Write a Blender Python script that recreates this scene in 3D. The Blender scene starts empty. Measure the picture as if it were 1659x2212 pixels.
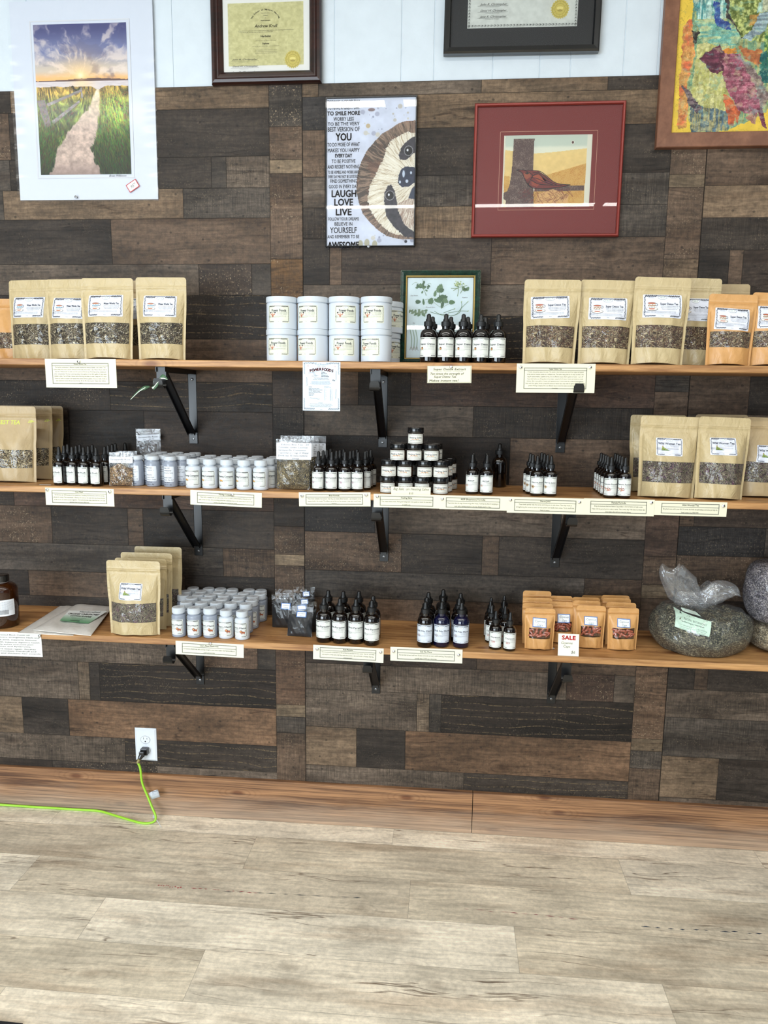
import bpy, math, random
import numpy as np
from mathutils import Vector, Matrix, Euler
random.seed(7)
PI = math.pi
C = bpy.context.scene.collection

# ------------------------------------------------------------------ camera, light, exposure
F_PX, CAM = 1581.68, (0.46935, -2.39057, 1.50270)
ROT = (1.41523759, -0.0111865708, 0.0863023236)
cd = bpy.data.cameras.new('camera'); cam = bpy.data.objects.new('camera', cd); C.objects.link(cam)
cam.location = CAM; cam.rotation_euler = Euler(ROT, 'XYZ')
cd.sensor_fit = 'VERTICAL'; cd.sensor_height = 36.0; cd.sensor_width = 36.0
cd.lens = F_PX * 36.0 / 2212.0; cd.clip_start = 0.05
bpy.context.scene.camera = cam
vs_ = bpy.context.scene.view_settings
vs_.view_transform = 'Standard'; vs_.look = 'None'; vs_.gamma = 1.0; vs_.use_curve_mapping = False
vs_.exposure = 0.22
wd = bpy.data.worlds.new('World'); bpy.context.scene.world = wd; wd.use_nodes = True
wd.node_tree.nodes['Background'].inputs[0].default_value = (0.80, 0.90, 1.0, 1)
wd.node_tree.nodes['Background'].inputs[1].default_value = 0.085

def area(name, loc, sx, sy, power, col, target=None):
    l = bpy.data.lights.new(name, 'AREA'); l.shape = 'RECTANGLE'; l.size = sx; l.size_y = sy
    l.energy = power; l.color = col
    o = bpy.data.objects.new(name, l); C.objects.link(o); o.location = loc
    if target is not None:
        o.rotation_euler = (Vector(target) - Vector(loc)).to_track_quat('-Z', 'Y').to_euler()
    return o
TUBE = (1.0, 0.98, 0.93)
for (xa, xb) in ((-2.42, 0.10), (0.20, 2.66)):
    area('ceiling_tube', ((xa+xb)/2, -1.76, 3.03), xb-xa, 0.085, 21, TUBE)
for (xa, xb) in ((-3.55, -1.02), (-0.95, 1.585), (1.66, 4.16)):
    area('ceiling_tube', ((xa+xb)/2, -3.87, 3.03), xb-xa, 0.10, 15, TUBE)
area('shop_window', (-1.9, -5.2, 1.35), 3.6, 2.1, 205, (0.80, 0.91, 1.0), (0.2, 0.0, 0.6))
area('shop_window', (2.6, -5.6, 1.35), 2.6, 2.1, 18, (0.82, 0.92, 1.0), (0.6, 0.0, 0.6))

# pixel of the photograph -> point of the room
RM = Euler(ROT, 'XYZ').to_matrix()
def ray(px, py):
    return RM @ Vector(((px-829.5)/F_PX, -(py-1106.0)/F_PX, -1.0))
def onY(px, py, Y=0.0):
    d = ray(px, py); t = (Y-CAM[1])/d.y; return Vector(CAM) + d*t
def onZ(px, py, Z=0.0):
    d = ray(px, py); t = (Z-CAM[2])/d.z; return Vector(CAM) + d*t
SH = {1: (1.6020, -0.0028), 2: (1.2245, -0.0010), 3: (0.7575, -0.0045)}
SD = 0.286
def shz(k, x): return SH[k][0] + SH[k][1]*x
def onS(k, px, py, dz=0.0):
    x = 0.4
    for _ in range(3):
        p = onZ(px, py, shz(k, x)+dz); x = p.x
    return p

# ------------------------------------------------------------------ colour and nodes
def lin(c):
    r = []
    for v in c[:3]:
        v = v/255.0; r.append(v/12.92 if v <= 0.04045 else ((v+0.055)/1.055)**2.4)
    return (r[0], r[1], r[2], 1.0)
def linarr(a):
    a = np.clip(a, 0, 255)/255.0
    return np.where(a <= 0.04045, a/12.92, ((a+0.055)/1.055)**2.4)
class NT:
    def __init__(s, name):
        s.m = bpy.data.materials.new(name); s.m.use_nodes = True; s.t = s.m.node_tree
        s.b = s.t.nodes['Principled BSDF']; s.out = s.t.nodes['Material Output']
    def new(s, ty, **kw):
        n = s.t.nodes.new(ty)
        for k, v in kw.items(): setattr(n, k, v)
        return n
    def put(s, sock, v):
        if hasattr(v, 'is_output'): s.t.links.new(v, sock)
        else: sock.default_value = v
    def attr(s, name): return s.new('ShaderNodeAttribute', attribute_name=name)
    def obj(s): return s.new('ShaderNodeTexCoord').outputs['Object']
    def uv(s, name='pl'): return s.new('ShaderNodeUVMap', uv_map=name).outputs[0]
    def vm(s, op, a, b=(0, 0, 0)):
        n = s.new('ShaderNodeVectorMath', operation=op); s.put(n.inputs[0], a)
        if op == 'SCALE': s.put(n.inputs['Scale'], b)
        else: s.put(n.inputs[1], b)
        return n.outputs[0]
    def ma(s, op, a, b=0.0, c=0.0, clamp=False):
        n = s.new('ShaderNodeMath', operation=op, use_clamp=clamp)
        s.put(n.inputs[0], a); s.put(n.inputs[1], b); s.put(n.inputs[2], c); return n.outputs[0]
    def noise(s, v, sc, det=3, ro=0.5, dist=0.0):
        n = s.new('ShaderNodeTexNoise'); s.put(n.inputs['Vector'], v); n.inputs['Scale'].default_value = sc
        n.inputs['Detail'].default_value = det; n.inputs['Roughness'].default_value = ro
        n.inputs['Distortion'].default_value = dist; return n
    def mr(s, v, a, b, c, d):
        n = s.new('ShaderNodeMapRange'); s.put(n.inputs[0], v)
        for i, x in enumerate((a, b, c, d)): s.put(n.inputs[i+1], x)
        return n.outputs[0]
    def mix(s, f, a, b, mode='MIX'):
        n = s.new('ShaderNodeMix', data_type='RGBA', blend_type=mode)
        s.put(n.inputs[0], f); s.put(n.inputs[6], a); s.put(n.inputs[7], b); return n.outputs[2]
    def sep(s, v):
        n = s.new('ShaderNodeSeparateXYZ'); s.put(n.inputs[0], v); return n.outputs
    def comb(s, x, y, z):
        n = s.new('ShaderNodeCombineXYZ')
        for i, q in enumerate((x, y, z)): s.put(n.inputs[i], q)
        return n.outputs[0]
    def bump(s, h, st, dist=0.001):
        n = s.new('ShaderNodeBump'); n.inputs['Strength'].default_value = st; n.inputs['Distance'].default_value = dist
        s.put(n.inputs['Height'], h); s.t.links.new(n.outputs[0], s.b.inputs['Normal']); return n.outputs[0]
    def set(s, **kw):
        for k, v in kw.items(): s.put(s.b.inputs[k.replace('_', ' ')], v)
        return s.m
def simple(name, c, rough=0.5, metal=0.0, bump=0.0, bsc=200, var=0.0, crease=0.0, **kw):
    n = NT(name); col = lin(c)
    if var:
        f = n.noise(n.obj(), bsc*0.15, 4).outputs[0]
        col = n.mix(n.mr(f, 0.3, 0.7, 0, 1), tuple(x*(1-var) for x in col[:3])+(1,), tuple(min(1, x*(1+var)) for x in col[:3])+(1,))
    n.set(Base_Color=col, Roughness=rough, Metallic=metal)
    for k, v in kw.items(): n.put(n.b.inputs[k.replace('_', ' ')], v)
    if bump and crease: n.bump(n.ma('ADD', n.ma('MULTIPLY', n.noise(n.obj(), bsc, 3).outputs[0], 0.10), n.noise(n.vm('MULTIPLY', n.obj(), (1, 1, 0.6)), 26, 3, 0.5, 1.2).outputs[0]), crease, 0.006)
    elif bump: n.bump(n.noise(n.obj(), bsc, 3).outputs[0], bump)
    return n.m

def mat_planks(name, streakcol, edge=0.0012, dark=0.45, rough=0.62, bumpst=0.5, grain=(7, 130), gl=(0.66, 1.36), spec=0.25, stain=0.55, furrow=0.16, fleck=(150, 132, 108), tint=(0.50, 0.472, 0.448, 1), split=0.75, band=0.6, lo3=0.68):
    n = NT(name); uv = n.uv('pl'); col = n.attr('Col').outputs['Color']; sty = n.sep(n.attr('Sty').outputs['Vector'])
    off = n.attr('Off').outputs['Vector']; siz = n.sep(n.attr('Siz').outputs['Vector'])
    P = n.vm('ADD', uv, n.vm('SCALE', off, 37.0))
    warp = n.noise(n.vm('MULTIPLY', P, (4, 9, 1)), 1.0, 2).outputs['Color']
    PW = n.vm('ADD', P, n.vm('MULTIPLY', n.vm('SUBTRACT', warp, (0.5, 0.5, 0.5)), (0, 0.05, 0)))
    g1 = n.noise(n.vm('MULTIPLY', PW, (grain[0], grain[1], 1)), 1.0, 5, 0.65).outputs[0]
    g2 = n.noise(n.vm('MULTIPLY', PW, (3.5, 8, 1)), 1.0, 4, 0.6).outputs[0]
    g3 = n.noise(n.vm('MULTIPLY', P, (60, 70, 1)), 1.0, 4, 0.7).outputs[0]
    saw = n.noise(n.vm('MULTIPLY', P, (520, 14, 1)), 1.0, 2, 0.6).outputs[0]
    v = n.ma('MULTIPLY', n.mr(g1, 0.3, 0.72, gl[0], gl[1]), n.mr(g2, 0.3, 0.7, gl[0], gl[1]))
    v = n.ma('MULTIPLY', v, n.mr(g3, 0.34, 0.66, lo3, 2-lo3))
    g4 = n.noise(n.vm('MULTIPLY', P, (2.2, 6.5, 1)), 1.0, 5, 0.7).outputs[0]
    v = n.ma('MULTIPLY', v, n.mr(g4, 0.36, 0.58, stain, 1.08))
    sawf = n.mr(n.ma('MULTIPLY', n.ma('SUBTRACT', saw, 0.5), sty[2]), -0.3, 0.3, 0.55, 1.45)
    v = n.ma('MULTIPLY', v, sawf)
    c = n.mix(1.0, col, n.comb(v, v, v), 'MULTIPLY'); c = n.mix(1.0, c, tint, 'MULTIPLY')
    # cathedral grain lines
    wv = n.new('ShaderNodeTexWave', wave_type='BANDS', bands_direction='Y'); n.put(wv.inputs['Vector'], n.vm('MULTIPLY', PW, (1.6, 11, 1)))
    wv.inputs['Scale'].default_value = 1.1; wv.inputs['Distortion'].default_value = 5.5; wv.inputs['Detail'].default_value = 2; wv.inputs['Detail Scale'].default_value = 0.7
    ln = n.mr(wv.outputs[0], 0.955, 0.998, 0, 0.6)
    brk = n.mr(n.noise(n.vm('MULTIPLY', P, (120, 40, 1)), 1.0, 3, 0.7).outputs[0], 0.42, 0.58, 0, 1)
    c = n.mix(n.ma('MULTIPLY', n.ma('MULTIPLY', ln, brk), sty[0]), c, lin(streakcol))
    lo = n.mr(wv.outputs[0], 0.0, 0.09, 1, 0)
    c = n.mix(n.ma('MULTIPLY', lo, furrow), c, n.mix(1.0, c, (0.42, 0.36, 0.32, 1), 'MULTIPLY'))
    # pale flecks left by the saw
    fl = n.mr(n.noise(n.vm('MULTIPLY', P, (230, 170, 1)), 1.0, 2, 0.6).outputs[0], 0.60, 0.68, 0, 1)
    flm = n.mr(n.noise(n.vm('MULTIPLY', P, (10, 16, 1)), 1.0, 2).outputs[0], 0.42, 0.62, 0, 1)
    c = n.mix(n.ma('MULTIPLY', n.ma('MULTIPLY', fl, flm), n.ma('ADD', sty[1], 0.10)), c, lin(fleck))
    # splits: thin dark broken lines along the grain, and a second set of stains
    sp = n.noise(n.vm('MULTIPLY', PW, (1.3, 24, 1)), 1.0, 3, 0.55).outputs[0]
    spl = n.mr(n.ma('ABSOLUTE', n.ma('SUBTRACT', sp, 0.5)), 0.0, 0.013, 1, 0)
    spm = n.mr(n.noise(n.vm('MULTIPLY', P, (3.0, 9, 1)), 1.0, 2).outputs[0], 0.47, 0.60, 0, 1)
    c = n.mix(n.ma('MULTIPLY', n.ma('MULTIPLY', spl, spm), split), c, n.mix(1.0, c, (0.26, 0.21, 0.18, 1), 'MULTIPLY'))
    g5 = n.noise(n.vm('MULTIPLY', P, (1.6, 13, 1)), 1.0, 4, 0.6).outputs[0]
    c = n.mix(n.mr(g5, 0.52, 0.66, 0, band), c, n.mix(1.0, c, (0.62, 0.55, 0.50, 1), 'MULTIPLY'))
    # knots and nail holes
    vo = n.new('ShaderNodeTexVoronoi', feature='F1', voronoi_dimensions='2D'); n.put(vo.inputs['Vector'], n.vm('MULTIPLY', PW, (1.9, 4.2, 1))); vo.inputs['Scale'].default_value = 1.0
    kn = n.mr(vo.outputs['Distance'], 0.02, 0.075, 1, 0)
    ring = n.mr(n.ma('SINE', n.ma('MULTIPLY', vo.outputs['Distance'], 150)), 0.2, 1, 0, 1)
    kr = n.ma('MULTIPLY', n.mr(vo.outputs['Distance'], 0.06, 0.22, 1, 0), ring)
    c = n.mix(n.ma('MULTIPLY', n.ma('MAXIMUM', kn, n.ma('MULTIPLY', kr, 0.5)), dark+0.2), c, n.mix(1.0, c, (0.30, 0.25, 0.22, 1), 'MULTIPLY'))
    vo2 = n.new('ShaderNodeTexVoronoi', feature='F1', voronoi_dimensions='2D'); n.put(vo2.inputs['Vector'], n.vm('MULTIPLY', P, (9, 11, 1))); vo2.inputs['Scale'].default_value = 1.0
    nh = n.mr(vo2.outputs['Distance'], 0.028, 0.045, 1, 0)
    c = n.mix(n.ma('MULTIPLY', nh, max(0, dark-0.16)*2.0), c, (0.008, 0.007, 0.006, 1))
    # seams
    u, w = n.sep(uv)[0], n.sep(uv)[1]
    d = n.ma('MINIMUM', n.ma('MINIMUM', u, n.ma('SUBTRACT', siz[0], u)), n.ma('MINIMUM', w, n.ma('SUBTRACT', siz[1], w)))
    e = n.mr(d, edge*0.4, edge, 1, 0)
    c = n.mix(n.ma('MULTIPLY', e, dark+0.2), c, (0.01, 0.009, 0.008, 1))
    h = n.ma('SUBTRACT', n.ma('ADD', n.ma('ADD', n.ma('MULTIPLY', g1, 0.6), n.ma('MULTIPLY', g3, 0.8)), n.ma('MULTIPLY', saw, n.ma('MULTIPLY', sty[2], 0.5))), n.ma('MULTIPLY', e, 0.8))
    n.bump(h, bumpst, 0.0015)
    return n.set(Base_Color=c, Roughness=n.mr(g3, 0.3, 0.7, rough-0.08, rough+0.1), Specular_IOR_Level=spec)

def mat_wood(name, c1, c2, scale=(5, 60, 90), rough=0.45, bumpst=0.15, knots=0.0, wear=None):
    n = NT(name); P = n.obj()
    wp = n.noise(n.vm('MULTIPLY', P, (2.5, 6, 6)), 1.0, 2).outputs['Color']
    PW = n.vm('ADD', P, n.vm('MULTIPLY', n.vm('SUBTRACT', wp, (0.5, 0.5, 0.5)), (0, 0.014, 0.014)))
    a = n.noise(n.vm('MULTIPLY', PW, scale), 1.0, 5, 0.65).outputs[0]
    b = n.noise(n.vm('MULTIPLY', PW, (scale[0]*.4, scale[1]*.12, scale[2]*.12)), 1.0, 3).outputs[0]
    c = n.mix(n.mr(n.ma('ADD', n.ma('MULTIPLY', a, 0.6), n.ma('MULTIPLY', b, 0.4)), 0.40, 0.60, 0, 1), lin(c1), lin(c2))
    if knots:
        q_ = n.sep(PW); vo = n.new('ShaderNodeTexVoronoi', voronoi_dimensions='2D'); n.put(vo.inputs['Vector'], n.comb(n.ma('MULTIPLY', q_[0], 2.4), n.ma('MULTIPLY', n.ma('ADD', q_[1], q_[2]), 6.0), 0.0)); vo.inputs['Scale'].default_value = 1.0
        k = n.ma('MAXIMUM', n.mr(vo.outputs['Distance'], 0.03, 0.075, 1, 0), n.ma('MULTIPLY', n.mr(vo.outputs['Distance'], 0.07, 0.26, 0.7, 0), n.mr(n.ma('SINE', n.ma('MULTIPLY', vo.outputs['Distance'], 130)), 0, 1, 0, 0.5)))
        c = n.mix(n.ma('MULTIPLY', k, knots), c, n.mix(1.0, c, (0.35, 0.2, 0.13, 1), 'MULTIPLY'))
    if wear:
        z = n.sep(P)[2]; wn = n.noise(n.vm('MULTIPLY', P, (5, 5, 30)), 1.0, 4, 0.6).outputs[0]
        f = n.ma('MULTIPLY', n.mr(n.ma('ADD', z, n.ma('MULTIPLY', n.ma('SUBTRACT', wn, 0.5), 0.09)), 0.02, 0.10, 1, 0), 0.55)
        gw = n.mr(a, 0.35, 0.65, 0.66, 1.12); c = n.mix(f, c, n.mix(1.0, lin(wear), n.comb(gw, gw, gw), 'MULTIPLY'))
    n.bump(a, bumpst)
    return n.set(Base_Color=c, Roughness=rough)

def mat_ink(name='printed_paper', rough=0.5, coat=0.0):
    n = NT(name); n.set(Base_Color=n.attr('Col').outputs['Color'], Roughness=rough)
    n.b.inputs['Coat Weight'].default_value = coat; n.b.inputs['Coat Roughness'].default_value = 0.15
    n.bump(n.noise(n.obj(), 90, 3).outputs[0], 0.06)
    return n.m
def mat_film(name, fac=0.10, tint=(1, 1, 1), rough=0.07, wr=0.9, sc=34, milk=0.0, crinkle=0.0, face=0.32):
    n = NT(name); t = n.t; t.nodes.remove(n.b)
    tr = n.new('ShaderNodeBsdfTransparent'); tr.inputs[0].default_value = (*tint, 1)
    gl = n.new('ShaderNodeBsdfGlossy'); gl.inputs['Roughness'].default_value = rough
    bp = n.new('ShaderNodeBump'); bp.inputs['Strength'].default_value = wr; bp.inputs['Distance'].default_value = 0.006
    hh = n.noise(n.obj(), sc, 3, 0.55, 0.9).outputs[0]
    if crinkle:
        vc = n.new('ShaderNodeTexVoronoi', feature='DISTANCE_TO_EDGE'); n.put(vc.inputs['Vector'], n.vm('ADD', n.vm('MULTIPLY', n.obj(), (22, 22, 14)), n.vm('SCALE', n.noise(n.obj(), 12, 2).outputs['Color'], 1.6))); vc.inputs['Scale'].default_value = 1.0
        hh = n.ma('ADD', n.ma('MULTIPLY', hh, 0.35), n.ma('MULTIPLY', n.ma('MINIMUM', vc.outputs['Distance'], 0.35), crinkle))
    n.put(bp.inputs['Height'], hh); t.links.new(bp.outputs[0], gl.inputs['Normal'])
    lw = n.new('ShaderNodeLayerWeight'); lw.inputs['Blend'].default_value = 0.25
    f = n.ma('ADD', n.ma('MULTIPLY', lw.outputs['Facing'], face), fac, clamp=True)
    mx = n.new('ShaderNodeMixShader'); n.put(mx.inputs[0], f); t.links.new(tr.outputs[0], mx.inputs[1]); t.links.new(gl.outputs[0], mx.inputs[2])
    last = mx
    if milk:
        df = n.new('ShaderNodeBsdfDiffuse'); df.inputs[0].default_value = (0.72, 0.76, 0.80, 1)
        m2 = n.new('ShaderNodeMixShader'); m2.inputs[0].default_value = milk
        t.links.new(mx.outputs[0], m2.inputs[1]); t.links.new(df.outputs[0], m2.inputs[2]); last = m2
    t.links.new(last.outputs[0], n.out.inputs[0]); return n.m
def mat_glass_pane(name, fac=0.045):
    n = NT(name); t = n.t; t.nodes.remove(n.b)
    tr = n.new('ShaderNodeBsdfTransparent'); gl = n.new('ShaderNodeBsdfGlossy'); gl.inputs['Roughness'].default_value = 0.012
    fr = n.new('ShaderNodeFresnel'); fr.inputs[0].default_value = 1.5
    mx = n.new('ShaderNodeMixShader'); n.put(mx.inputs[0], n.ma('ADD', fr.outputs[0], fac-0.04, clamp=True))
    t.links.new(tr.outputs[0], mx.inputs[1]); t.links.new(gl.outputs[0], mx.inputs[2]); t.links.new(mx.outputs[0], n.out.inputs[0]); return n.m
def mat_herb(name, cols, sc=240, flecks=(205, 190, 150), bumpst=0.8, stretch=3.2, coat=0.0, ff=0.5, dist=0.06):
    ff = ff*0.80
    n = NT(name); P = n.obj()
    w = n.noise(P, 28, 2).outputs['Color']
    P1 = n.vm('ADD', P, n.vm('SCALE', n.vm('SUBTRACT', w, (0.5, 0.5, 0.5)), dist))
    v1 = n.new('ShaderNodeTexVoronoi'); n.put(v1.inputs['Vector'], n.vm('MULTIPLY', P1, (sc, sc, sc*stretch))); v1.inputs['Scale'].default_value = 1.0
    v2 = n.new('ShaderNodeTexVoronoi'); n.put(v2.inputs['Vector'], n.vm('MULTIPLY', P1, (sc*stretch, sc, sc*0.9))); v2.inputs['Scale'].default_value = 1.0
    v3 = n.new('ShaderNodeTexVoronoi'); n.put(v3.inputs['Vector'], n.vm('SCALE', P1, sc*1.3)); v3.inputs['Scale'].default_value = 1.0
    r1 = n.sep(v1.outputs['Color'])[0]; r2 = n.sep(v2.outputs['Color'])[0]; r3 = n.sep(v3.outputs['Color'])[0]
    cr = n.new('ShaderNodeValToRGB'); cr.color_ramp.interpolation = 'CONSTANT'; n.put(cr.inputs[0], r3)
    el = cr.color_ramp.elements; el[0].color = lin(cols[0]); el[0].position = 0; el[1].color = lin(cols[1]); el[1].position = 1.0/len(cols)
    for i, c in enumerate(cols[2:]): e = el.new((i+2)/len(cols)); e.color = lin(c)
    c = cr.outputs[0]
    c = n.mix(n.mr(r1, 1-ff*0.30, 1-ff*0.30+0.01, 0, 1), c, lin(flecks))
    c = n.mix(n.mr(r2, 1-ff*0.24, 1-ff*0.24+0.01, 0, 1), c, lin(tuple(x*0.82 for x in flecks)))
    gap = n.mr(v3.outputs['Distance'], 0.35, 0.75, 1, 0.25)
    c = n.mix(1.0, c, n.comb(gap, gap, gap), 'MULTIPLY'); lf = n.mr(n.noise(P, 60, 3).outputs[0], 0.35, 0.65, 0.70, 1.2); c = n.mix(1.0, c, n.comb(lf, lf, lf), 'MULTIPLY')
    n.bump(n.ma('SUBTRACT', n.ma('MULTIPLY', r1, 0.5), v3.outputs['Distance']), bumpst, 0.002)
    n.b.inputs['Coat Weight'].default_value = coat; n.b.inputs['Coat Roughness'].default_value = 0.1
    return n.set(Base_Color=c, Roughness=0.8)

M = {}
M['panel'] = mat_planks('barnwood_print', (132, 112, 82), spec=0.3, bumpst=0.8)
M['floor'] = mat_planks('vinyl_floor', (150, 132, 108), edge=0.0011, dark=0.16, rough=0.42, bumpst=0.12, grain=(5, 85), gl=(0.80, 1.16), spec=0.4, stain=0.80, furrow=0.09, tint=(1.06, 1.01, 0.92, 1), split=0.95, band=0.62, lo3=0.86)
M['white_wall'] = simple('painted_panelling', (207, 216, 223), 0.55, bump=0.35, bsc=120, var=0.03)
M['groove'] = simple('panel_groove', (150, 160, 168), 0.7)
M['shelf'] = mat_wood('shelf_pine', (138, 94, 54), (200, 152, 98), scale=(5, 60, 90), knots=0.75)
M['base'] = mat_wood('reclaimed_fir', (84, 55, 37), (172, 127, 88), scale=(3, 90, 170), rough=0.65, bumpst=0.4, knots=0.8, wear=(190, 170, 148))
M['ceil'] = simple('ceiling_paint', (225, 225, 222), 0.8)
M['ink'] = mat_ink(); M['gloss_ink'] = mat_ink('photo_print', 0.7, 0.0); M['matte_ink'] = mat_ink('matte_print', 0.8)
M['black_metal'] = simple('black_powder_coat', (13, 14, 16), 0.34, 0.0, bump=0.05)
M['screw'] = simple('screw_steel', (120, 120, 120), 0.35, 1.0)
M['chrome'] = simple('chrome_pin', (225, 225, 228), 0.12, 1.0)
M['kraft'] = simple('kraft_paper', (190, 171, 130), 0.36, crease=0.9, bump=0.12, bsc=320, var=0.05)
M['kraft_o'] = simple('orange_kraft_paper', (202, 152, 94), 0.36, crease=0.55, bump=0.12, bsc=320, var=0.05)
M['kraft_d'] = simple('brown_and_shaded_kraft_paper', (176, 154, 116), 0.42, crease=0.5, bump=0.12, bsc=320, var=0.05)  # brown pouches' own colour; also shade painted into the rear tan pouches
M['film'] = mat_film('clear_window_film', 0.035, sc=30)
M['bagfilm'] = mat_film('clear_zip_bag_film', 0.06, sc=40, milk=0.02)
M['plume'] = mat_film('clear_poly_film', 0.07, rough=0.12, sc=24, wr=0.8, milk=0.07, crinkle=1.4, face=.42)
M['film_dark'] = mat_film('powder_bag_film', 0.02, sc=30, wr=0.6, face=0.18, crinkle=1.0)
M['pane'] = mat_glass_pane('picture_glass')
M['amber'] = simple('dark_amber_glass', (12, 6, 4), 0.05, Coat_Weight=0.6, Coat_Roughness=0.02)
M['amber_l'] = simple('amber_glass', (40, 21, 10), 0.05, Coat_Weight=0.6)
M['cobalt'] = simple('cobalt_glass', (12, 14, 44), 0.06, Coat_Weight=0.6)
M['rubber'] = simple('black_rubber', (13, 14, 15), 0.42)
M['blackcap'] = simple('black_plastic', (18, 18, 19), 0.18, Coat_Weight=0.3)
M['white_pl'] = simple('white_plastic', (206, 213, 221), 0.3)
M['white_cap'] = simple('white_ribbed_plastic', (202, 209, 216), 0.42)
M['grey_pl'] = simple('grey_filled_plastic', (150, 158, 172), 0.22, var=0.12, bsc=60)
M['h_brown'] = mat_herb('brown_dried_herbs', [(92, 70, 56), (118, 92, 72), (142, 114, 86), (96, 68, 60)], ff=0.7)
M['h_water'] = mat_herb('dark_dried_herbs', [(84, 70, 54), (58, 48, 38), (116, 98, 74), (70, 60, 46)], flecks=(216, 204, 168), ff=0.7)
M['h_wild'] = mat_herb('purple_green_dried_herbs', [(104, 94, 80), (124, 116, 96), (90, 70, 78), (140, 130, 110), (112, 76, 94)], flecks=(176, 168, 140), sc=260, ff=0.8)
M['h_straw'] = mat_herb('straw_dried_herbs', [(90, 74, 52), (124, 104, 76), (62, 50, 38), (146, 126, 92)], flecks=(222, 206, 166), sc=210, ff=1.0)
M['h_root'] = mat_herb('chopped_root', [(98, 68, 44), (126, 94, 60), (72, 48, 32), (150, 116, 76)], flecks=(216, 180, 130), sc=210, ff=1.0)
M['h_tea'] = mat_herb('olive_tea_herbs', [(84, 72, 44), (110, 96, 58), (60, 50, 32), (132, 116, 76)], flecks=(196, 176, 124), sc=300, ff=0.8)
M['h_green'] = mat_herb('grey_green_bulk_herb', [(66, 68, 52), (86, 86, 68), (46, 48, 38), (110, 106, 84)], flecks=(180, 174, 140), sc=210, ff=0.6, dist=0.015, bumpst=0.9)
M['h_lav'] = mat_herb('grey_lavender_bulk_herb', [(122, 118, 128), (96, 92, 106), (150, 146, 152), (78, 76, 88)], flecks=(196, 190, 190), sc=230, ff=0.7, dist=0.015, bumpst=0.8)
M['h_oat'] = mat_herb('beige_bulk_herb', [(150, 134, 104), (176, 160, 128), (122, 106, 80), (192, 178, 148)], flecks=(216, 204, 176), sc=220, ff=0.6, dist=0.015, bumpst=0.8)
M['powder'] = simple('black_charcoal_powder', (16, 16, 19), 0.7, bump=0.3, bsc=300, Coat_Weight=0.1)
M['capsule'] = simple('red_brown_capsule', (160, 84, 60), 0.25, Coat_Weight=0.5)
M['dark_in'] = simple('pouch_inside', (120, 84, 52), 0.8)
M['cloth'] = simple('unbleached_cotton', (240, 236, 230), 0.6, bump=0.5, bsc=60, crease=0.4, Coat_Weight=0.5, Coat_Roughness=0.15)
M['leaf'] = simple('leaf_green', (70, 104, 74), 0.5)
M['white_leaf'] = simple('leaf_white', (222, 230, 216), 0.5)
M['outlet'] = simple('white_outlet_plastic', (226, 233, 240), 0.28)
M['slot'] = simple('outlet_slot', (40, 40, 42), 0.6)
M['cord'] = simple('lime_cord_jacket', (158, 214, 58), 0.4)
M['brass'] = simple('plug_ferrule', (150, 140, 96), 0.4, 0.5)
M['mahog'] = mat_wood('dark_mahogany', (26, 12, 10), (52, 24, 18), rough=0.3)
M['blackframe'] = simple('black_lacquer', (14, 15, 17), 0.22, Coat_Weight=0.4)
M['red_metal'] = simple('red_metal_moulding', (132, 50, 42), 0.35, 0.2)
M['walnut'] = mat_wood('brown_picture_wood', (112, 72, 52), (136, 92, 68), scale=(30, 30, 30), rough=0.5)
M['green_frame'] = simple('green_marbled_lacquer', (12, 44, 34), 0.25, var=0.5, bsc=400)
M['gold'] = simple('gold_beading', (146, 122, 66), 0.4, 0.7)
M['mat_black'] = simple('floor_mat_rubber', (26, 26, 28), 0.9)

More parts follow.
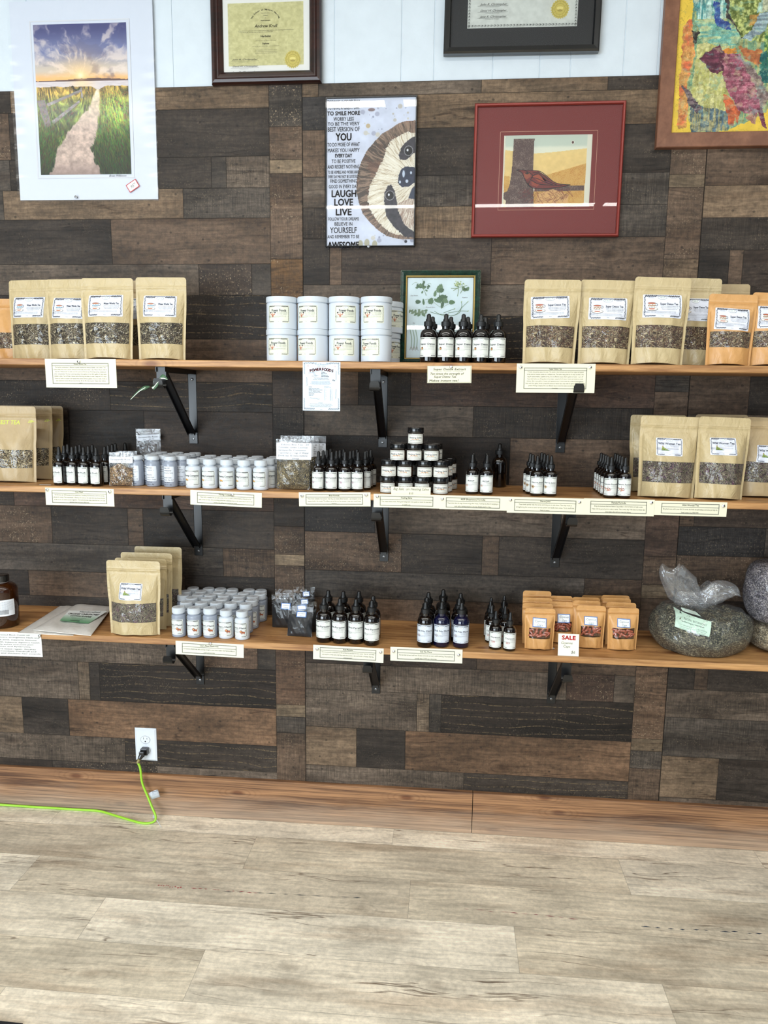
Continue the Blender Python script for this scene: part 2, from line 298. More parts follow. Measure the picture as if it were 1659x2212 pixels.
# ------------------------------------------------------------------ mesh helpers
def raw_obj(name, verts, faces, mat, parent=None, smooth=False, fmats=None, angle=40):
    me = bpy.data.meshes.new(name); me.from_pydata([tuple(v) for v in verts], [], [tuple(f) for f in faces]); me.update()
    for m_ in (mat if isinstance(mat, (list, tuple)) else [mat]): me.materials.append(m_)
    if fmats is not None: me.polygons.foreach_set('material_index', fmats)
    if smooth:
        me.polygons.foreach_set('use_smooth', [True]*len(me.polygons)); me.set_sharp_from_angle(angle=math.radians(angle))
    o = bpy.data.objects.new(name, me); C.objects.link(o)
    if parent is not None: o.parent = parent
    return o
class MB:
    def __init__(s): s.v = []; s.f = []
    def add(s, v, f):
        b = len(s.v); s.v += [tuple(x) for x in v]; s.f += [tuple(i+b for i in q) for q in f]; return s
    def box(s, x0, x1, y0, y1, z0, z1, R=None):
        v = [(x, y, z) for x in (x0, x1) for y in (y0, y1) for z in (z0, z1)]
        if R is not None: v = [tuple(R @ Vector(p)) for p in v]
        return s.add(v, [(0, 1, 3, 2), (4, 6, 7, 5), (0, 4, 5, 1), (2, 3, 7, 6), (0, 2, 6, 4), (1, 5, 7, 3)])
    def lathe(s, prof, n=28, c=(0, 0, 0), R=None):
        v = []; f = []; m = len(prof)
        for i in range(n):
            a = 2*PI*i/n
            for r, z in prof: v.append((r*math.cos(a), r*math.sin(a), z))
        for i in range(n):
            j = (i+1) % n
            for k in range(m-1): f.append((i*m+k, j*m+k, j*m+k+1, i*m+k+1))
        f.append(tuple(i*m for i in reversed(range(n)))); f.append(tuple(i*m+m-1 for i in range(n)))
        if R is not None: v = [tuple(R @ Vector(p)) for p in v]
        v = [(p[0]+c[0], p[1]+c[1], p[2]+c[2]) for p in v]
        return s.add(v, f)
    def tube(s, pts, r, n=10, flat=1.0):
        pts = [Vector(p) for p in pts]; rs = r if isinstance(r, (list, tuple)) else [r]*len(pts)
        v = []; f = []; up = Vector((0, 0, 1)); prev = None
        for i, p in enumerate(pts):
            t = (pts[min(i+1, len(pts)-1)]-pts[max(i-1, 0)]).normalized()
            if prev is None:
                a = t.cross(up) if abs(t.dot(up)) < 0.95 else t.cross(Vector((1, 0, 0)))
            else: a = prev-t*prev.dot(t)
            a.normalize(); prev = a; b = t.cross(a)
            for k in range(n):
                g = 2*PI*k/n; v.append(p+a*math.cos(g)*rs[i]+b*math.sin(g)*rs[i]*flat)
        for i in range(len(pts)-1):
            for k in range(n): f.append((i*n+k, i*n+(k+1) % n, (i+1)*n+(k+1) % n, (i+1)*n+k))
        f.append(tuple(reversed(range(n)))); f.append(tuple((len(pts)-1)*n+k for k in range(n)))
        return s.add(v, f)
    def obj(s, name, mat, parent=None, smooth=False, bevel=0, angle=40):
        o = raw_obj(name, s.v, s.f, mat, parent, smooth, angle=angle)
        if bevel:
            m_ = o.modifiers.new('bevel', 'BEVEL'); m_.width = bevel; m_.segments = 2; m_.limit_method = 'ANGLE'
        return o
def catmull(pts, n=8):
    P = [Vector(p) for p in pts]; P = [P[0]*2-P[1]]+P+[P[-1]*2-P[-2]]; out = []
    for i in range(1, len(P)-2):
        for k in range(n):
            t = k/n; a, b, c, d = P[i-1], P[i], P[i+1], P[i+2]
            out.append(0.5*((2*b)+(c-a)*t+(2*a-5*b+4*c-d)*t*t+(3*b-3*c+d-a)*t*t*t))
    out.append(P[-2]); return out
def empty(name, loc=(0, 0, 0), rz=0.0):
    o = bpy.data.objects.new(name, None); C.objects.link(o); o.location = loc; o.rotation_euler = (0, 0, rz); o.empty_display_size = 0.05
    return o
def tag(o, label, cat, group=None):
    o['label'] = label; o['category'] = cat
    if group: o['group'] = group
    return o
def struct(o): o['kind'] = 'structure'; return o
KIDS = {}
def copy_tree(o, parent=None):
    c = o.copy(); C.objects.link(c); c.parent = parent
    for ch in [x for x in KIDS.setdefault(o.name, [y for y in bpy.data.objects if y.parent == o])]: copy_tree(ch, c)
    return c
class Proto:
    def __init__(s, make): s.o = make(); s.used = False
    def place(s, loc, rz, label, cat, group=None, roll=0.0, pitch=0.0):
        if not s.used: o = s.o; s.used = True
        else: o = copy_tree(s.o)
        o.location = loc; o.rotation_euler = (pitch, roll, rz)
        tag(o, label, cat, group); return o
ORD = ['first', 'second', 'third', 'fourth', 'fifth', 'sixth', 'seventh', 'eighth']

# ------------------------------------------------------------------ flat print: shapes in 2D laid on a surface
_TX = {}
def text_mesh(s):
    if s in _TX: return _TX[s]
    cu = bpy.data.curves.new('t', 'FONT'); cu.body = s; cu.size = 1.0; cu.resolution_u = 2
    ob = bpy.data.objects.new('t', cu); me = bpy.data.meshes.new_from_object(ob)
    v = np.array([(q.co.x, q.co.y) for q in me.vertices]) if len(me.vertices) else np.zeros((0, 2))
    f = [tuple(p.vertices) for p in me.polygons]
    bpy.data.objects.remove(ob); bpy.data.curves.remove(cu); bpy.data.meshes.remove(me)
    _TX[s] = (v, f); return _TX[s]
def P_poly(pts, col, layer=1): return (np.array(pts, float), [tuple(range(len(pts)))], col, layer)
def P_rect(x0, y0, x1, y1, col, layer=1, nx=1, ny=1):
    xs = np.linspace(x0, x1, nx+1); ys = np.linspace(y0, y1, ny+1)
    v = [(x, y) for y in ys for x in xs]; f = [(j*(nx+1)+i, j*(nx+1)+i+1, (j+1)*(nx+1)+i+1, (j+1)*(nx+1)+i) for j in range(ny) for i in range(nx)]
    return (np.array(v, float), f, col, layer)
def P_ell(cx, cy, rx, ry, col, layer=2, n=18, rot=0.0):
    a = np.linspace(0, 2*PI, n, endpoint=False); x = rx*np.cos(a); y = ry*np.sin(a)
    return (np.stack([cx+x*math.cos(rot)-y*math.sin(rot), cy+x*math.sin(rot)+y*math.cos(rot)], 1), [tuple(range(n))], col, layer)
def P_ring(cx, cy, rx, ry, w, col, layer=3, n=24):
    a = np.linspace(0, 2*PI, n, endpoint=False)
    v = np.concatenate([np.stack([cx+rx*np.cos(a), cy+ry*np.sin(a)], 1), np.stack([cx+(rx-w)*np.cos(a), cy+(ry-w)*np.sin(a)], 1)])
    return (v, [(i, (i+1) % n, n+(i+1) % n, n+i) for i in range(n)], col, layer)
def P_line(pts, w, col, layer=3, taper=False):
    p = np.array(pts, float); d = np.gradient(p, axis=0); L = np.hypot(d[:, 0], d[:, 1])+1e-12
    nrm = np.stack([-d[:, 1]/L, d[:, 0]/L], 1); m = len(p)
    ww = (w*0.5*(1-0.9*np.abs(np.linspace(-1, 1, m)))[:, None] if taper else w*0.5)
    v = np.concatenate([p+nrm*ww, p-nrm*ww]); return (v, [(i, m+i, m+i+1, i+1) for i in range(m-1)], col, layer)
def P_frame(x0, y0, x1, y1, w, col, layer=2):
    return [P_rect(x0, y0, x1, y0+w, col, layer, 10), P_rect(x0, y1-w, x1, y1, col, layer, 10), P_rect(x0, y0, x0+w, y1, col, layer, 1, 6), P_rect(x1-w, y0, x1, y1, col, layer, 1, 6)]
def P_text(s, x, y, size, col=(30, 30, 36), layer=3, al='c', sx=1.0, shear=0.0, fit=None, bold=0.0, rot=0.0):
    v, f = text_mesh(s)
    if not len(v): return []
    v = v.copy(); w0 = v[:, 0].max()
    if fit: sx = fit/(w0*size)
    w = w0*size*sx; v[:, 0] = v[:, 0]*size*sx+v[:, 1]*size*shear; v[:, 1] *= size
    v[:, 0] += {'c': -w/2, 'l': 0, 'r': -w}[al]
    if rot: c_, s_ = math.cos(rot), math.sin(rot); v = np.stack([v[:, 0]*c_-v[:, 1]*s_, v[:, 0]*s_+v[:, 1]*c_], 1)
    out = [(v+np.array([x, y]), f, col, layer)]
    if bold:
        for dx, dy in ((bold, 0), (-bold, 0), (0, bold), (0, -bold)): out.append((v+np.array([x+dx*size, y+dy*size]), f, col, layer+0.2))
    return out
def P_squig(x0, y0, x1, y1, amp, n, w, col=(52, 54, 66), layer=3, seed=0, leaves=True):
    r = random.Random(seed); t = np.linspace(0, 1, n*7+1); d = np.array([x1-x0, y1-y0]); L = np.hypot(*d); d = d/L; q = np.array([-d[1], d[0]])
    a = amp*np.sin(t*n*2*PI+seed)+amp*0.4*np.sin(t*n*4.7*PI)
    out = [P_line(np.array([x0, y0])+np.outer(t*L, d)+np.outer(a, q), w, col, layer)]
    out.append(P_line(np.array([x0, y0])+np.outer(t*L, d)+np.outer(-a*0.8, q), w*0.7, col, layer+0.1))
    if leaves:
        for i in range(n*2):
            k = (i+0.5)/(n*2)*L; s = 1 if i % 2 else -1; c = np.array([x0, y0])+d*k+q*s*amp*0.7
            out.append(P_ell(c[0], c[1], amp*0.75, amp*0.34, col, layer+0.2, 8, math.atan2(d[1], d[0])+r.uniform(-1, 1)))
    return out
def flatten(pr):
    out = []
    for p in pr:
        if isinstance(p, list): out += flatten(p)
        else: out.append(p)
    return out
LAY = 0.00010
def subdiv(p, maxe):
    import bmesh
    v, f, c, l = p
    if len(v) > 140 or (v.max(0)-v.min(0)).max() < maxe: return p
    bm = bmesh.new(); bv = [bm.verts.new((x, y, 0)) for x, y in v]
    for q in f:
        try: bm.faces.new([bv[i] for i in q])
        except ValueError: pass
    for _ in range(5):
        bmesh.ops.triangulate(bm, faces=[q for q in bm.faces if len(q.verts) > 3])
        e = [e for e in bm.edges if e.calc_length() > maxe]
        if not e: break
        bmesh.ops.subdivide_edges(bm, edges=e, cuts=1, use_grid_fill=False)
    bmesh.ops.triangulate(bm, faces=[q for q in bm.faces if len(q.verts) > 3])
    bm.verts.index_update(); vv = np.array([(x.co.x, x.co.y) for x in bm.verts]); ff = [tuple(x.index for x in q.verts) for q in bm.faces]; bm.free()
    return (vv, ff, c, l)
def print_obj(name, prims, mapf, parent, mat=None, maxe=None):
    prims = flatten(prims); V = []; Fc = []; cols = []; b = 0
    if maxe: prims = [subdiv(p, maxe) for p in prims]
    for v, f, c, l in prims:
        V.append(mapf(v[:, 0], v[:, 1], 0.00008+l*LAY)); lc = lin(c)
        for q in f: Fc.append(tuple(i+b for i in q)); cols.append((lc, len(q)))
        b += len(v)
    me = bpy.data.meshes.new(name); me.from_pydata(np.concatenate(V).tolist(), [], Fc); me.update(); me.materials.append(mat or M['ink'])
    at = me.color_attributes.new('Col', 'FLOAT_COLOR', 'CORNER'); arr = np.concatenate([np.tile(c, (n, 1)) for c, n in cols]).astype(np.float32)
    at.data.foreach_set('color', arr.ravel())
    o = bpy.data.objects.new(name, me); C.objects.link(o); o.parent = parent; return o
def map_flat(cx=0.0, cz=0.0, y=0.0, roll=0.0):
    c_, s_ = math.cos(roll), math.sin(roll)
    return lambda x, z, o: np.stack([cx+x*c_-z*s_, np.full_like(x, y)-o, cz+x*s_+z*c_], 1)
def map_cyl(R, cz, rot=0.0):
    return lambda x, z, o: np.stack([(R+o)*np.sin(x/R+rot), -(R+o)*np.cos(x/R+rot), cz+z], 1)
def map_surf(surf, cx, cz, roll=0.0):
    c_, s_ = math.cos(roll), math.sin(roll)
    def g(x, z, o):
        X = cx+x*c_-z*s_; Z = cz+x*s_+z*c_; return np.stack([X, surf(X, Z)-o, Z], 1)
    return g
def rrect_grid(w, h, col, nx=10, ny=6, r=0.002):
    xs = np.linspace(-w/2, w/2, nx+1); ys = np.linspace(-h/2, h/2, ny+1); v = []
    for y in ys:
        for x in xs:
            ax, ay = abs(x), abs(y)
            if ax > w/2-1e-6 and ay > h/2-1e-6: x = math.copysign(w/2-r*.3, x); y2 = math.copysign(h/2-r*.3, y)
            else: y2 = y
            v.append((x, y2))
    f = [(j*(nx+1)+i, j*(nx+1)+i+1, (j+1)*(nx+1)+i+1, (j+1)*(nx+1)+i) for j in range(ny) for i in range(nx)]
    return (np.array(v), f, col, 0)
def sticker(parent, mapf, w, h, prims, paper=(240, 243, 250), nx=10, ny=6, name='label', r=0.002, mat=None, lift=0.0):
    l = print_obj(name, [rrect_grid(w, h, paper, nx, ny, r)], (lambda x, z, o: mapf(x, z, o+lift)), parent, mat)
    if prims: print_obj('lettering', prims, (lambda x, z, o: mapf(x, z, o+lift*1.6)), l, mat, maxe=0.0022)
    return l
def prism_sides(o, thick):
    m_ = o.modifiers.new('thickness', 'SOLIDIFY'); m_.thickness = thick; m_.offset = 0; return o

# numpy value noise for the pictures
def _hash(ix, iy, s):
    h = (ix*374761393+iy*668265263+s*2147483647) & 0xffffffff; h = ((h ^ (h >> 13))*1274126177) & 0xffffffff
    return ((h ^ (h >> 16)) & 0xffff)/65535.0
def vnoise(x, y, s=0):
    x0 = np.floor(x).astype(np.int64); y0 = np.floor(y).astype(np.int64); fx = x-x0; fy = y-y0; fx = fx*fx*(3-2*fx); fy = fy*fy*(3-2*fy)
    a = _hash(x0, y0, s); b = _hash(x0+1, y0, s); c = _hash(x0, y0+1, s); d = _hash(x0+1, y0+1, s)
    return (a*(1-fx)+b*fx)*(1-fy)+(c*(1-fx)+d*fx)*fy
def fbm(x, y, s=0, o=4):
    r = 0; a = 0.5; t = 0
    for i in range(o): r = r+a*vnoise(x*2**i, y*2**i, s+i*17); t += a; a *= 0.55
    return r/t
def inpoly(X, Y, pts):
    r = np.zeros(X.shape, bool); n = len(pts)
    for i in range(n):
        x1, y1 = pts[i]; x2, y2 = pts[(i+1) % n]
        c = ((y1 > Y) != (y2 > Y)) & (X < (x2-x1)*(Y-y1)/((y2-y1) if y2 != y1 else 1e-9)+x1); r ^= c
    return r
def mixa(a, b, f): return a*(1-f[..., None])+np.array(b, float)*f[..., None] if not isinstance(b, np.ndarray) else a*(1-f[..., None])+b*f[..., None]
def sst(a, b, x):
    t = np.clip((x-a)/(b-a), 0, 1); return t*t*(3-2*t)
def raster(name, w, h, nx, ny, fn, mapf, parent, mat=None):
    """picture surface: one small quad per patch of colour, colours from fn(u, v) in 0..255"""
    u, v = np.meshgrid((np.arange(nx)+.5)/nx, (np.arange(ny)+.5)/ny); col = linarr(fn(u, v))
    xs, ys = np.meshgrid(np.linspace(-w/2, w/2, nx+1), np.linspace(-h/2, h/2, ny+1))
    P = mapf(xs.ravel(), ys.ravel(), 0.0)
    i = (np.arange(ny)[:, None]*(nx+1)+np.arange(nx)[None, :]).ravel(); q = np.stack([i, i+1, i+nx+2, i+nx+1], 1).astype(np.int32)
    me = bpy.data.meshes.new(name); me.vertices.add(len(P)); me.vertices.foreach_set('co', P.astype(np.float32).ravel())
    me.loops.add(q.size); me.loops.foreach_set('vertex_index', q.ravel()); me.polygons.add(len(q)); me.polygons.foreach_set('loop_start', np.arange(0, q.size, 4, dtype=np.int32))
    me.update(calc_edges=True); me.materials.append(mat or M['ink'])
    at = me.color_attributes.new('Col', 'FLOAT_COLOR', 'CORNER'); c4 = np.ones((len(q), 4, 4), np.float32); c4[:, :, :3] = col.reshape(-1, 3)[:, None, :]
    at.data.foreach_set('color', c4.ravel()); me.validate()
    o = bpy.data.objects.new(name, me); C.objects.link(o); o.parent = parent; return o
# ------------------------------------------------------------------ room shell
def planks(name, kind, rects, mat, slab=None):
    V = []; Fc = []; col = []; sty = []; off = []; siz = []; uv = []
    r = random.Random(name)
    for (a0, a1, b0, b1, c, s) in rects:
        k = len(V)
        for a, b in ((a0, b0), (a1, b0), (a1, b1), (a0, b1)): V.append((a, 0.0, b) if kind == 'wall' else (a, b, 0.0))
        Fc.append((k, k+1, k+2, k+3)); o = (r.random(), r.random(), r.random(), 1)
        col += [lin(c)]*4; sty += [(*s, 1)]*4; off += [o]*4; siz += [(a1-a0, b1-b0, 0, 1)]*4
        uv += [(0, 0), (a1-a0, 0), (a1-a0, b1-b0), (0, b1-b0)]
    if slab:
        x0, x1, z0, z1, t = slab; k = len(V)
        V += [(x, y, z) for x in (x0, x1) for y in (0, t) for z in (z0, z1)]
        for q in ((4, 6, 7, 5), (0, 1, 3, 2), (0, 4, 5, 1)[::-1], (2, 3, 7, 6), (0, 2, 6, 4), (1, 5, 7, 3)):
            if set(q) == {0, 1, 4, 5}: continue
            Fc.append(tuple(k+i for i in q)); col += [lin((60, 50, 42))]*4; sty += [(0, 0, 0, 1)]*4; off += [(0.5, .5, .5, 1)]*4; siz += [(1, 1, 0, 1)]*4; uv += [(.5, .5)]*4
    me = bpy.data.meshes.new(name); me.from_pydata(V, [], Fc); me.update(); me.materials.append(mat)
    for nm, d in (('Col', col), ('Sty', sty), ('Off', off), ('Siz', siz)):
        at = me.color_attributes.new(nm, 'FLOAT_COLOR', 'CORNER'); at.data.foreach_set('color', np.array(d, np.float32).ravel())
    ul = me.uv_layers.new(name='pl'); ul.data.foreach_set('uv', np.array(uv, np.float32).ravel())
    o = bpy.data.objects.new(name, me); C.objects.link(o); return struct(o)
LB, BR, GB, GR, DK, DD, BL, RB, TN, BD = (152, 131, 108), (128, 108, 91), (130, 117, 104), (106, 98, 90), (80, 72, 65), (60, 52, 46), (68, 65, 64), (110, 90, 78), (172, 152, 126), (92, 80, 71)
N_, K_, S_, W_ = (0, 0.1, 0.3), (1.0, 0.15, 0.2), (0, 0.9, 0.7), (0.1, 0.3, 1.3)
def panel_rects(x0, xs, x1, ztop, rows, strip):
    out = []; zt = ztop
    for (px, py), pcs in rows:
        zb = onY(px, py).z; xa = x0; ym = py-25
        for xe, c, s in pcs:
            xb = xs if xe is None else onY(xe, ym).x
            out.append((xa, xb, zb, zt, c, s)); xa = xb
        zt = zb
    zt = ztop
    for (px, py), c, s in strip:
        zb = onY(px, py).z; out.append((xs, x1, zb, zt, c, s)); zt = zb
    return out
HT = 2.449; XS = 1.1145
mid_rows = [((655, 210), [(688, LB, S_), (1040, GB, N_), (1313, LB, N_), (None, DK, N_)]),
 ((900, 277), [(705, BL, N_), (None, (150, 128, 104), N_)]),
 ((900, 379.5), [(702, BR, S_), (None, DK, N_)]),
 ((900, 446.6), [(702, GB, N_), (None, GR, W_)]),
 ((930, 514.7), [(705, DK, W_), (1130, LB, W_), (None, GR, W_)]),
 ((700, 615.5), [(712, DK, N_), (738, BR, N_), (1060, BD, N_), (None, BR, N_)]),
 ((1100, 683.5), [(None, GB, N_)]),
 ((1100, 778), [(None, DD, K_)]),
 ((700, 874), [(774, BR, N_), (887, DK, N_), (None, RB, N_)]),
 ((700, 940), [(1022, GB, N_), (None, DK, W_)]),
 ((900, 1043), [(1100, DD, N_), (None, BR, N_)]),
 ((900, 1084), [(None, BR, N_)]),
 ((950, 1155), [(810, BL, N_), (None, GB, N_)]),
 ((780, 1234), [(867, BR, S_), (1041, DK, N_), (1077, BR, N_), (None, DK, N_)]),
 ((780, 1292), [(1262, GR, N_), (None, BR, N_)]),
 ((780, 1338), [(None, BR, N_)]),
 ((660, 1431), [(1031, BD, N_), (None, BR, N_)]),
 ((660, 1487), [(1225, (138, 124, 110), W_), (1328, RB, S_), (None, GB, N_)]),
 ((660, 1568), [(900, GB, W_), (927, (140, 124, 106), W_), (953, GR, W_), (None, DD, K_)]),
 ((660, 1651), [(770, LB, N_), (875, DK, N_), (None, (140, 112, 88), N_)]),
 ((660, 1735), [(1001, GB, W_), (None, DK, K_)])]
mid_strip = [((1445, 377), BR, S_), ((1440, 405), TN, N_), ((1430, 560), BR, S_), ((1410, 808), LB, S_), ((1415, 846), GR, N_), ((1400, 1000), BR, N_), ((1400, 1201), RB, N_),
 ((1400, 1263), BR, S_), ((1400, 1292), TN, N_), ((1390, 1440), BR, N_), ((1390, 1596), (134, 110, 90), S_), ((1385, 1622), TN, N_), ((1385, 1660), GR, W_), ((1385, 1735), BR, W_)]
left_rows = [((330, 238), [(22, DK, N_), (None, (156, 134, 110), N_)]),
 ((500, 338), [(22, BR, S_), (None, DK, N_)]),
 ((500, 406), [(22, GR, N_), (457, DK, N_), (489, GR, N_), (None, GB, W_)]),
 ((300, 473), [(8, GR, N_), (396, LB, N_), (None, GR, W_)]),
 ((300, 571), [(242, DK, N_), (None, BR, N_)]),
 ((500, 638), [(430, GB, N_), (544, BD, S_), (None, GR, N_)]),
 ((500, 733), [(None, DD, K_)]),
 ((400, 825), [(None, BR, N_)]),
 ((350, 888), [(238, DK, S_), (None, DK, K_)]),
 ((350, 985), [(150, GR, N_), (313, DK, N_), (None, BD, N_)]),
 ((350, 1040), [(None, BD, N_)]),
 ((250, 1097), [(30, DK, N_), (None, RB, N_)]),
 ((200, 1176), [(113, BR, S_), (277, DK, N_), (310, BR, N_), (None, DK, N_)]),
 ((200, 1236), [(482, GR, N_), (None, BR, W_)]),
 ((200, 1290), [(63, DK, N_), (400, BR, N_), (None, DK, N_)]),
 ((200, 1335), [(None, DK, N_)]),
 ((0, 1422), [(440, GB, W_), (556, BR, S_), (None, GR, N_)]),
 ((0, 1503), [(170, GB, W_), (194, (140, 124, 106), W_), (216, DK, N_), (None, DD, K_)]),
 ((0, 1581), [(50, LB, N_), (149, DK, N_), (None, (150, 120, 94), N_)]),
 ((0, 1636), [(270, GB, W_), (None, DK, K_)]),
 ((0, 1700), [(115, DK, N_), (340, DK, S_), (None, GB, N_)])]
left_strip = [((600, 273.7), GR, S_), ((600, 345), BR, S_), ((600, 375), TN, N_), ((600, 560), BR, S_), ((600, 797), (150, 116, 80), S_), ((600, 880), BD, N_), ((600, 1000), DK, W_),
 ((620, 1137), DK, N_), ((620, 1198), BR, S_), ((620, 1222), TN, N_), ((620, 1400), BR, S_), ((620, 1522), (138, 112, 92), S_), ((620, 1548), TN, N_), ((620, 1583), GR, W_), ((620, 1700), BR, W_)]
right_rows = [((1600, 200), [(None, DK, N_)]), ((1600, 320), [(None, GB, N_)]),
 ((1600, 400), [(None, BR, N_)]), ((1600, 470), [(None, LB, N_)]), ((1600, 540), [(None, DK, W_)]), ((1600, 640), [(1571, DK, N_), (1601, BR, N_), (None, BD, N_)]),
 ((1600, 720), [(None, GB, N_)]), ((1600, 812), [(None, DD, K_)]), ((1600, 896), [(1617, BR, N_), (None, DK, N_)]), ((1600, 980), [(None, GB, N_)]), ((1600, 1080), [(None, DK, N_)]),
 ((1600, 1140), [(1500, BR, N_), (None, BD, N_)]), ((1600, 1203), [(1652, BL, W_), (None, GR, N_)]), ((1600, 1300), [(None, BR, S_)]), ((1600, 1370), [(None, BD, N_)]),
 ((1600, 1494), [(1500, DK, N_), (1529, BR, N_), (None, DK, N_)]), ((1600, 1556), [(None, (138, 124, 110), W_)]), ((1600, 1641), [(None, GR, W_)]), ((1600, 1731), [(1548, LB, N_), (None, DK, N_)]), ((1600, 1790), [(None, GB, N_)])]
pw = 1.2192
planks('trim_1', 'wall', panel_rects(-pw, XS-pw, -0.0012, HT, left_rows, left_strip), M['panel'], (-pw, -0.0012, 0.02, HT, 0.006))
planks('trim_2', 'wall', panel_rects(0, XS, pw-0.0012, HT, mid_rows, mid_strip), M['panel'], (0, pw-0.0012, 0.02, HT, 0.006))
planks('trim_3', 'wall', panel_rects(pw, pw+XS, 2*pw, HT, right_rows, mid_strip), M['panel'], (pw, 2*pw, 0.02, HT, 0.006))
# one more sheet each side, just out of the picture
planks('trim_4', 'wall', panel_rects(-2*pw, XS-2*pw, -pw-0.0012, HT, [(a, [(None,)+b[-1][1:]]) for a, b in left_rows], left_strip), M['panel'], (-2*pw, -pw-.0012, 0.02, HT, 0.006))

# painted grooved panelling behind and above
gx = sorted([onY(q, 100).x for q in (-40, 60, 190, 372, 498, 600, 722, 867, 938, 1066, 1168, 1235, 1350, 1424, 1560, 1650)])
gx = [gx[0]-0.1*i for i in range(12, 0, -1)]+gx+[gx[-1]+0.12*i for i in range(1, 11)]
mb = MB(); v = []; f = []
prof = [(gx[0]-0.3, 0.0062)]
for g in gx: prof += [(g-0.0018, 0.0062), (g-0.0008, 0.0085), (g+0.0008, 0.0085), (g+0.0018, 0.0062)]
prof += [(gx[-1]+0.3, 0.0062)]
for x, y in prof: v += [(x, y, 0.0), (x, y, 3.05)]
for i in range(len(prof)-1): f.append((2*i, 2*i+2, 2*i+3, 2*i+1))
x0_, x1_ = prof[0][0], prof[-1][0]; k = len(v)
v += [(x0_, 0.03, 0), (x0_, 0.03, 3.05), (x1_, 0.03, 0), (x1_, 0.03, 3.05)]; n2 = 2*len(prof)-2
f += [(k, k+1, k+3, k+2), (0, 1, k+1, k), (n2, k+2, k+3, n2+1), tuple(range(1, n2+2, 2))+(k+3, k+1), tuple(reversed(range(0, n2+1, 2)))+(k, k+2)]
struct(raw_obj('wall_back', v, f, M['white_wall']))

# floor of vinyl planks
E1, WP = 0.11366, 0.17507
FCOL = [(234, 227, 214), (220, 212, 197), (238, 232, 220), (214, 206, 192), (228, 219, 202), (240, 234, 222)]
joints = {0: (850, 1800), 1: (541, 1838), 2: (884, 1941), 3: (197, 1985), 4: (420, 2105), 5: (6, 2140)}
rects = []; r = random.Random(5)
for kf in range(0, 34):
    y1 = -E1-WP*(kf-1) if kf else 0.0; y0 = -E1-WP*kf
    jx = onZ(*joints[kf]).x if kf in joints else r.random()
    cuts = sorted([jx+1.2192*i for i in range(-4, 5)]); cuts = [c for c in cuts if -3.2 < c < 4.2]; cuts = [-3.2]+cuts+[4.2]
    for a, b in zip(cuts[:-1], cuts[1:]):
        rects.append((a, b, y0, y1, FCOL[r.randrange(6)], (0.15, 0.0, 0.05)))
planks('floor', 'floor', rects, M['floor'])
struct(MB().box(-3.2, 4.2, -6.2, 0.03, 3.06, 3.10).obj('ceiling', M['ceil']))

# baseboards
def board(name, x0, x1, h, y0=-0.019, y1=0.0, z0=0.0015):
    n = 24; v = []; f = []; rr = random.Random(name)
    for i in range(n+1):
        x = x0+(x1-x0)*i/n; d = rr.uniform(-1, 1)*0.0008
        v += [(x, y1-0.0005, z0), (x, y0, z0), (x, y0, h-0.003+d), (x, y0+0.003, h+d), (x, y1-0.0005, h+d)]
    for i in range(n):
        for k in range(5): f.append((i*5+k, i*5+(k+1) % 5, i*5+5+(k+1) % 5, i*5+5+k))
    f += [(4, 3, 2, 1, 0), tuple(n*5+k for k in range(5))]
    return struct(raw_obj(name, v, f, M['base']))
xj = onY(1020, 1760, -0.019).x
board('baseboard_left', -2.0, xj-0.0012, 0.152); board('baseboard_right', xj+0.0012, 2.4, 0.1515)

# ------------------------------------------------------------------ shelves and brackets
def make_shelf(k, label, seed):
    n = 60; v = []; f = []; rr = random.Random(seed); xa, xb = -1.62, 2.05
    for i in range(n+1):
        x = xa+(xb-xa)*i/n; z = shz(k, x); e = rr.uniform(-1, 1)*0.0005
        v += [(x, -0.0008, z), (x, -SD+0.0025, z), (x, -SD+e, z-0.0025), (x, -SD+e, z-0.0175), (x, -SD+0.002, z-0.0195), (x, -0.0008, z-0.0195)]
    for i in range(n):
        for q in range(6): f.append((i*6+q, i*6+(q+1) % 6, i*6+6+(q+1) % 6, i*6+6+q))
    f += [tuple(range(5, -1, -1)), tuple(n*6+q for q in range(6))]
    o = raw_obj('wall_shelf', v, f, M['shelf']); return tag(o, label, 'shelf', 'long pine wall shelves')
make_shelf(1, 'top long pine shelf holding white tubs and a green framed print', 1)
make_shelf(2, 'middle long pine shelf with the pyramid of black lidded jars on it', 2)
make_shelf(3, 'lowest long pine shelf holding the bulging clear bulk herb bags', 3)
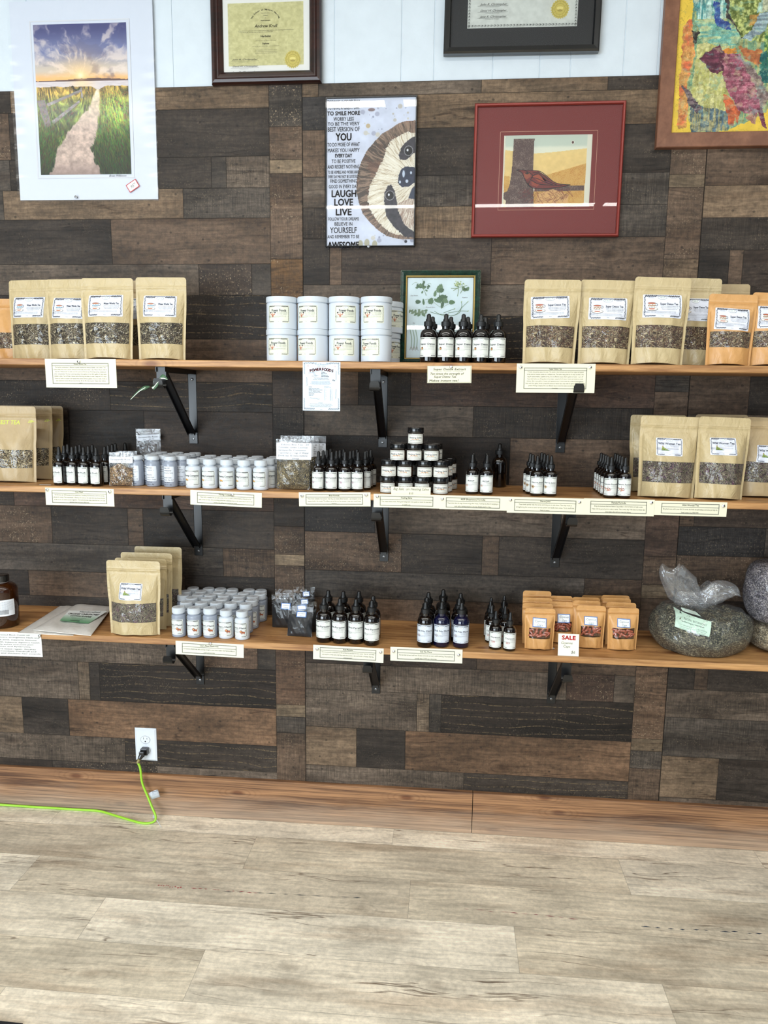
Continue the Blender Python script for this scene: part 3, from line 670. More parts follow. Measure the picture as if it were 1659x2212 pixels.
def bracket(k, x, zlow, label):
    zt = shz(k, x)-0.0195; b = empty('shelf_bracket', (x, 0, zt)); L = zt-zlow+0.016; W = 0.0145; T = 0.004
    def U(mb, p0, p1, w, d):                # a folded channel from p0 to p1 in the y-z plane
        p0 = Vector((0, *p0)); p1 = Vector((0, *p1)); t = (p1-p0).normalized(); nrm = Vector((0, -t.z, t.y))
        for (xa, xb, da, db) in ((-w, w, 0, 0.0022), (-w, -w+0.0022, 0, d), (w-0.0022, w, 0, d)):
            v = [Vector((x_, 0, 0))+q+nrm*e for x_ in (xa, xb) for q in (p0, p1) for e in (da, db)]
            mb.add(v, [(0, 1, 3, 2), (4, 6, 7, 5), (0, 4, 5, 1), (2, 3, 7, 6), (0, 2, 6, 4), (1, 5, 7, 3)])
    m = MB(); U(m, (-0.0010, -0.001), (-0.0010, -L+0.03), W, 0.014); m.box(-W, W, -0.0045, -0.0008, -L, -L+0.032)
    m.obj('wall_plate', M['black_metal'], b, bevel=0.0008)
    m = MB(); U(m, (-0.27, -0.0012), (-0.004, -0.0012), W, -0.013); m.obj('arm', M['black_metal'], b)
    m = MB(); U(m, (-0.0155, -L+0.036), (-0.245, -0.012), W*0.86, 0.010); m.obj('brace', M['black_metal'], b)
    # hook: strip down from the arm's end, curling forward to a rounded lip
    path = [(-0.262, -0.001), (-0.262, -0.045)]; hr = 0.0146
    for a in range(0, 181, 20): path.append((-0.262-hr+hr*math.cos(math.radians(a)), -0.050-hr*0.8*math.sin(math.radians(a))))
    path += [(-0.2925, -0.043), (-0.2940, -0.034)]
    v = []; f = []
    for i, (y, z) in enumerate(path):
        w = W if i < len(path)-2 else (W*0.98 if i == len(path)-2 else W*0.72)
        q0 = path[max(i-1, 0)]; q1 = path[min(i+1, len(path)-1)]; t = Vector((0, q1[0]-q0[0], q1[1]-q0[1])).normalized(); nn = Vector((0, -t.z, t.y))*0.0011
        for s in (-1, 1):
            for e in (-1, 1): v.append(Vector((s*w, y, z))+nn*e)
    for i in range(len(path)-1):
        a = i*4; c = a+4
        for p, q in ((0, 1), (1, 3), (3, 2), (2, 0)): f.append((a+p, a+q, c+q, c+p))
    f += [(0, 2, 3, 1), ((len(path)-1)*4, (len(path)-1)*4+1, (len(path)-1)*4+3, (len(path)-1)*4+2)]
    raw_obj('hook', v, f, M['black_metal'], b, True, angle=50)
    for z in (-L+0.016, -0.030):
        RX = Matrix.Rotation(PI/2, 3, 'X'); yy = -0.0045 if z < -0.05 else -0.0035
        s = MB().lathe([(0.0046, 0), (0.0042, 0.0012), (0.0022, 0.0018), (0.0019, 0.0006)], 14, (0, yy, z), RX).obj('screw', M['screw'], b, True)
    return tag(b, label, 'shelf bracket', 'black steel shelf brackets with hooks')
for k, nm in ((1, 'top'), (2, 'middle'), (3, 'lowest')):
    pos = {1: ((418, 948), (826.7, 956), (1210, 967)), 2: ((429, 1190), (829.5, 1202.6), (1198.6, 1215)), 3: ((432.5, 1469), (812, 1488.5), (1190.7, 1509.5))}[k]
    for i, (px, py) in enumerate(pos):
        p = onY(px, py, -0.003)
        bracket(k, p.x, p.z, f"{('left', 'middle', 'right')[i]} black steel bracket with a hook under the {nm} pine shelf")
# variegated leaf caught on the hook of the top left bracket
t = empty('leaf_sprig', onY(335, 838, -0.285))
def ribbon(pts, ws, wy=0.0):
    v = []; f = []; P = [onY(px, py, y) for px, py, y in pts]; n = 6; Q = catmull(P, n)
    for i, q in enumerate(Q):
        s = i/(len(Q)-1)*(len(ws)-1); a = int(min(s, len(ws)-2)); w = ws[a]+(ws[a+1]-ws[a])*(s-a)
        d = (Q[min(i+1, len(Q)-1)]-Q[max(i-1, 0)]).normalized(); nr = Vector((-d.z, 0.25, d.x)).normalized()
        v += [q+nr*w-t.location, q-nr*w-t.location]
    for i in range(len(Q)-1): f.append((2*i, 2*i+1, 2*i+3, 2*i+2))
    return v, f
for pts, ws, mt in ([[(282, 862, -.30), (298, 846, -.30), (312, 838, -.295), (323, 835, -.29)], [.0005, .002, .006, .002], 'leaf'], [[(282, 863, -.301), (300, 846, -.301), (314, 837, -.296)], [.0006, .001, .0012], 'white_leaf'],
                    [[(330, 839, -.291), (338, 832, -.292), (343, 822, -.292), (352, 812, -.292), (362, 819, -.292)], [.006, .005, .002, .005, .001], 'leaf'],
                    [[(331, 825, -.293), (342, 819, -.293), (352, 817, -.293), (362, 820, -.293)], [.0008, .0016, .0016, .0005], 'white_leaf'],
                    [[(329, 839, -.293), (334, 834, -.293), (341, 825, -.293), (344, 820, -.293)], [.003, .0012, .0012, .002], 'white_leaf']):
    v, f = ribbon(pts, ws); o = raw_obj('leaf_blade', v, f, M[mt], t, True); prism_sides(o, 0.0006)
tag(t, 'curled green and white variegated leaf hanging on the top left bracket hook', 'leaf')

# ------------------------------------------------------------------ outlet, cord, floor bits
a = onY(291, 1577, -0.004); b = onY(342, 1648, -0.004); oc = Vector(((onY(291, 1577).x+onY(337, 1577).x+onY(342, 1648).x+onY(296, 1648).x)/4, 0, 0.2615)); ow, oh = 0.079, 0.123
t = empty('wall_outlet', (oc.x, 0, oc.z))
v = []
for (w, h, y) in ((ow/2, oh/2, -0.0004), (ow/2, oh/2, -0.003), (ow/2-0.006, oh/2-0.006, -0.0065)): v += [(-w, y, -h), (w, y, -h), (w, y, h), (-w, y, h)]
f = [(8, 9, 10, 11)]
for q in (0, 4):
    for i in range(4): f.append((q+i, q+(i+1) % 4, q+4+(i+1) % 4, q+4+i))
raw_obj('cover_plate', v, f, M['outlet'], t)
for zc in (0.0195, -0.0195):
    m = MB(); pts = []
    for i in range(28):
        g = 2*PI*i/28; x = 0.0168*math.cos(g); z = 0.0168*math.sin(g); pts.append((x, max(-0.0138, min(0.0138, z))))
    v = [(x, -0.0062, z+zc) for x, z in pts]+[(x*.97, -0.0082, z*.97+zc) for x, z in pts]; f = [tuple(range(28, 56))]+[(i, (i+1) % 28, 28+(i+1) % 28, 28+i) for i in range(28)]
    rc = raw_obj('receptacle', v, f, M['outlet'], t)
    rg = print_obj('slot', [P_ring(0, 0, .0178, .0148, .0008, (110, 114, 120), 0, 28), P_rect(-.0072, .001, -.0056, .0085, (40, 40, 42)), P_rect(.0056, .001, .0070, .0075, (40, 40, 42)), P_ell(0, -.0065, .0026, .0024, (40, 40, 42))], map_flat(0, zc, -0.0083), rc)
MB().lathe([(0.003, 0), (0.0026, 0.0012)], 12, (0, -0.0064, 0), Matrix.Rotation(PI/2, 3, 'X')).obj('screw', M['outlet'], t, True)
tag(t, 'white duplex wall outlet above the wooden baseboard', 'outlet')
t = empty('extension_cord', (oc.x, -0.03, oc.z-0.0195))
L_ = lambda p: Vector(p)-t.location
pl = oc+Vector((0.0, -0.0085, -0.0195)); mb = MB()
mb.box(-0.013, 0.013, -0.018, 0.0, -0.012, 0.012); mb.box(-0.013, 0.006, -0.030, -0.016, -0.013, 0.006)
mb.tube([(-0.004, -0.022, -0.006), (-0.012, -0.028, -0.020)], [0.0095, 0.0075], 12)
mb.v = [tuple(Vector(p)+pl-t.location) for p in mb.v]; mb.obj('plug', M['blackcap'], t, bevel=0.002)
w = [pl+Vector((-0.012, -0.028, -0.020)), pl+Vector((-0.018, -0.031, -0.034))]
MB().tube([L_(q) for q in w], [0.0062, 0.0058], 12).obj('ferrule', M['brass'], t, True)
pts = [w[1]+Vector((0, 0, .004)), onY(303, 1660, -0.040), onY(307, 1690, -0.042), onY(318, 1718, -0.045), onY(329, 1745, -0.055), onY(336, 1762, -0.068)]
zc_ = 0.0045
fl = [onZ(334.5, 1773, 0.010), onZ(322, 1778, zc_), onZ(305, 1777.5, zc_), onZ(280, 1771, zc_), onZ(250, 1762, zc_), onZ(215, 1752, zc_), (onZ(180, 1746.5, zc_)), onZ(130, 1744, zc_), onZ(70, 1742, zc_), onZ(20, 1739.5, 0.006), onZ(-20, 1737, 0.01), onZ(-120, 1732, zc_)]
fl = [Vector((q.x, min(q.y, -0.0245), q.z)) for q in fl]
MB().tube([L_(q) for q in catmull(pts+fl, 8)], 0.0041, 12).obj('cable', M['cord'], t, True)
tc = onY(330, 1719, -0.052)
v = []; f = []
for i in range(9):
    s = i/8; a_ = onY(321+20*s, 1714-14*s+6*s*s, -0.050-0.004*math.sin(s*3)); b_ = onY(328+18*s, 1727-6*s, -0.050-0.004*math.sin(s*3)); v += [L_(a_), L_(b_)]
for i in range(8): f.append((2*i, 2*i+1, 2*i+3, 2*i+2))
tg = raw_obj('warning_tag', v, f, M['white_pl'], t, True); prism_sides(tg, 0.0005)
a_ = onY(335, 1713, -0.0555)
print_obj('lettering', flatten([P_text('WARNING', 0, 0.006, 0.0045, al='c', bold=.02), P_text('indoor outdoor use', 0, 0.0015, 0.0026), P_text('do not run through', 0, -0.002, 0.0026), P_text('doorways or walls', 0, -0.0055, 0.0026)]), lambda x, z, o: np.stack([x+(a_-t.location).x, np.full_like(x, (a_-t.location).y)-o, z+x*0.35+(a_-t.location).z-0.001], 1), tg)
za = onZ(333, 1764, 0.016); zb = onZ(348.5, 1787, 0.002)
MB().tube([L_(za), L_((za+zb)/2+Vector((0, 0, .002))), L_(zb)], [0.0012, 0.0012, 0.0008], 6).lathe([(0.0055, -0.002), (0.0055, 0.002)], 14, tuple(L_(za+Vector((0.0005, 0, 0.0)))), Matrix.Rotation(0.4, 3, 'X')).obj('cable_tie', M['white_pl'], t)
tag(t, 'lime green extension cord plugged into the white outlet and trailing left', 'extension cord')
def streak(px0, py0, px1, py1, w, col, label, seed):
    a = onZ(px0, py0); b = onZ(px1, py1); c = (a+b)/2; o = empty('paint_mark', (c.x, c.y, 0.0)); r = random.Random(seed); v = []; f = []
    d = b-a; L = d.length; d.normalize(); q = Vector((-d.y, d.x, 0)); n = 10; pr = []
    for i in range(n):
        s0 = -L/2+L*i/n+r.uniform(0, L/n*.3); s1 = s0+L/n*r.uniform(.4, .95); off = r.uniform(-w, w)*.5
        pr.append(P_line([(s0, off), ((s0+s1)/2, off+r.uniform(-w, w)*.2), (s1, off)], w*r.uniform(.4, 1), col, 0, True))
    print_obj('paint', pr, lambda x, y, o_: np.stack([x*d.x+y*q.x, x*d.y+y*q.y, np.full_like(x, 0.0003+o_)], 1), o); tag(o, label, 'paint mark', 'paint marks on the floor')
streak(340, 1913, 392, 1917, 0.008, (176, 58, 66), 'brightest short red paint streak on the pale floor planks', 1)
streak(408, 1917, 560, 1930, 0.004, (166, 92, 92), 'faint thin red streak trailing right of the bright red one', 2)
streak(480, 1926, 790, 1940, 0.004, (52, 62, 70), 'dotted dark line beside the faint red streak on the floor', 3)
streak(1000, 1963, 1250, 1985, 0.004, (150, 84, 88), 'faint red streak on the right half of the floor', 4)
streak(1380, 2002, 1659, 2018, 0.005, (50, 64, 84), 'thin dark blue line at the right edge of the floor', 5)
a = onZ(-10, 2203); b = onZ(95, 2216)
MB().box(-0.5, 0.42, -0.55, 0.0, 0.0005, 0.006).obj('floor_mat', M['mat_black'])
fm = bpy.data.objects['floor_mat']; fm.location = (onZ(20, 2206).x-0.38, onZ(0, 2204).y, 0); fm.rotation_euler = (0, 0, -0.02); tag(fm, 'black rubber mat edge at the bottom left corner of the floor', 'mat')
for px, py, lab in ((167, 427, 'small black screw holding up the beach photograph'), (577, 176, 'small steel screw under the yellow diploma frame'), (797, 533, 'small steel screw under the sloth poster')):
    p = onY(px, py, -0.004); s = empty('screw', (p.x, 0, p.z))
    MB().lathe([(0.002, -0.001), (0.002, 0.012), (0.0044, 0.0125), (0.0044, 0.0145), (0.002, 0.015)], 14, (0, 0, 0), Matrix.Rotation(PI/2, 3, 'X')).obj('screw_head', M['screw'], s, True); tag(s, lab, 'screw', 'screws under the wall pictures')
# ------------------------------------------------------------------ pictures on the wall
def frame_sweep(name, w, h, prof, mat, parent, smooth=False):
    v = []; f = []; m = len(prof)
    for sx, sz in ((-1, -1), (1, -1), (1, 1), (-1, 1)):
        for ins, y in prof: v.append((sx*(w/2-ins), -y, sz*(h/2-ins)))
    for i in range(4):
        j = (i+1) % 4
        for k in range(m): f.append((i*m+k, j*m+k, j*m+(k+1) % m, i*m+(k+1) % m))
    return raw_obj(name, v, f, mat, parent, smooth, angle=30)
def panel_box(name, w, h, y0, y1, mat, parent): return MB().box(-w/2, w/2, -y1, -y0, -h/2, h/2).obj(name, mat, parent)
def pane(w, h, y, parent): return raw_obj('glass', [(-w/2, -y, -h/2), (w/2, -y, -h/2), (w/2, -y, h/2), (-w/2, -y, h/2)], [(0, 1, 2, 3)], M['pane'], parent)
def pic(name, cx, cz, y=-0.0008, roll=0.0, pitch=0.0):
    o = empty(name, (cx, y, cz)); o.rotation_euler = (pitch, roll, 0); return o

# 1 photograph of a beach path in a white mount and clear sleeve
def beach(u, v):
    X = u*869; col = np.zeros(u.shape+(3,)); hz = 0.625
    sv = np.clip((v-hz)/(1-hz), 0, 1)
    s = mixa(np.full(u.shape+(3,), 1.0)*np.array([240, 178, 110]), (200, 186, 170), sst(0.03, 0.2, sv)); s = mixa(s, (112, 120, 160), sst(0.2, 0.52, sv)); s = mixa(s, (62, 64, 112), sst(0.5, 1.0, sv))
    dx = u-0.49; dy = (v-0.665)*1.6; rr = np.hypot(dx, dy)+1e-3; an = np.arctan2(dy, dx)
    cl = fbm(an*7.0+2.5*fbm(u*9, v*11, 5, 5), np.log(rr+.04)*3.0, 3, 6); cl2 = fbm(u*5+4, v*9, 9, 5)
    cm = sst(0.46, 0.70, cl*0.65+cl2*0.4)*sst(0.03, 0.2, sv)*(1-0.4*sv)
    s = mixa(s, (226, 210, 200), cm*0.95); s = mixa(s, (84, 74, 96), sst(0.56, 0.72, fbm(u*6, v*12, 31, 4))*0.5*(1-sv))
    s = mixa(s, (255, 236, 190), np.exp(-rr*rr/0.0035)*0.9); s = mixa(s, (255, 255, 250), np.exp(-rr*rr/0.0005))
    s = mixa(s, (252, 196, 120), np.exp(-rr*rr/0.05)*0.45)
    hill = hz+0.004+0.014*np.exp(-((u-0.62)/0.33)**2)+0.003*vnoise(u*40, u*0, 2); s = mixa(s, (92, 66, 62), ((v < hill)*1.0)*(1-np.exp(-rr*rr/.004)*.7))
    wt = mixa(np.full(u.shape+(3,), 1.0)*np.array([206, 196, 198]), (236, 206, 170), np.exp(-((u-.5)/.12)**2)); wt = wt+(vnoise(u*20, v*300, 4)[..., None]-.5)*20
    s = np.where((v < hz)[..., None], wt, s)
    gt = 0.585+0.012*fbm(u*30, v*0, 8, 3)-0.02*np.exp(-((u-0.68)/0.05)**2)
    bl = fbm(u*120+v*34*np.sin(u*9), v*22, 12, 4); bl = np.clip((bl-.5)*1.9+.5, 0, 1); bl2 = fbm(u*26+v*8, v*16, 14, 4)
    t = np.clip((gt-v)/0.58, 0, 1)
    g = mixa(np.full(u.shape+(3,), 1.0)*np.array([170, 138, 66]), (98, 112, 48), sst(0.03, 0.25, t)); g = mixa(g, (44, 58, 34), sst(0.35, 0.9, t)); g = mixa(g, (150, 178, 62), np.exp(-(((u-.86)/.16)**2+((v-.42)/.11)**2))*.75)
    g = g*(0.30+1.25*bl)[..., None]*(0.50+0.9*bl2)[..., None]
    pl = np.interp(v, [0, .16, .30, .43, .50, .57], [.10, .19, .34, .54, .60, .655]); pr_ = np.interp(v, [0, .16, .30, .43, .50, .57], [.66, .58, .65, .68, .69, .685])
    jn = (fbm(u*25, v*22, 21, 3)-.5)*0.09*(1-v); sm = sst(-0.012, 0.012, u-pl+jn)*sst(-0.012, 0.012, pr_-u+jn)*(v < .575)
    sd = mixa(np.full(u.shape+(3,), 1.0)*np.array([196, 172, 158]), (236, 214, 180), sst(.3, .56, v)); ft = fbm(u*26, v*46, 25, 4); sd = sd*(0.68+0.52*ft)[..., None]; sd = mixa(sd, (120, 100, 96), (v < .12)*(.12-v)/.12*.6)
    gr = mixa(g, sd, sm); s = np.where((v < gt)[..., None], gr, s)
    def Z(pts): return [((x-97)/(780-97), 1-(y-68)/(1180-68)) for x, y in pts]
    wood = np.full(u.shape+(3,), 1.0)*np.array([140, 132, 132])*(0.75+0.5*fbm(u*12, v*90, 40, 3))[..., None]
    for pg in ([(168, 645), (425, 545), (430, 562), (175, 668)], [(200, 775), (415, 622), (418, 640), (215, 800)], [(426, 530), (438, 530), (442, 610), (430, 610)]):
        s = np.where(inpoly(u, v, Z(pg))[..., None], wood, s)
    s = np.where(inpoly(u, v, Z([(97, 622), (155, 615), (196, 805), (150, 830), (118, 700)]))[..., None], wood*np.array([0.86, .82, .84]), s)
    return s
W_, H_ = 0.459, 0.585
t = pic('matted_photograph', -0.694, 2.4105, -0.0015, 0.004)
panel_box('backing_board', W_, H_, 0.0, 0.004, simple('mount_board', (204, 210, 222), 0.6), t)
pw_, ph_ = 0.300, 0.4415; pcx, pcz = -0.699+0.694, 2.4145-2.4105+0.0005
bev = frame_sweep('mount_window', pw_+0.022, ph_+0.022, [(0, 0.0042), (0, 0.0056), (0.0035, 0.0048), (0.0035, 0.0042)], simple('mount_bevel', (206, 208, 214), 0.7), t); bev.location = (pcx, 0, pcz)
pp = raster('photo_print', pw_, ph_, 210, 310, beach, map_flat(pcx, pcz, -0.0046), t, M['gloss_ink'])
rg = random.Random(11); gr = []
for q in range(5200):
    v_ = .575*rg.random()**1.05; lp = np.interp(v_, [0, .16, .30, .43, .57], [.10, .19, .34, .54, .655]); rp = np.interp(v_, [0, .16, .30, .43, .57], [.66, .58, .65, .68, .685])
    u_ = rg.uniform(0.0, lp-.01) if rg.random() < .45 else rg.uniform(rp+.01, 1.0); dk = 1-v_/.6; L = .012+.075*dk*rg.uniform(.4, 1.2); be = rg.uniform(-1, 1)*L*.55+(-.2*L if u_ > .6 else .2*L)
    if u_+be < .005 or u_+be > .995: continue
    base = np.array([176, 150, 70])*(1-min(1, dk*1.9))+np.array([92, 118, 46])*min(1, dk*1.9); base = base*(1-.55*dk*dk)+np.array([150, 178, 60])*.5*math.exp(-(((u_-.86)/.14)**2+((v_-.40)/.12)**2)); cc = tuple(int(min(255, max(8, x*rg.uniform(.35, 1.35)))) for x in base)
    x0 = (u_-.5)*pw_; y0 = (v_-.5)*ph_; yy = min(L*.62, .60-v_)*ph_
    if yy <= 0: continue
    gr.append(P_line([(x0, y0), (x0+be*pw_*.3, y0+yy*.6), (x0+be*pw_, y0+yy)], .0004+.0011*dk, cc, 0.3+rg.random(), True))
print_obj('grass_detail', gr, map_flat(pcx, pcz, -0.0046), pp, M['gloss_ink'])
n_ = 36; m_ = 46; v = []; rg = random.Random(3)
for j in range(m_+1):
    for i in range(n_+1):
        x = -W_/2-0.006+(W_+0.012)*i/n_; z = -H_/2-0.006+(H_+0.006)*j/m_
        ex = min(i, n_-i)/n_; ez = j/m_; wr = 0.0012+0.004*max(0, 1-ez*7)*abs(math.sin(i*0.8+math.sin(i*.37)*2))+0.003*max(0, 1-ex*9)*abs(math.sin(j*0.9))
        v.append((x, -0.0056-wr-0.00010*math.sin(i*0.5+j*0.31), z))
raw_obj('clear_sleeve', v, [(j*(n_+1)+i, j*(n_+1)+i+1, (j+1)*(n_+1)+i+1, (j+1)*(n_+1)+i) for j in range(m_) for i in range(n_)], mat_film('photo_sleeve_film', 0.012, sc=9, wr=0.10, rough=0.16), t, True)
pr = [P_rect(-.019, -.013, .019, .013, (186, 50, 60), 1), P_rect(-.0165, -.0108, .0165, .0108, (240, 236, 232), 2), P_text('95', -.003, -.005, .013, (30, 30, 40), 3, shear=.3), P_text('00', .0085, .0005, .007, (30, 30, 40), 3)]
print_obj('price_sticker', pr, map_flat(-0.548+0.694+0.0035, 2.158-2.4105, -0.0085, 0.55), t)
print_obj('signature', P_text('Bryan Wilkinson', 0, 0, .0085, (40, 40, 50), 1, shear=.45), map_flat(-0.595+0.694, 2.187-2.4105, -0.0046), t)
tag(t, 'matted photograph of a sandy beach path at sunset in a clear plastic sleeve', 'picture')

# 2 diploma on yellow parchment in a mahogany frame
def parch(c, a=10):
    def fn(u, v):
        n = fbm(u*26, v*22, 3, 4)-.5; return np.full(u.shape+(3,), 1.0)*np.array(c)+n[..., None]*a*4
    return fn
def seal(cx, cz, r):
    a = np.linspace(0, 2*PI, 96, endpoint=False); rr = r*(1+0.05*np.sign(np.sin(a*24)))
    pr = [P_poly(np.stack([cx+rr*np.cos(a), cz+rr*np.sin(a)], 1), (200, 184, 92), 2), P_ring(cx, cz, r*.88, r*.88, r*.05, (160, 142, 58), 3), P_ring(cx, cz, r*.60, r*.60, r*.04, (164, 146, 60), 3)]
    for i in range(12): pr.append(P_ell(cx+r*.74*math.cos(i*.52), cz+r*.74*math.sin(i*.52), r*.07, r*.03, (166, 148, 66), 3, 8, i*.52))
    pr += [P_ell(cx, cz+r*.1, r*.38, r*.18, (226, 212, 128), 3), P_ell(cx, cz-r*.15, r*.3, r*.12, (168, 150, 70), 4)]
    return pr
fw = 0.341; fx = (-0.28+0.063)/2; fh = 0.292; fzb = 2.447
t = pic('framed_diploma', fx, fzb+fh/2, -0.0015, 0.0)
frame_sweep('frame', fw, fh, [(0, 0), (0, 0.012), (0.004, 0.020), (0.012, 0.022), (0.018, 0.016), (0.022, 0.016), (0.027, 0.019), (0.033, 0.014), (0.037, 0.009), (0.037, 0)], M['mahog'], t)
panel_box('mount', fw-0.07, fh-0.07, 0.004, 0.007, simple('cream_mount', (226, 224, 218), 0.7), t)
D0 = onY(494, 143, -.01); D1 = onY(655, 2, -.01); dw = D1.x-D0.x; dh = D1.z-D0.z; dcx = (D0.x+D1.x)/2-fx; dcz = (D0.z+D1.z)/2-(fzb+fh/2)
doc = raster('certificate', dw, dh, 150, 130, parch((198, 192, 142)), map_flat(dcx, dcz, -0.0074), t, M['matte_ink'])
K = (36, 34, 30); S = dw/764.0
def dz(y): return dh/2-(y-5)*S
def dx(x): return (x-450)*S
pr = [P_text('Division', 0, dz(127), .0042, K), P_text('of', 0, dz(150), .0042, K), P_text('Herbal Education', 0, dz(173), .0042, K, bold=.01),
      P_text('Andrew Krull', 0, dz(232), .0125, K, shear=.25, bold=.008), P_text('Herbalist', 0, dz(322), .0085, K, bold=.02), P_text('Diploma', 0, dz(387), .0062, K, bold=.02),
      P_text('Recommended by the Board of', 0, dz(104), .0022, K), P_text('having satisfactorily completed The School of Natural Healing Master Herbalist course and having passed all examinations', 0, dz(262), .0026, K, fit=dw*.74), P_text('prescribed by the faculty is hereby awarded this', -dw*.13, dz(276), .0026, K, fit=dw*.46),
      P_text('Given this day by the directors of the school', 0, dz(356), .0024, K, fit=dw*.27), P_text('with all the rights and privileges thereunto pertaining', 0, dz(406), .0024, K, fit=dw*.36)]
for i, y in enumerate((442, 456, 470)): pr.append(P_text('The Trustees have set their hand and seal hereto', 0, dz(y), .0024, K, fit=dw*.29))
s_ = 'The School of Natural Healing'
for i, ch in enumerate(s_):
    g = PI*(0.86-0.72*i/(len(s_)-1)); R_ = 0.043; pr.append(P_text(ch, R_*1.05*math.cos(g), dz(205)+R_*0.92*math.sin(g), .0064, K, rot=g-PI/2, bold=.02))
for y, s_ in ((528, 'John R. Christopher'), (592, 'David W. Christopher'), (645, 'Jane R. Christopher')):
    pr += [P_text(s_, dx(235), dz(y), .0066, K, shear=.6, fit=dw*.34), P_line([(dx(90), dz(y+8)), (dx(378), dz(y+8))], .0004, K), P_text('Dr. Christopher, N.D., M.H. Director', dx(225), dz(y+20), .0018, K)]
pr += seal(dx(722), dz(532), 80*S)
print_obj('lettering', pr, map_flat(dcx, dcz, -0.0076), doc)
pane(fw-0.07, fh-0.07, 0.0100, t)
tag(t, 'framed yellow parchment diploma with a gold seal in a dark mahogany frame', 'diploma')

# 3 certificate in the wide black frame
L3 = onY(959, 113, -.02); R3 = onY(1295, 114, -.02); fw = R3.x-L3.x; fh = 0.40; fx = (L3.x+R3.x)/2; fzb = (L3.z+R3.z)/2
t = pic('framed_certificate', fx, fzb+fh/2, -0.0015, 0.008)
frame_sweep('frame', fw, fh, [(0, 0), (0, 0.020), (0.005, 0.024), (0.017, 0.022), (0.020, 0.012), (0.020, 0)], M['blackframe'], t)
panel_box('black_mount', fw-0.038, fh-0.038, 0.004, 0.008, simple('black_mount_board', (20, 22, 26), 0.6), t)
D0 = onY(1010, 59, -.01); D1 = onY(1247, 59, -.01); dw = D1.x-D0.x; dh = 0.26; dcx = (D0.x+D1.x)/2-fx; dcz = (D0.z+D1.z)/2+dh/2-(fzb+fh/2)
doc = raster('certificate', dw, dh, 150, 120, parch((206, 208, 200), 6), map_flat(dcx, dcz, -0.0084), t, M['matte_ink'])
S = dw/830.0; pr = []
dz = lambda y: -dh/2+(207-y)*S
dx = lambda x: (x-452)*S
for i in range(34):
    x = -dw/2+dw*(i+.5)/34
    for zz in (-dh/2+.006, dh/2-.006): pr += [P_ring(x, zz, .0036, .0028, .0009, (90, 92, 88), 2, 10), P_ell(x+.002, zz+.001, .0022, .0012, (70, 72, 70), 3, 8, i)]
for i in range(30):
    z = -dh/2+dh*(i+.5)/30
    for xx in (-dw/2+.005, dw/2-.005): pr += [P_ring(xx, z, .0028, .0034, .0009, (90, 92, 88), 2, 10), P_ell(xx, z+.002, .0012, .0022, (70, 72, 70), 3, 8, i)]
for y, s_ in ((48, 'John R. Christopher'), (92, 'David W. Christopher'), (134, 'Jane R. Christopher')):
    pr += [P_text(s_, dx(230), dz(y), .0082, K, shear=.6, fit=dw*.24), P_line([(dx(112), dz(y+4)), (dx(342), dz(y+4))], .0005, K), P_text('Dr. Christopher, N.D., M.H. Director', dx(225), dz(y+13), .0026, K)]
pr += seal(dx(733), dz(86), 66*S)
pr += [P_text('Certificate', 0, .06, .022, K, shear=.2)]
print_obj('lettering', pr, map_flat(dcx, dcz, -0.0087), doc)
pane(fw-0.04, fh-0.04, 0.0115, t)
tag(t, 'framed grey certificate with gold seal in a wide black mount and frame', 'certificate')

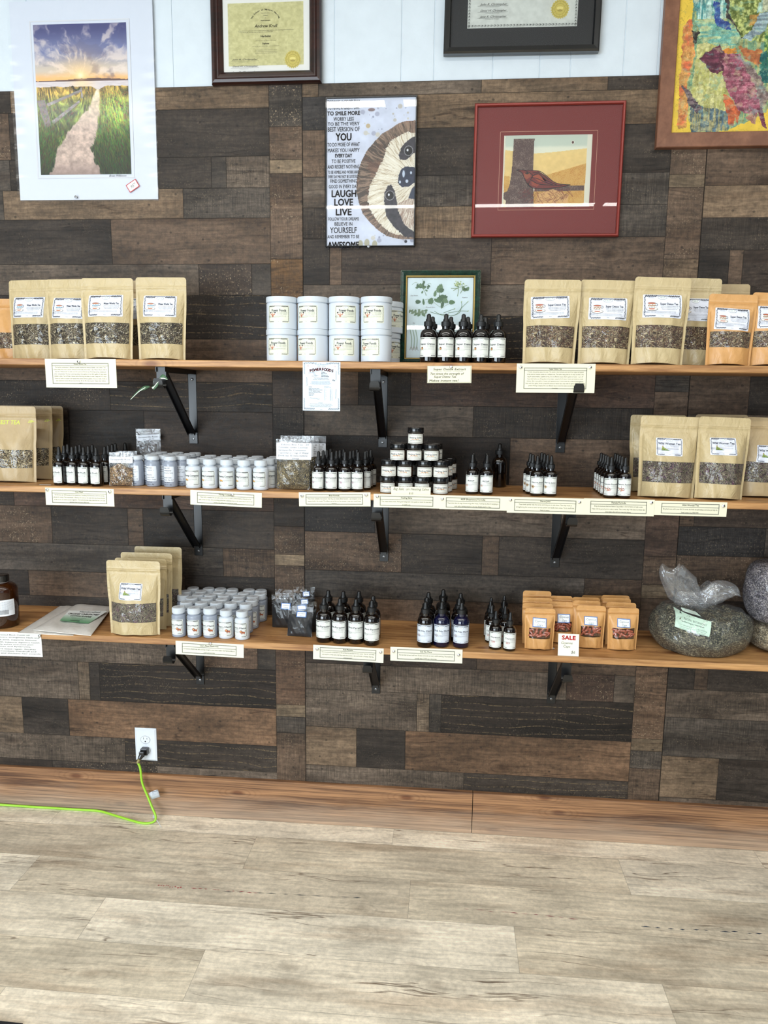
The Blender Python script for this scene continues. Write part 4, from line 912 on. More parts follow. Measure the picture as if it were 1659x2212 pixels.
# 4 abstract torn paper collage in a brown wooden frame
Lb = onY(1422, 319, -.022); fx0 = (Lb.x+onY(1433, 0, -.022).x)/2; fzb = Lb.z; fw = 0.56; fh = 0.66; bw = 0.042
t = pic('framed_collage', fx0+fw/2, fzb+fh/2, -0.0015, 0.0)
frame_sweep('frame', fw, fh, [(0, 0), (0, 0.021), (0.002, 0.023), (bw-0.002, 0.019), (bw, 0.018), (bw, 0)], M['walnut'], t)
iw, ih = fw-2*bw+0.004, fh-2*bw+0.004; ix0 = fx0+bw-0.002; iz0 = fzb+bw-0.002
def collage(u, v):
    Xw = ix0+u*iw; Zw = iz0+v*ih
    # picture plane measured in the crop (about 0.355 mm per unit), origin at the lower left inner corner
    X = (Xw-(ix0))/0.000352+142; Y = 1130-(Zw-iz0)/0.000352
    n1 = fbm(X/60, Y/60, 1, 4); n2 = fbm(X/22, Y/22, 2, 4); n3 = fbm(X/90+n1*2, Y/14, 3, 3); n4 = fbm(X/14, Y/80+n1*2, 4, 3)
    wx = X+(fbm(X/35, Y/35, 7)-.5)*36; wy = Y+(fbm(X/35, Y/35, 8)-.5)*36; one = np.ones(X.shape+(3,))
    s = one*np.array([236, 192, 46])*(0.93+0.14*n1)[..., None]
    def lay(s, pts, c1, c2, noise, amp=0.6, al=1.0, wob=1.0):
        m = inpoly(X+(wx-X)*wob, Y+(wy-Y)*wob, pts)*al; f = sst(0.35, 0.65, noise); c = mixa(one*np.array(c1), c2, f)*(1-amp*.5+amp*n2)[..., None]; return mixa(s, c, m*1.0)
    s = lay(s, [(190, 300), (240, 240), (300, 260), (330, 420), (300, 700), (270, 1080), (200, 1090), (190, 700)], (206, 140, 60), (214, 96, 50), n1)
    s = lay(s, [(280, 0), (1400, -200), (1400, 500), (860, 1000), (600, 1110), (310, 1130), (290, 1000), (250, 760), (300, 500), (250, 200)], (164, 166, 96), (104, 148, 108), n4)
    s = lay(s, [(320, 440), (560, 420), (620, 640), (580, 900), (600, 1100), (320, 1120), (280, 980), (300, 700)], (176, 172, 84), (196, 190, 116), n4)
    s = lay(s, [(290, 900), (610, 960), (620, 1100), (310, 1125)], (150, 142, 92), (70, 96, 110), n4, 0.9)
    s = lay(s, [(280, -50), (430, -20), (520, 80), (540, 240), (460, 260), (300, 240), (260, 120)], (170, 206, 190), (60, 140, 140), n4)
    s = lay(s, [(280, 250), (520, 260), (660, 380), (620, 460), (450, 440), (330, 400)], (96, 168, 150), (170, 190, 130), n3)
    s = lay(s, [(420, 110), (470, 130), (480, 240), (560, 290), (570, 340), (460, 300), (430, 230)], (36, 62, 150), (60, 110, 170), n1, 0.5)
    s = lay(s, [(410, 40), (500, 30), (520, 90), (440, 110)], (70, 130, 80), (100, 160, 100), n1)
    s = lay(s, [(540, -300), (1400, -300), (1400, 350), (840, 440), (700, 420), (600, 320), (545, 180)], (104, 122, 40), (160, 168, 86), n2, 1.0)
    s = lay(s, [(700, -300), (1000, -300), (960, 60), (860, 200), (760, 210), (820, 60)], (150, 196, 190), (190, 190, 160), n4, .7, .8)
    s = lay(s, [(720, 230), (810, 220), (790, 300), (720, 310)], (206, 140, 40), (180, 130, 50), n1)
    s = lay(s, [(800, 210), (880, 200), (850, 330), (740, 420), (660, 400), (740, 340)], (150, 176, 180), (110, 130, 140), n3)
    s = lay(s, [(840, 360), (1400, 300), (1400, 800), (940, 780), (850, 700)], (60, 124, 60), (150, 170, 60), n2)
    s = lay(s, [(820, 520), (870, 500), (900, 700), (950, 760), (840, 740)], (20, 90, 90), (30, 110, 90), n1)
    s = lay(s, [(640, 460), (830, 500), (820, 620), (700, 560)], (212, 126, 50), (190, 100, 50), n3)
    s = lay(s, [(520, 480), (640, 470), (640, 510), (520, 520)], (222, 140, 30), (206, 120, 30), n1)
    s = lay(s, [(640, 530), (800, 640), (920, 840), (880, 950), (800, 880)], (124, 98, 96), (146, 122, 116), n2)
    s = lay(s, [(530, 510), (660, 520), (720, 640), (800, 760), (860, 960), (800, 1000), (680, 950), (600, 830), (540, 700)], (140, 60, 80), (168, 96, 110), n3, .9)
    s = lay(s, [(330, 540), (430, 480), (490, 430), (530, 500), (540, 650), (440, 665), (380, 590)], (112, 48, 66), (90, 36, 56), n3, .9)
    s = lay(s, [(545, 820), (600, 850), (700, 970), (690, 1070), (660, 1000), (655, 1080), (610, 1060)], (206, 90, 44), (180, 70, 40), n1)
    s = lay(s, [(740, 1000), (840, 980), (830, 1070), (790, 1040)], (170, 110, 90), (150, 90, 80), n1)
    s = lay(s, [(830, 940), (870, 930), (925, 1105), (880, 1070)], (130, 50, 70), (110, 40, 60), n1, .5, 1, .3)
    s = lay(s, [(205, 740), (260, 780), (380, 930), (350, 980), (280, 900)], (70, 52, 62), (120, 100, 100), n3, .8)
    s = lay(s, [(255, 330), (320, 350), (310, 440), (280, 420)], (40, 36, 34), (60, 54, 48), n1)
    for ln_ in ([(410, -20), (545, -60), (540, 200), (640, 350), (700, 420), (620, 340), (530, 230), (500, 60)],): s = lay(s, ln_, (46, 40, 44), (66, 58, 56), n1, .5)
    cr = np.abs(fbm(wx/30, wy/30, 55, 3)-.5); s = s*(1-0.16*sst(0.035, 0.0, cr))[..., None]; cr = np.abs(fbm(wx/18, wy/44, 75, 3)-.5); s = mixa(s, (236, 230, 206), sst(0.02, 0.0, cr)*.35*(s[..., 2] > 60))
    g_ = s.mean(axis=2, keepdims=True); s = g_+(s-g_)*0.80; hz_ = sst(.50, .72, fbm(wx/46+3, wy/26, 91, 4))*.42*(1-((s[..., 0] > 200)&(s[..., 2] < 90))); s = mixa(s, mixa(one*np.array([206, 200, 150]), (120, 168, 160), sst(.4, .6, n1)), hz_)
    return s
raster('collage_sheet', iw, ih, 330, 400, collage, map_flat(0, 0, -0.010), t, M['matte_ink'])
tag(t, 'framed abstract collage of torn coloured paper on yellow in a brown wooden frame', 'artwork')

# 5 sloth poster
def sloth(u, v):
    X = 48+u*727; Y = 1228-v*1198; one = np.ones(X.shape+(3,))
    n1 = fbm(X/70, Y/70, 1, 4); n2 = fbm(X/16, Y/16, 2, 3)
    s = one*np.array([204, 208, 220])*(0.94+0.12*n1)[..., None]
    wx = X+(fbm(X/9, Y/9, 7)-.5)*26; wy = Y+(fbm(X/9, Y/9, 8)-.5)*26
    cx, cy = 800., 690.; an = np.arctan2(Y-cy, X-cx); ra = np.hypot(X-cx, Y-cy)
    fur = fbm(an*46+fbm(X/60, Y/60, 3)*3, ra/90, 21, 4); fur2 = fbm(an*80, ra/50, 25, 3)
    head = [(790, 213), (700, 216), (640, 233), (560, 283), (500, 318), (440, 378), (380, 448), (342, 520), (312, 600), (294, 700), (296, 790), (318, 880), (350, 965), (400, 1025), (470, 1095), (550, 1150), (650, 1176), (790, 1178)]
    face = [(790, 320), (700, 305), (640, 335), (580, 370), (540, 440), (515, 520), (480, 580), (450, 650), (405, 740), (385, 830), (405, 920), (460, 1010), (560, 1110), (620, 1135), (700, 1150), (790, 1120)]
    hair = mixa(one*np.array([84, 72, 64]), (150, 126, 108), sst(.42, .66, fur)); hair = mixa(hair, (120, 84, 70), sst(.5, .7, n1)*.5)
    top = sst(420, 260, Y)*.6+sst(900, 1100, Y)*.6; hair = mixa(hair, (168, 140, 120), top*sst(.35, .6, fur2))
    s = mixa(s, hair, inpoly(wx*.25+X*.75, wy*.25+Y*.75, head)*1.0)
    cr = mixa(one*np.array([222, 214, 196]), (176, 158, 132), sst(.45, .72, fur)); cr = mixa(cr, (240, 238, 230), sst(.5, .7, fur2)*.6)
    f1 = inpoly(wx, wy, face)*1.0; s = mixa(s, cr, f1)
    mus = sst(260, 130, np.hypot((X-720)/1.0, (Y-960)/1.0))*inpoly(X, Y, [(640, 880), (790, 820), (790, 1100), (690, 1070), (630, 980)])
    s = mixa(s, mixa(one*np.array([150, 124, 110]), (214, 204, 190), sst(.4, .6, fur2)), mus*.8)
    dk = one*np.array([66, 62, 68])*(0.75+.5*n2)[..., None]
    for pg in ([(790, 335), (740, 352), (690, 395), (660, 430), (640, 490), (655, 525), (700, 530), (740, 500), (790, 455)], [(555, 735), (585, 725), (612, 780), (628, 850), (645, 950), (700, 1060), (790, 1125), (790, 1165), (700, 1155), (610, 1075), (545, 985), (525, 860), (528, 790)]):
        s = mixa(s, dk, inpoly(wx*.5+X*.5, wy*.5+Y*.5, pg)*1.0)
    s = mixa(s, one*np.array([54, 58, 76])*(.8+.4*n2)[..., None], inpoly(wx*.3+X*.7, wy*.3+Y*.7, [(700, 580), (665, 600), (642, 655), (638, 715), (670, 748), (730, 745), (790, 700), (790, 590)])*1.0)
    s = mixa(s, (60, 66, 84), inpoly(X, Y, [(790, 720), (755, 760), (725, 840), (790, 850)])*1.0)
    for (ex, ey, rx, ry) in ((722, 455, 38, 42), (572, 815, 40, 42)):
        q = np.hypot((X-ex)/rx, (Y-ey)/ry); s = mixa(s, (150, 148, 150), sst(1.0, .95, q)-sst(.88, .82, q)); s = mixa(s, (36, 32, 34), sst(.84, .78, q)); s = mixa(s, (230, 230, 234), sst(.30, .2, np.hypot((X-ex+8)/(rx*.8), (Y-ey+6)/ry)))
    for (ex, ey, rx, ry) in ((684, 640, 12, 34), (712, 700, 14, 16), (745, 632, 10, 14), (655, 706, 9, 14)): s = mixa(s, (196, 206, 220), sst(1, .7, np.hypot((X-ex)/rx, (Y-ey)/ry)))
    r = random.Random(4)
    for i in range(46):
        x = r.uniform(340, 780); y = r.uniform(60, 330) if i < 34 else r.uniform(1120, 1220); rad = r.choice([4, 5, 7, 10, 16, 22]); c = r.choice([(120, 122, 140), (176, 164, 140), (150, 150, 166), (196, 186, 160)])
        s = mixa(s, c, sst(1, .7, np.hypot(X-x, Y-y)/rad)*.6*(1-inpoly(X, Y, head)))
    s = mixa(s, (120, 96, 92), sst(1, .8, np.hypot((X-415)/32, (Y-122)/15))*.8); s = mixa(s, (184, 160, 116), sst(1, .8, np.hypot((X-388), (Y-250))/20)*.8); s = mixa(s, (40, 40, 50), sst(1, .7, np.hypot((X-710), (Y-1196))/14))
    for i, (x, y) in enumerate(((385, 1205), (450, 1218), (330, 1215))): s = mixa(s, (168, 160, 130), sst(1, .8, np.hypot((X-x)/24, (Y-y)/36))*.8)
    return s
w5, h5 = 0.2805, 0.4375
t = pic('sloth_poster', (0.074+0.3545)/2, (2.4045+1.967)/2, -0.0015, 0.0)
frame_sweep('frame', w5, h5, [(0, 0), (0, 0.012), (0.0012, 0.0130), (0.0032, 0.0130), (0.0042, 0.0105), (0.0042, 0)], M['blackframe'], t)
panel_box('backing', w5-0.006, h5-0.006, 0.001, 0.008, M['blackframe'], t)
ps = raster('poster_print', w5-0.0084, h5-0.0084, 200, 310, sloth, map_flat(0, 0, -0.0084), t, M['gloss_ink'])
lines = [('TODAY IS A GOOD DAY', 78, 26, 268, 0), ('TO HAVE A GREAT DAY', 123, 28, 268, 0), ('TO SMILE MORE', 166, 30, 268, 1), ('WORRY LESS', 209, 28, 168, 0), ('TO BE THE VERY', 247, 26, 262, 0), ('BEST VERSION OF', 288, 34, 266, 0), ('YOU', 347, 56, 128, 2),
 ('TO DO MORE OF WHAT', 406, 30, 268, 0), ('MAKES YOU HAPPY', 450, 30, 266, 0), ('EVERY DAY', 492, 28, 142, 1), ('TO BE POSITIVE', 535, 28, 198, 0), ('AND REGRET NOTHING', 578, 28, 266, 0), ('TO BE HUMBLE AND WORK HARD', 620, 24, 262, 0), ('EVERY DAY MAY NOT BE GOOD BUT', 655, 24, 254, 0),
 ('FIND SOMETHING', 689, 28, 226, 0), ('GOOD IN EVERY DAY', 732, 28, 246, 0), ('LAUGH', 788, 54, 208, 2), ('LOVE', 856, 54, 160, 2), ('LIVE', 932, 54, 136, 2), ('FOLLOW YOUR DREAMS', 988, 26, 260, 0), ('BELIEVE IN', 1028, 28, 152, 0), ('YOURSELF', 1078, 46, 224, 0), ('AND REMEMBER TO BE', 1130, 26, 268, 0), ('AWESOME', 1196, 50, 262, 2)]
sc = (w5-0.0084)/727.0; pr = []
for s_, yc, hh, wd_, b_ in lines:
    xl = 186 if wd_ != 208 else 188; cap = hh*0.5
    size = hh*sc/0.70
    pr.append(P_text(s_, (xl-48-363.5)*sc, (629-yc-hh/2)*sc, size, (62, 56, 64), 2, fit=wd_*sc, bold=0.012 if b_ == 0 else 0.035))
print_obj('lettering', pr, map_flat(0, 0, -0.0086), ps)
pane(w5-0.008, h5-0.008, 0.0108, t)
tag(t, 'black framed sloth poster with a column of motivational words', 'poster')

# 6 print of a bird on its nest in a red frame
w6, h6 = 0.4438, 0.3836; c6 = ((0.528+0.974+0.970+0.528)/4, (2.377+2.374+1.991+1.994)/4)
def bird(u, v):
    X = 118+u*(880-118); Y = 690-v*(690-85); one = np.ones(X.shape+(3,)); n1 = fbm(X/40, Y/40, 1, 4); n2 = .5+(fbm(X/3.2, Y/3.2, 2, 2)-.5)*.45+(n1-.5)*.3
    s = one*np.array([218, 218, 200]); s = mixa(s, (186, 196, 182), sst(200, 170, Y+8*n1)*.8)
    m = inpoly(X, Y, [(128, 205), (380, 238), (560, 228), (842, 200), (842, 400), (128, 560)]); s = mixa(s, one*np.array([222, 196, 134])*(.95+.1*n1)[..., None], m*1.0)
    m = inpoly(X, Y, [(500, 420), (840, 325), (832, 680), (120, 690), (120, 420), (180, 430), (180, 550), (500, 560)]); s = mixa(s, mixa(one*np.array([206, 168, 100]), (190, 142, 76), sst(.45, .6, n2)), m*1.0)
    br_ = mixa(one*np.array([98, 80, 76]), (140, 122, 112), sst(.52, .62, n2))
    for pg in ([(203, 115), (383, 113), (380, 380), (400, 690), (155, 690), (140, 640), (118, 640), (118, 570), (160, 555), (180, 500), (195, 380)], [(400, 510), (830, 512), (830, 555), (400, 560)]): s = mixa(s, br_, inpoly(X, Y, pg)*1.0)
    s = mixa(s, (226, 214, 180), (np.hypot((X-120)/34, (Y-645)/24) < 1)*1.0)
    s = mixa(s, one*np.array([214, 174, 120])*(.9+.2*n2)[..., None], inpoly(X, Y, [(430, 580), (560, 540), (700, 590), (690, 690), (400, 690)])*.9)
    for a_ in ((X < 130)|(X > 846)|(Y > 684)|(Y < 92)): pass
    s = np.where(((X < 128+6*n2)|(X > 842-6*n2))[..., None], np.array([216, 214, 196]), s)
    return s
t = pic('framed_bird_print', c6[0], c6[1], -0.0015, 0.001)
frame_sweep('frame', w6, h6, [(0, 0), (0, 0.016), (0.003, 0.019), (0.007, 0.019), (0.009, 0.015), (0.009, 0)], M['red_metal'], t)
mt = panel_box('red_mount', w6-0.016, h6-0.016, 0.003, 0.008, simple('brick_red_mount', (124, 54, 52), 0.8), t)
def q6(px, py): p = onY(px, py, -.012); return (p.x-c6[0], p.z-c6[1])
A = q6(1090, 292); B = q6(1281, 291); Cc = q6(1273, 440); bw6 = (B[0]-A[0]); bh6 = 0.205; bcx = (A[0]+B[0])/2-0.001; bcz = A[1]-bh6/2-.001
A2 = q6(1081, 285); B2 = q6(1293, 279); Z2 = q6(1075, 454)
print_obj('mount_line', P_frame(A2[0], Z2[1], B2[0]-.001, A2[1]+.001, .0009, (214, 168, 140), 0), map_flat(0, 0, -0.0082), mt)
ps = raster('bird_picture', bw6, bh6, 200, 170, bird, map_flat(bcx, bcz, -0.0086), t, M['matte_ink'])
sx6 = bw6/762.0; sy6 = bh6/605.0; TP = lambda pts: [((x-499)*sx6, (387.5-y)*sy6) for x, y in pts]
BK = (30, 22, 26); pr = [P_poly(TP([(232, 374), (300, 376), (430, 388), (490, 425), (560, 480), (620, 500), (710, 506), (640, 522), (520, 532), (420, 532), (360, 520), (320, 470), (290, 405)]), (116, 44, 40), 2)]
for pg, c in (([(300, 400), (350, 395), (365, 430), (330, 455), (305, 440)], (150, 78, 54)), ([(375, 430), (430, 415), (500, 470), (440, 480)], (160, 74, 48)), ([(370, 470), (440, 500), (420, 520), (375, 505)], (150, 66, 46)), ([(450, 430), (520, 480), (600, 505), (500, 490)], (110, 36, 50))): pr.append(P_poly(TP(pg), c, 3))
for ln_ in ([(232, 374), (300, 376), (430, 386), (490, 420), (560, 476), (620, 498), (710, 506)], [(232, 374), (280, 395), (300, 430), (320, 470), (360, 520), (420, 534), (520, 534), (640, 522), (710, 506)], [(300, 376), (350, 400), (380, 425), (360, 460), (345, 500)], [(380, 425), (430, 410), (500, 465), (590, 505)], [(365, 460), (430, 495), (520, 505), (640, 512)], [(340, 470), (345, 500), (380, 525)], [(380, 400), (450, 405), (520, 460)], [(310, 400), (330, 410), (350, 400)], [(365, 440), (420, 450), (500, 485), (560, 505)]):
    pr.append(P_line(TP([tuple(p)[:2] for p in catmull([(a, b, 0) for a, b in ln_], 5)]), .0019, BK, 4))
pr += [P_ell(*TP([(330, 402)])[0], .003, .003, BK, 5), P_ell(*TP([(714, 150)])[0], .0046, .0050, (232, 226, 212), 2), P_ell(*TP([(714, 150)])[0], .0034, .0040, (88, 52, 48), 3)]
r = random.Random(8)
for i in range(120):
    x = r.uniform(260, 720); y = r.uniform(535, 650); L = r.uniform(30, 90); a_ = r.choice([-1, 1])*r.uniform(.2, 1.2)+(x-480)*.0005
    if abs(x-490)/260+abs(y-560)/120 > 1.25: continue
    pr.append(P_line(TP([(x-L/2*math.cos(a_), y-L/2*math.sin(a_)), (x, y+r.uniform(-3, 3)), (x+L/2*math.cos(a_), y+L/2*math.sin(a_))]), .0006, r.choice([(126, 50, 48), (110, 44, 44), (150, 70, 56)]), 1.5))
print_obj('bird_drawing', pr, map_flat(bcx, bcz, -0.0088), ps)
pane(w6-0.016, h6-0.016, 0.0115, t)
tag(t, 'red framed print of a dark red bird sitting on its nest', 'picture')

# 7 botanical print leaning at the back of the top shelf
w7, h7 = 0.2450, 0.288
BLp = onY(867, 781, -0.075); BRp = onY(1036, 782, -0.075); zb = shz(1, BLp.x)
t = empty('framed_botanical_print', ((onY(871, 588, -0.03).x+onY(1040, 588, -.03).x)/2-0.004, -0.066, zb+0.0005+h7/2*math.cos(0.14))); t.rotation_euler = (-0.121, 0.0, 0.0)
frame_sweep('frame', w7, h7, [(0, 0), (0, 0.012), (0.003, 0.015), (0.010, 0.018), (0.0172, 0.013), (0.0172, 0)], M['green_frame'], t)
frame_sweep('gilt_slip', w7-0.034, h7-0.034, [(0, 0), (0, 0.0135), (0.003, 0.0125), (0.0048, 0.009), (0.0048, 0)], M['gold'], t)
m = MB(); nb = 58; nh = 68; Rx = Matrix.Rotation(PI/2, 3, 'X')
def beads(x0, z0, x1, z1, n, r_, y):
    for i in range(n):
        s = (i+.5)/n; m.lathe([(r_*.05, 0), (r_*.7, r_*.3), (r_, r_), (r_*.7, r_*1.7), (r_*.05, r_*2)], 6, (x0+(x1-x0)*s, y, z0+(z1-z0)*s), Rx)
a_, b_ = w7/2-.0016, h7/2-.0016
for q in ((-a_, -b_, a_, -b_, nb), (-a_, b_, a_, b_, nb), (-a_, -b_, -a_, b_, nh), (a_, -b_, a_, b_, nh)): beads(*q, .0013, -.0115)
m.obj('bead_edge', simple('silver_beading', (206, 200, 180), 0.35, 0.6), t)
iw7, ih7 = w7-0.045, h7-0.045
ps = raster('botanical_sheet', iw7, ih7, 60, 70, lambda u, v: np.ones(u.shape+(3,))*np.array([206, 218, 220])*(0.96+.08*fbm(u*8, v*8, 1))[..., None], map_flat(0, 0, -0.006), t, M['matte_ink'])
S7 = iw7/710.0; T7 = lambda x, y: ((x-470)*S7, (ih7/2-(y-122)*S7)); pr = []; r = random.Random(12)
G1, G2, G3 = (96, 124, 88), (66, 96, 66), (150, 166, 110)
def leafp(x, y, rx, ry, rot, c, l=2):
    a = T7(x, y); t_ = np.linspace(0, 2*PI, 22, endpoint=False); rr = 1+0.16*np.sin(t_*9); px_ = rx*S7*rr*np.cos(t_); pz_ = ry*S7*rr*np.sin(t_)*(1-0.3*np.cos(t_))
    out = [P_poly(np.stack([a[0]+px_*math.cos(rot)-pz_*math.sin(rot), a[1]+px_*math.sin(rot)+pz_*math.cos(rot)], 1), c, l)]
    out.append(P_line([(a[0]-rx*S7*.8*math.cos(rot), a[1]-rx*S7*.8*math.sin(rot)), (a[0]+rx*S7*.9*math.cos(rot), a[1]+rx*S7*.9*math.sin(rot))], .0004, tuple(int(q*.7) for q in c), l+.3)); return out
def stem(pts, w=.0009, c=(120, 140, 96)): pr.append(P_line([T7(*p[:2]) for p in catmull([(a, b, 0) for a, b in pts], 5)], w, c, 1.5))
for i in range(26): a_ = r.uniform(0, 6.28); d_ = r.uniform(10, 75); pr += leafp(270+d_*math.cos(a_)*1.05, 220+d_*math.sin(a_)*.75, r.uniform(12, 20), r.uniform(8, 12), r.uniform(0, 6), r.choice([G1, G2]), 2+i*.02)
for p in ([(270, 220), (300, 270), (325, 315)], [(250, 200), (200, 170), (160, 195)], [(270, 190), (280, 150), (270, 140)], [(320, 200), (350, 180), (370, 190)], [(280, 230), (310, 290), (312, 312)]): stem(p)
for i in range(34): a_ = r.uniform(0, 6.28); d_ = r.uniform(0, 1); pr.append(P_ell(*T7(675+75*d_*math.cos(a_), 185+34*d_*math.sin(a_)), .0022, .0018, r.choice([G3, (176, 186, 130), G1]), 2+i*.02, 9))
for p in ([(660, 200), (665, 260), (658, 320)], [(690, 290), (700, 265), (720, 245)], [(660, 230), (610, 260)], [(660, 235), (585, 235)], [(665, 225), (760, 205)]): stem(p, .0018)
for x, y, a_ in ((740, 250, 0), (765, 240, 1), (720, 235, 2)): pr += leafp(x, y, 24, 18, a_, G1, 3)
for x, y, rx, ry, a_ in ((468, 225, 40, 30, 1.2), (450, 250, 30, 26, 2), (485, 255, 28, 24, .4), (415, 290, 34, 16, 1.4), (500, 335, 52, 32, .2), (470, 350, 40, 34, 1.2), (530, 370, 34, 24, -.6), (440, 370, 40, 16, -.5), (370, 370, 36, 30, 1.2), (600, 385, 34, 24, 0), (232, 380, 30, 22, 0), (290, 380, 34, 12, 1.7), (500, 400, 50, 16, 1.3)): pr += leafp(x, y, rx, ry, a_, r.choice([G1, G2, (80, 112, 74)]), 2.5+x*.001)
stem([(490, 455), (480, 400), (465, 330), (465, 270)], .0016); stem([(490, 450), (420, 400), (380, 360)]); stem([(300, 358), (340, 350), (370, 365)]); stem([(490, 450), (540, 415), (600, 390)])
for i in range(22): pr += leafp(140+r.uniform(0, 190), 500+r.uniform(-35, 30)*(1-.3*r.random()), 20, 11, r.uniform(0, 6), r.choice([G1, (120, 140, 108)]), 2+i*.02)
for p in ([(365, 488), (440, 510), (560, 520)], [(410, 480), (470, 515), (520, 530)], [(510, 500), (560, 480), (630, 455)], [(560, 500), (680, 480), (775, 480)], [(520, 530), (640, 520), (700, 450), (770, 380)], [(600, 530), (680, 500), (705, 430), (702, 380)]): stem(p, .0015, G1); pr.append(P_ell(*T7(*p[-1]), .003, .0012, G3, 3, 10, 1.0))
for x in (170, 200, 230): stem([(x-20, 680), (x, 780), (x-5, 900)], .0030, (140, 160, 140)); stem([(x-5, 860), (x-20, 905)], .001, (150, 110, 110)); stem([(x, 860), (x+14, 910)], .001, (150, 110, 110))
for x, y, s_ in ((185, 318, 'Day Nettle'), (735, 338, 'Angelica'), (365, 443, 'Broccoli Spice'), (188, 615, 'Figs')): pr.append(P_text(s_, *T7(x, y), .0050, (110, 100, 100), 3, shear=.4))
print_obj('plant_drawings', pr, map_flat(0, 0, -0.0062), ps)
pane(w7-0.036, h7-0.036, 0.0088, t)
tag(t, 'green framed botanical print leaning against the wall on the top shelf', 'picture')

# ------------------------------------------------------------------ notice cards pinned on the shelf edges
CR = (228, 224, 198)
def pin(px, py, label):
    p = onY(px, py, -SD-0.0012); s = empty('push_pin', (p.x, -SD-0.0012, p.z))
    MB().lathe([(0.0004, -0.006), (0.0004, 0.0004), (0.0040, 0.0006), (0.0050, 0.0014), (0.0044, 0.0032), (0.0024, 0.0044), (0.0004, 0.0048)], 18, (0, 0, 0), Rx).obj('pin_head', M['chrome'], s, True)
    tag(s, label, 'push pin', 'silver push pins on the notice cards')
def card(corners, title, body, where, pins, paper=CR, extra=None, y=-SD-0.0008, framed=True, name='notice_card', lab=None):
    P = [onY(px, py, y) for px, py in corners]; c = sum(P, Vector())/4; w = ((P[1]-P[0]).length+(P[2]-P[3]).length)/2; h = ((P[0]-P[3]).length+(P[1]-P[2]).length)/2
    roll = -math.atan2((P[1].z-P[0].z)+(P[2].z-P[3].z), (P[1].x-P[0].x)+(P[2].x-P[3].x))
    o = print_obj(name, [rrect_grid(w, h, paper, 12, 4, 0)], map_flat(0, 0, 0), None); o.location = c; o.rotation_euler = (0, roll, 0); prism_sides(o, 0.00025)
    ink = (84, 86, 80); pr = []
    if framed:
        x0, x1, z0, z1 = -w*.405, w*.395, -h*.37, h*.36
        for d_ in (0, .0012): pr += P_frame(x0+d_, z0+d_, x1-d_, z1-d_, .0008, ink, 1)
        nl = len(body); row = (z1-z0)/(nl+1.35); zt = z1-row*1.12
        pr += [P_rect(x0, zt-.0003, x1, zt+.0003, ink, 1, 10), P_rect(x0, zt-.0015, x1, zt-.0009, ink, 1, 10)]
        fs = min(row*.78, .0062); pr.append(P_text(title, (x0+x1)/2, zt+row*.32, fs, (30, 30, 28), 2, bold=.02))
        mx = max(len(b) for b in body)
        for i, b in enumerate(body): pr.append(P_text(b, (x0+x1)/2, zt-.0015-row*(i+.80), fs*.95, (46, 46, 40), 2, fit=(x1-x0)*.94*len(b)/mx))
    if extra: pr += extra(w, h)
    print_obj('lettering', pr, map_flat(0, 0, -0.0003), o)
    tag(o, lab or f'cream printed notice card {where}', 'notice card', 'printed notice cards on the shelf edges')
    for (px, py, q) in pins: pin(px, py, f'silver push pin {q}')
    return o
card([(98, 775), (250, 776), (253, 838), (99, 837)], 'Water Works Tea', ["This herbal combination is effective at gently washing the kidneys, bladder, and urethra. The", "kidneys filter the entire volume of blood in the body three times a day. This is why it's vital to", 'clean the "Waterworks" to make sure the toxins are filtered out. Removing stones, crystals and', "other contaminants. This four ounce bag makes three gallons of tea. Boil a gallon of clean water,", "distilled is best. Turn off heat, remove herbs from bag and place in water, steep for 8-12 hours.", "Strain out herbs in strainer and repeat three times till three gallons of tea are made. Drink at", "least sixty-four ounces of tea across the day. By the 40 of tea is gone. Happy clean kidneys", "again!"], 'pinned under the left group of pouches on the top shelf', [(170.5, 781, 'on the card under the left pouches of the top shelf')])
card([(1117, 785), (1286.6, 786), (1284, 849), (1114, 848)], 'Super Detox Tea', ["14 herbs that gently cleans the body. The herbs in this formula work at all the organs and glands", "of the body to remove toxins on a cellular level. The herbs taste great so it's easy to drink. One", "bag, 4 ounces makes 3 gallons of tea, for an effective cleans. Boil a gallon of water , turn off", "heat, take herbs out of bag place in hot water, steep for 8-12 hours. Strain out herbs in a mesh", "strainer. Boil a new gallon of water and repeat process 2 more times for a total of three gallons.", "Start with first gallon, drink at least 60 ounces of detox tea a day until it's gone. Note: taking the", "product Moving Company One is an effective way to move the toxins out and it has gentle bowl", "cleansing."], 'pinned under the right group of pouches on the top shelf', [(1124.5, 793.5, 'at the left of the card under the right top shelf pouches'), (1274.5, 793.5, 'at the right of the card under the right top shelf pouches')])
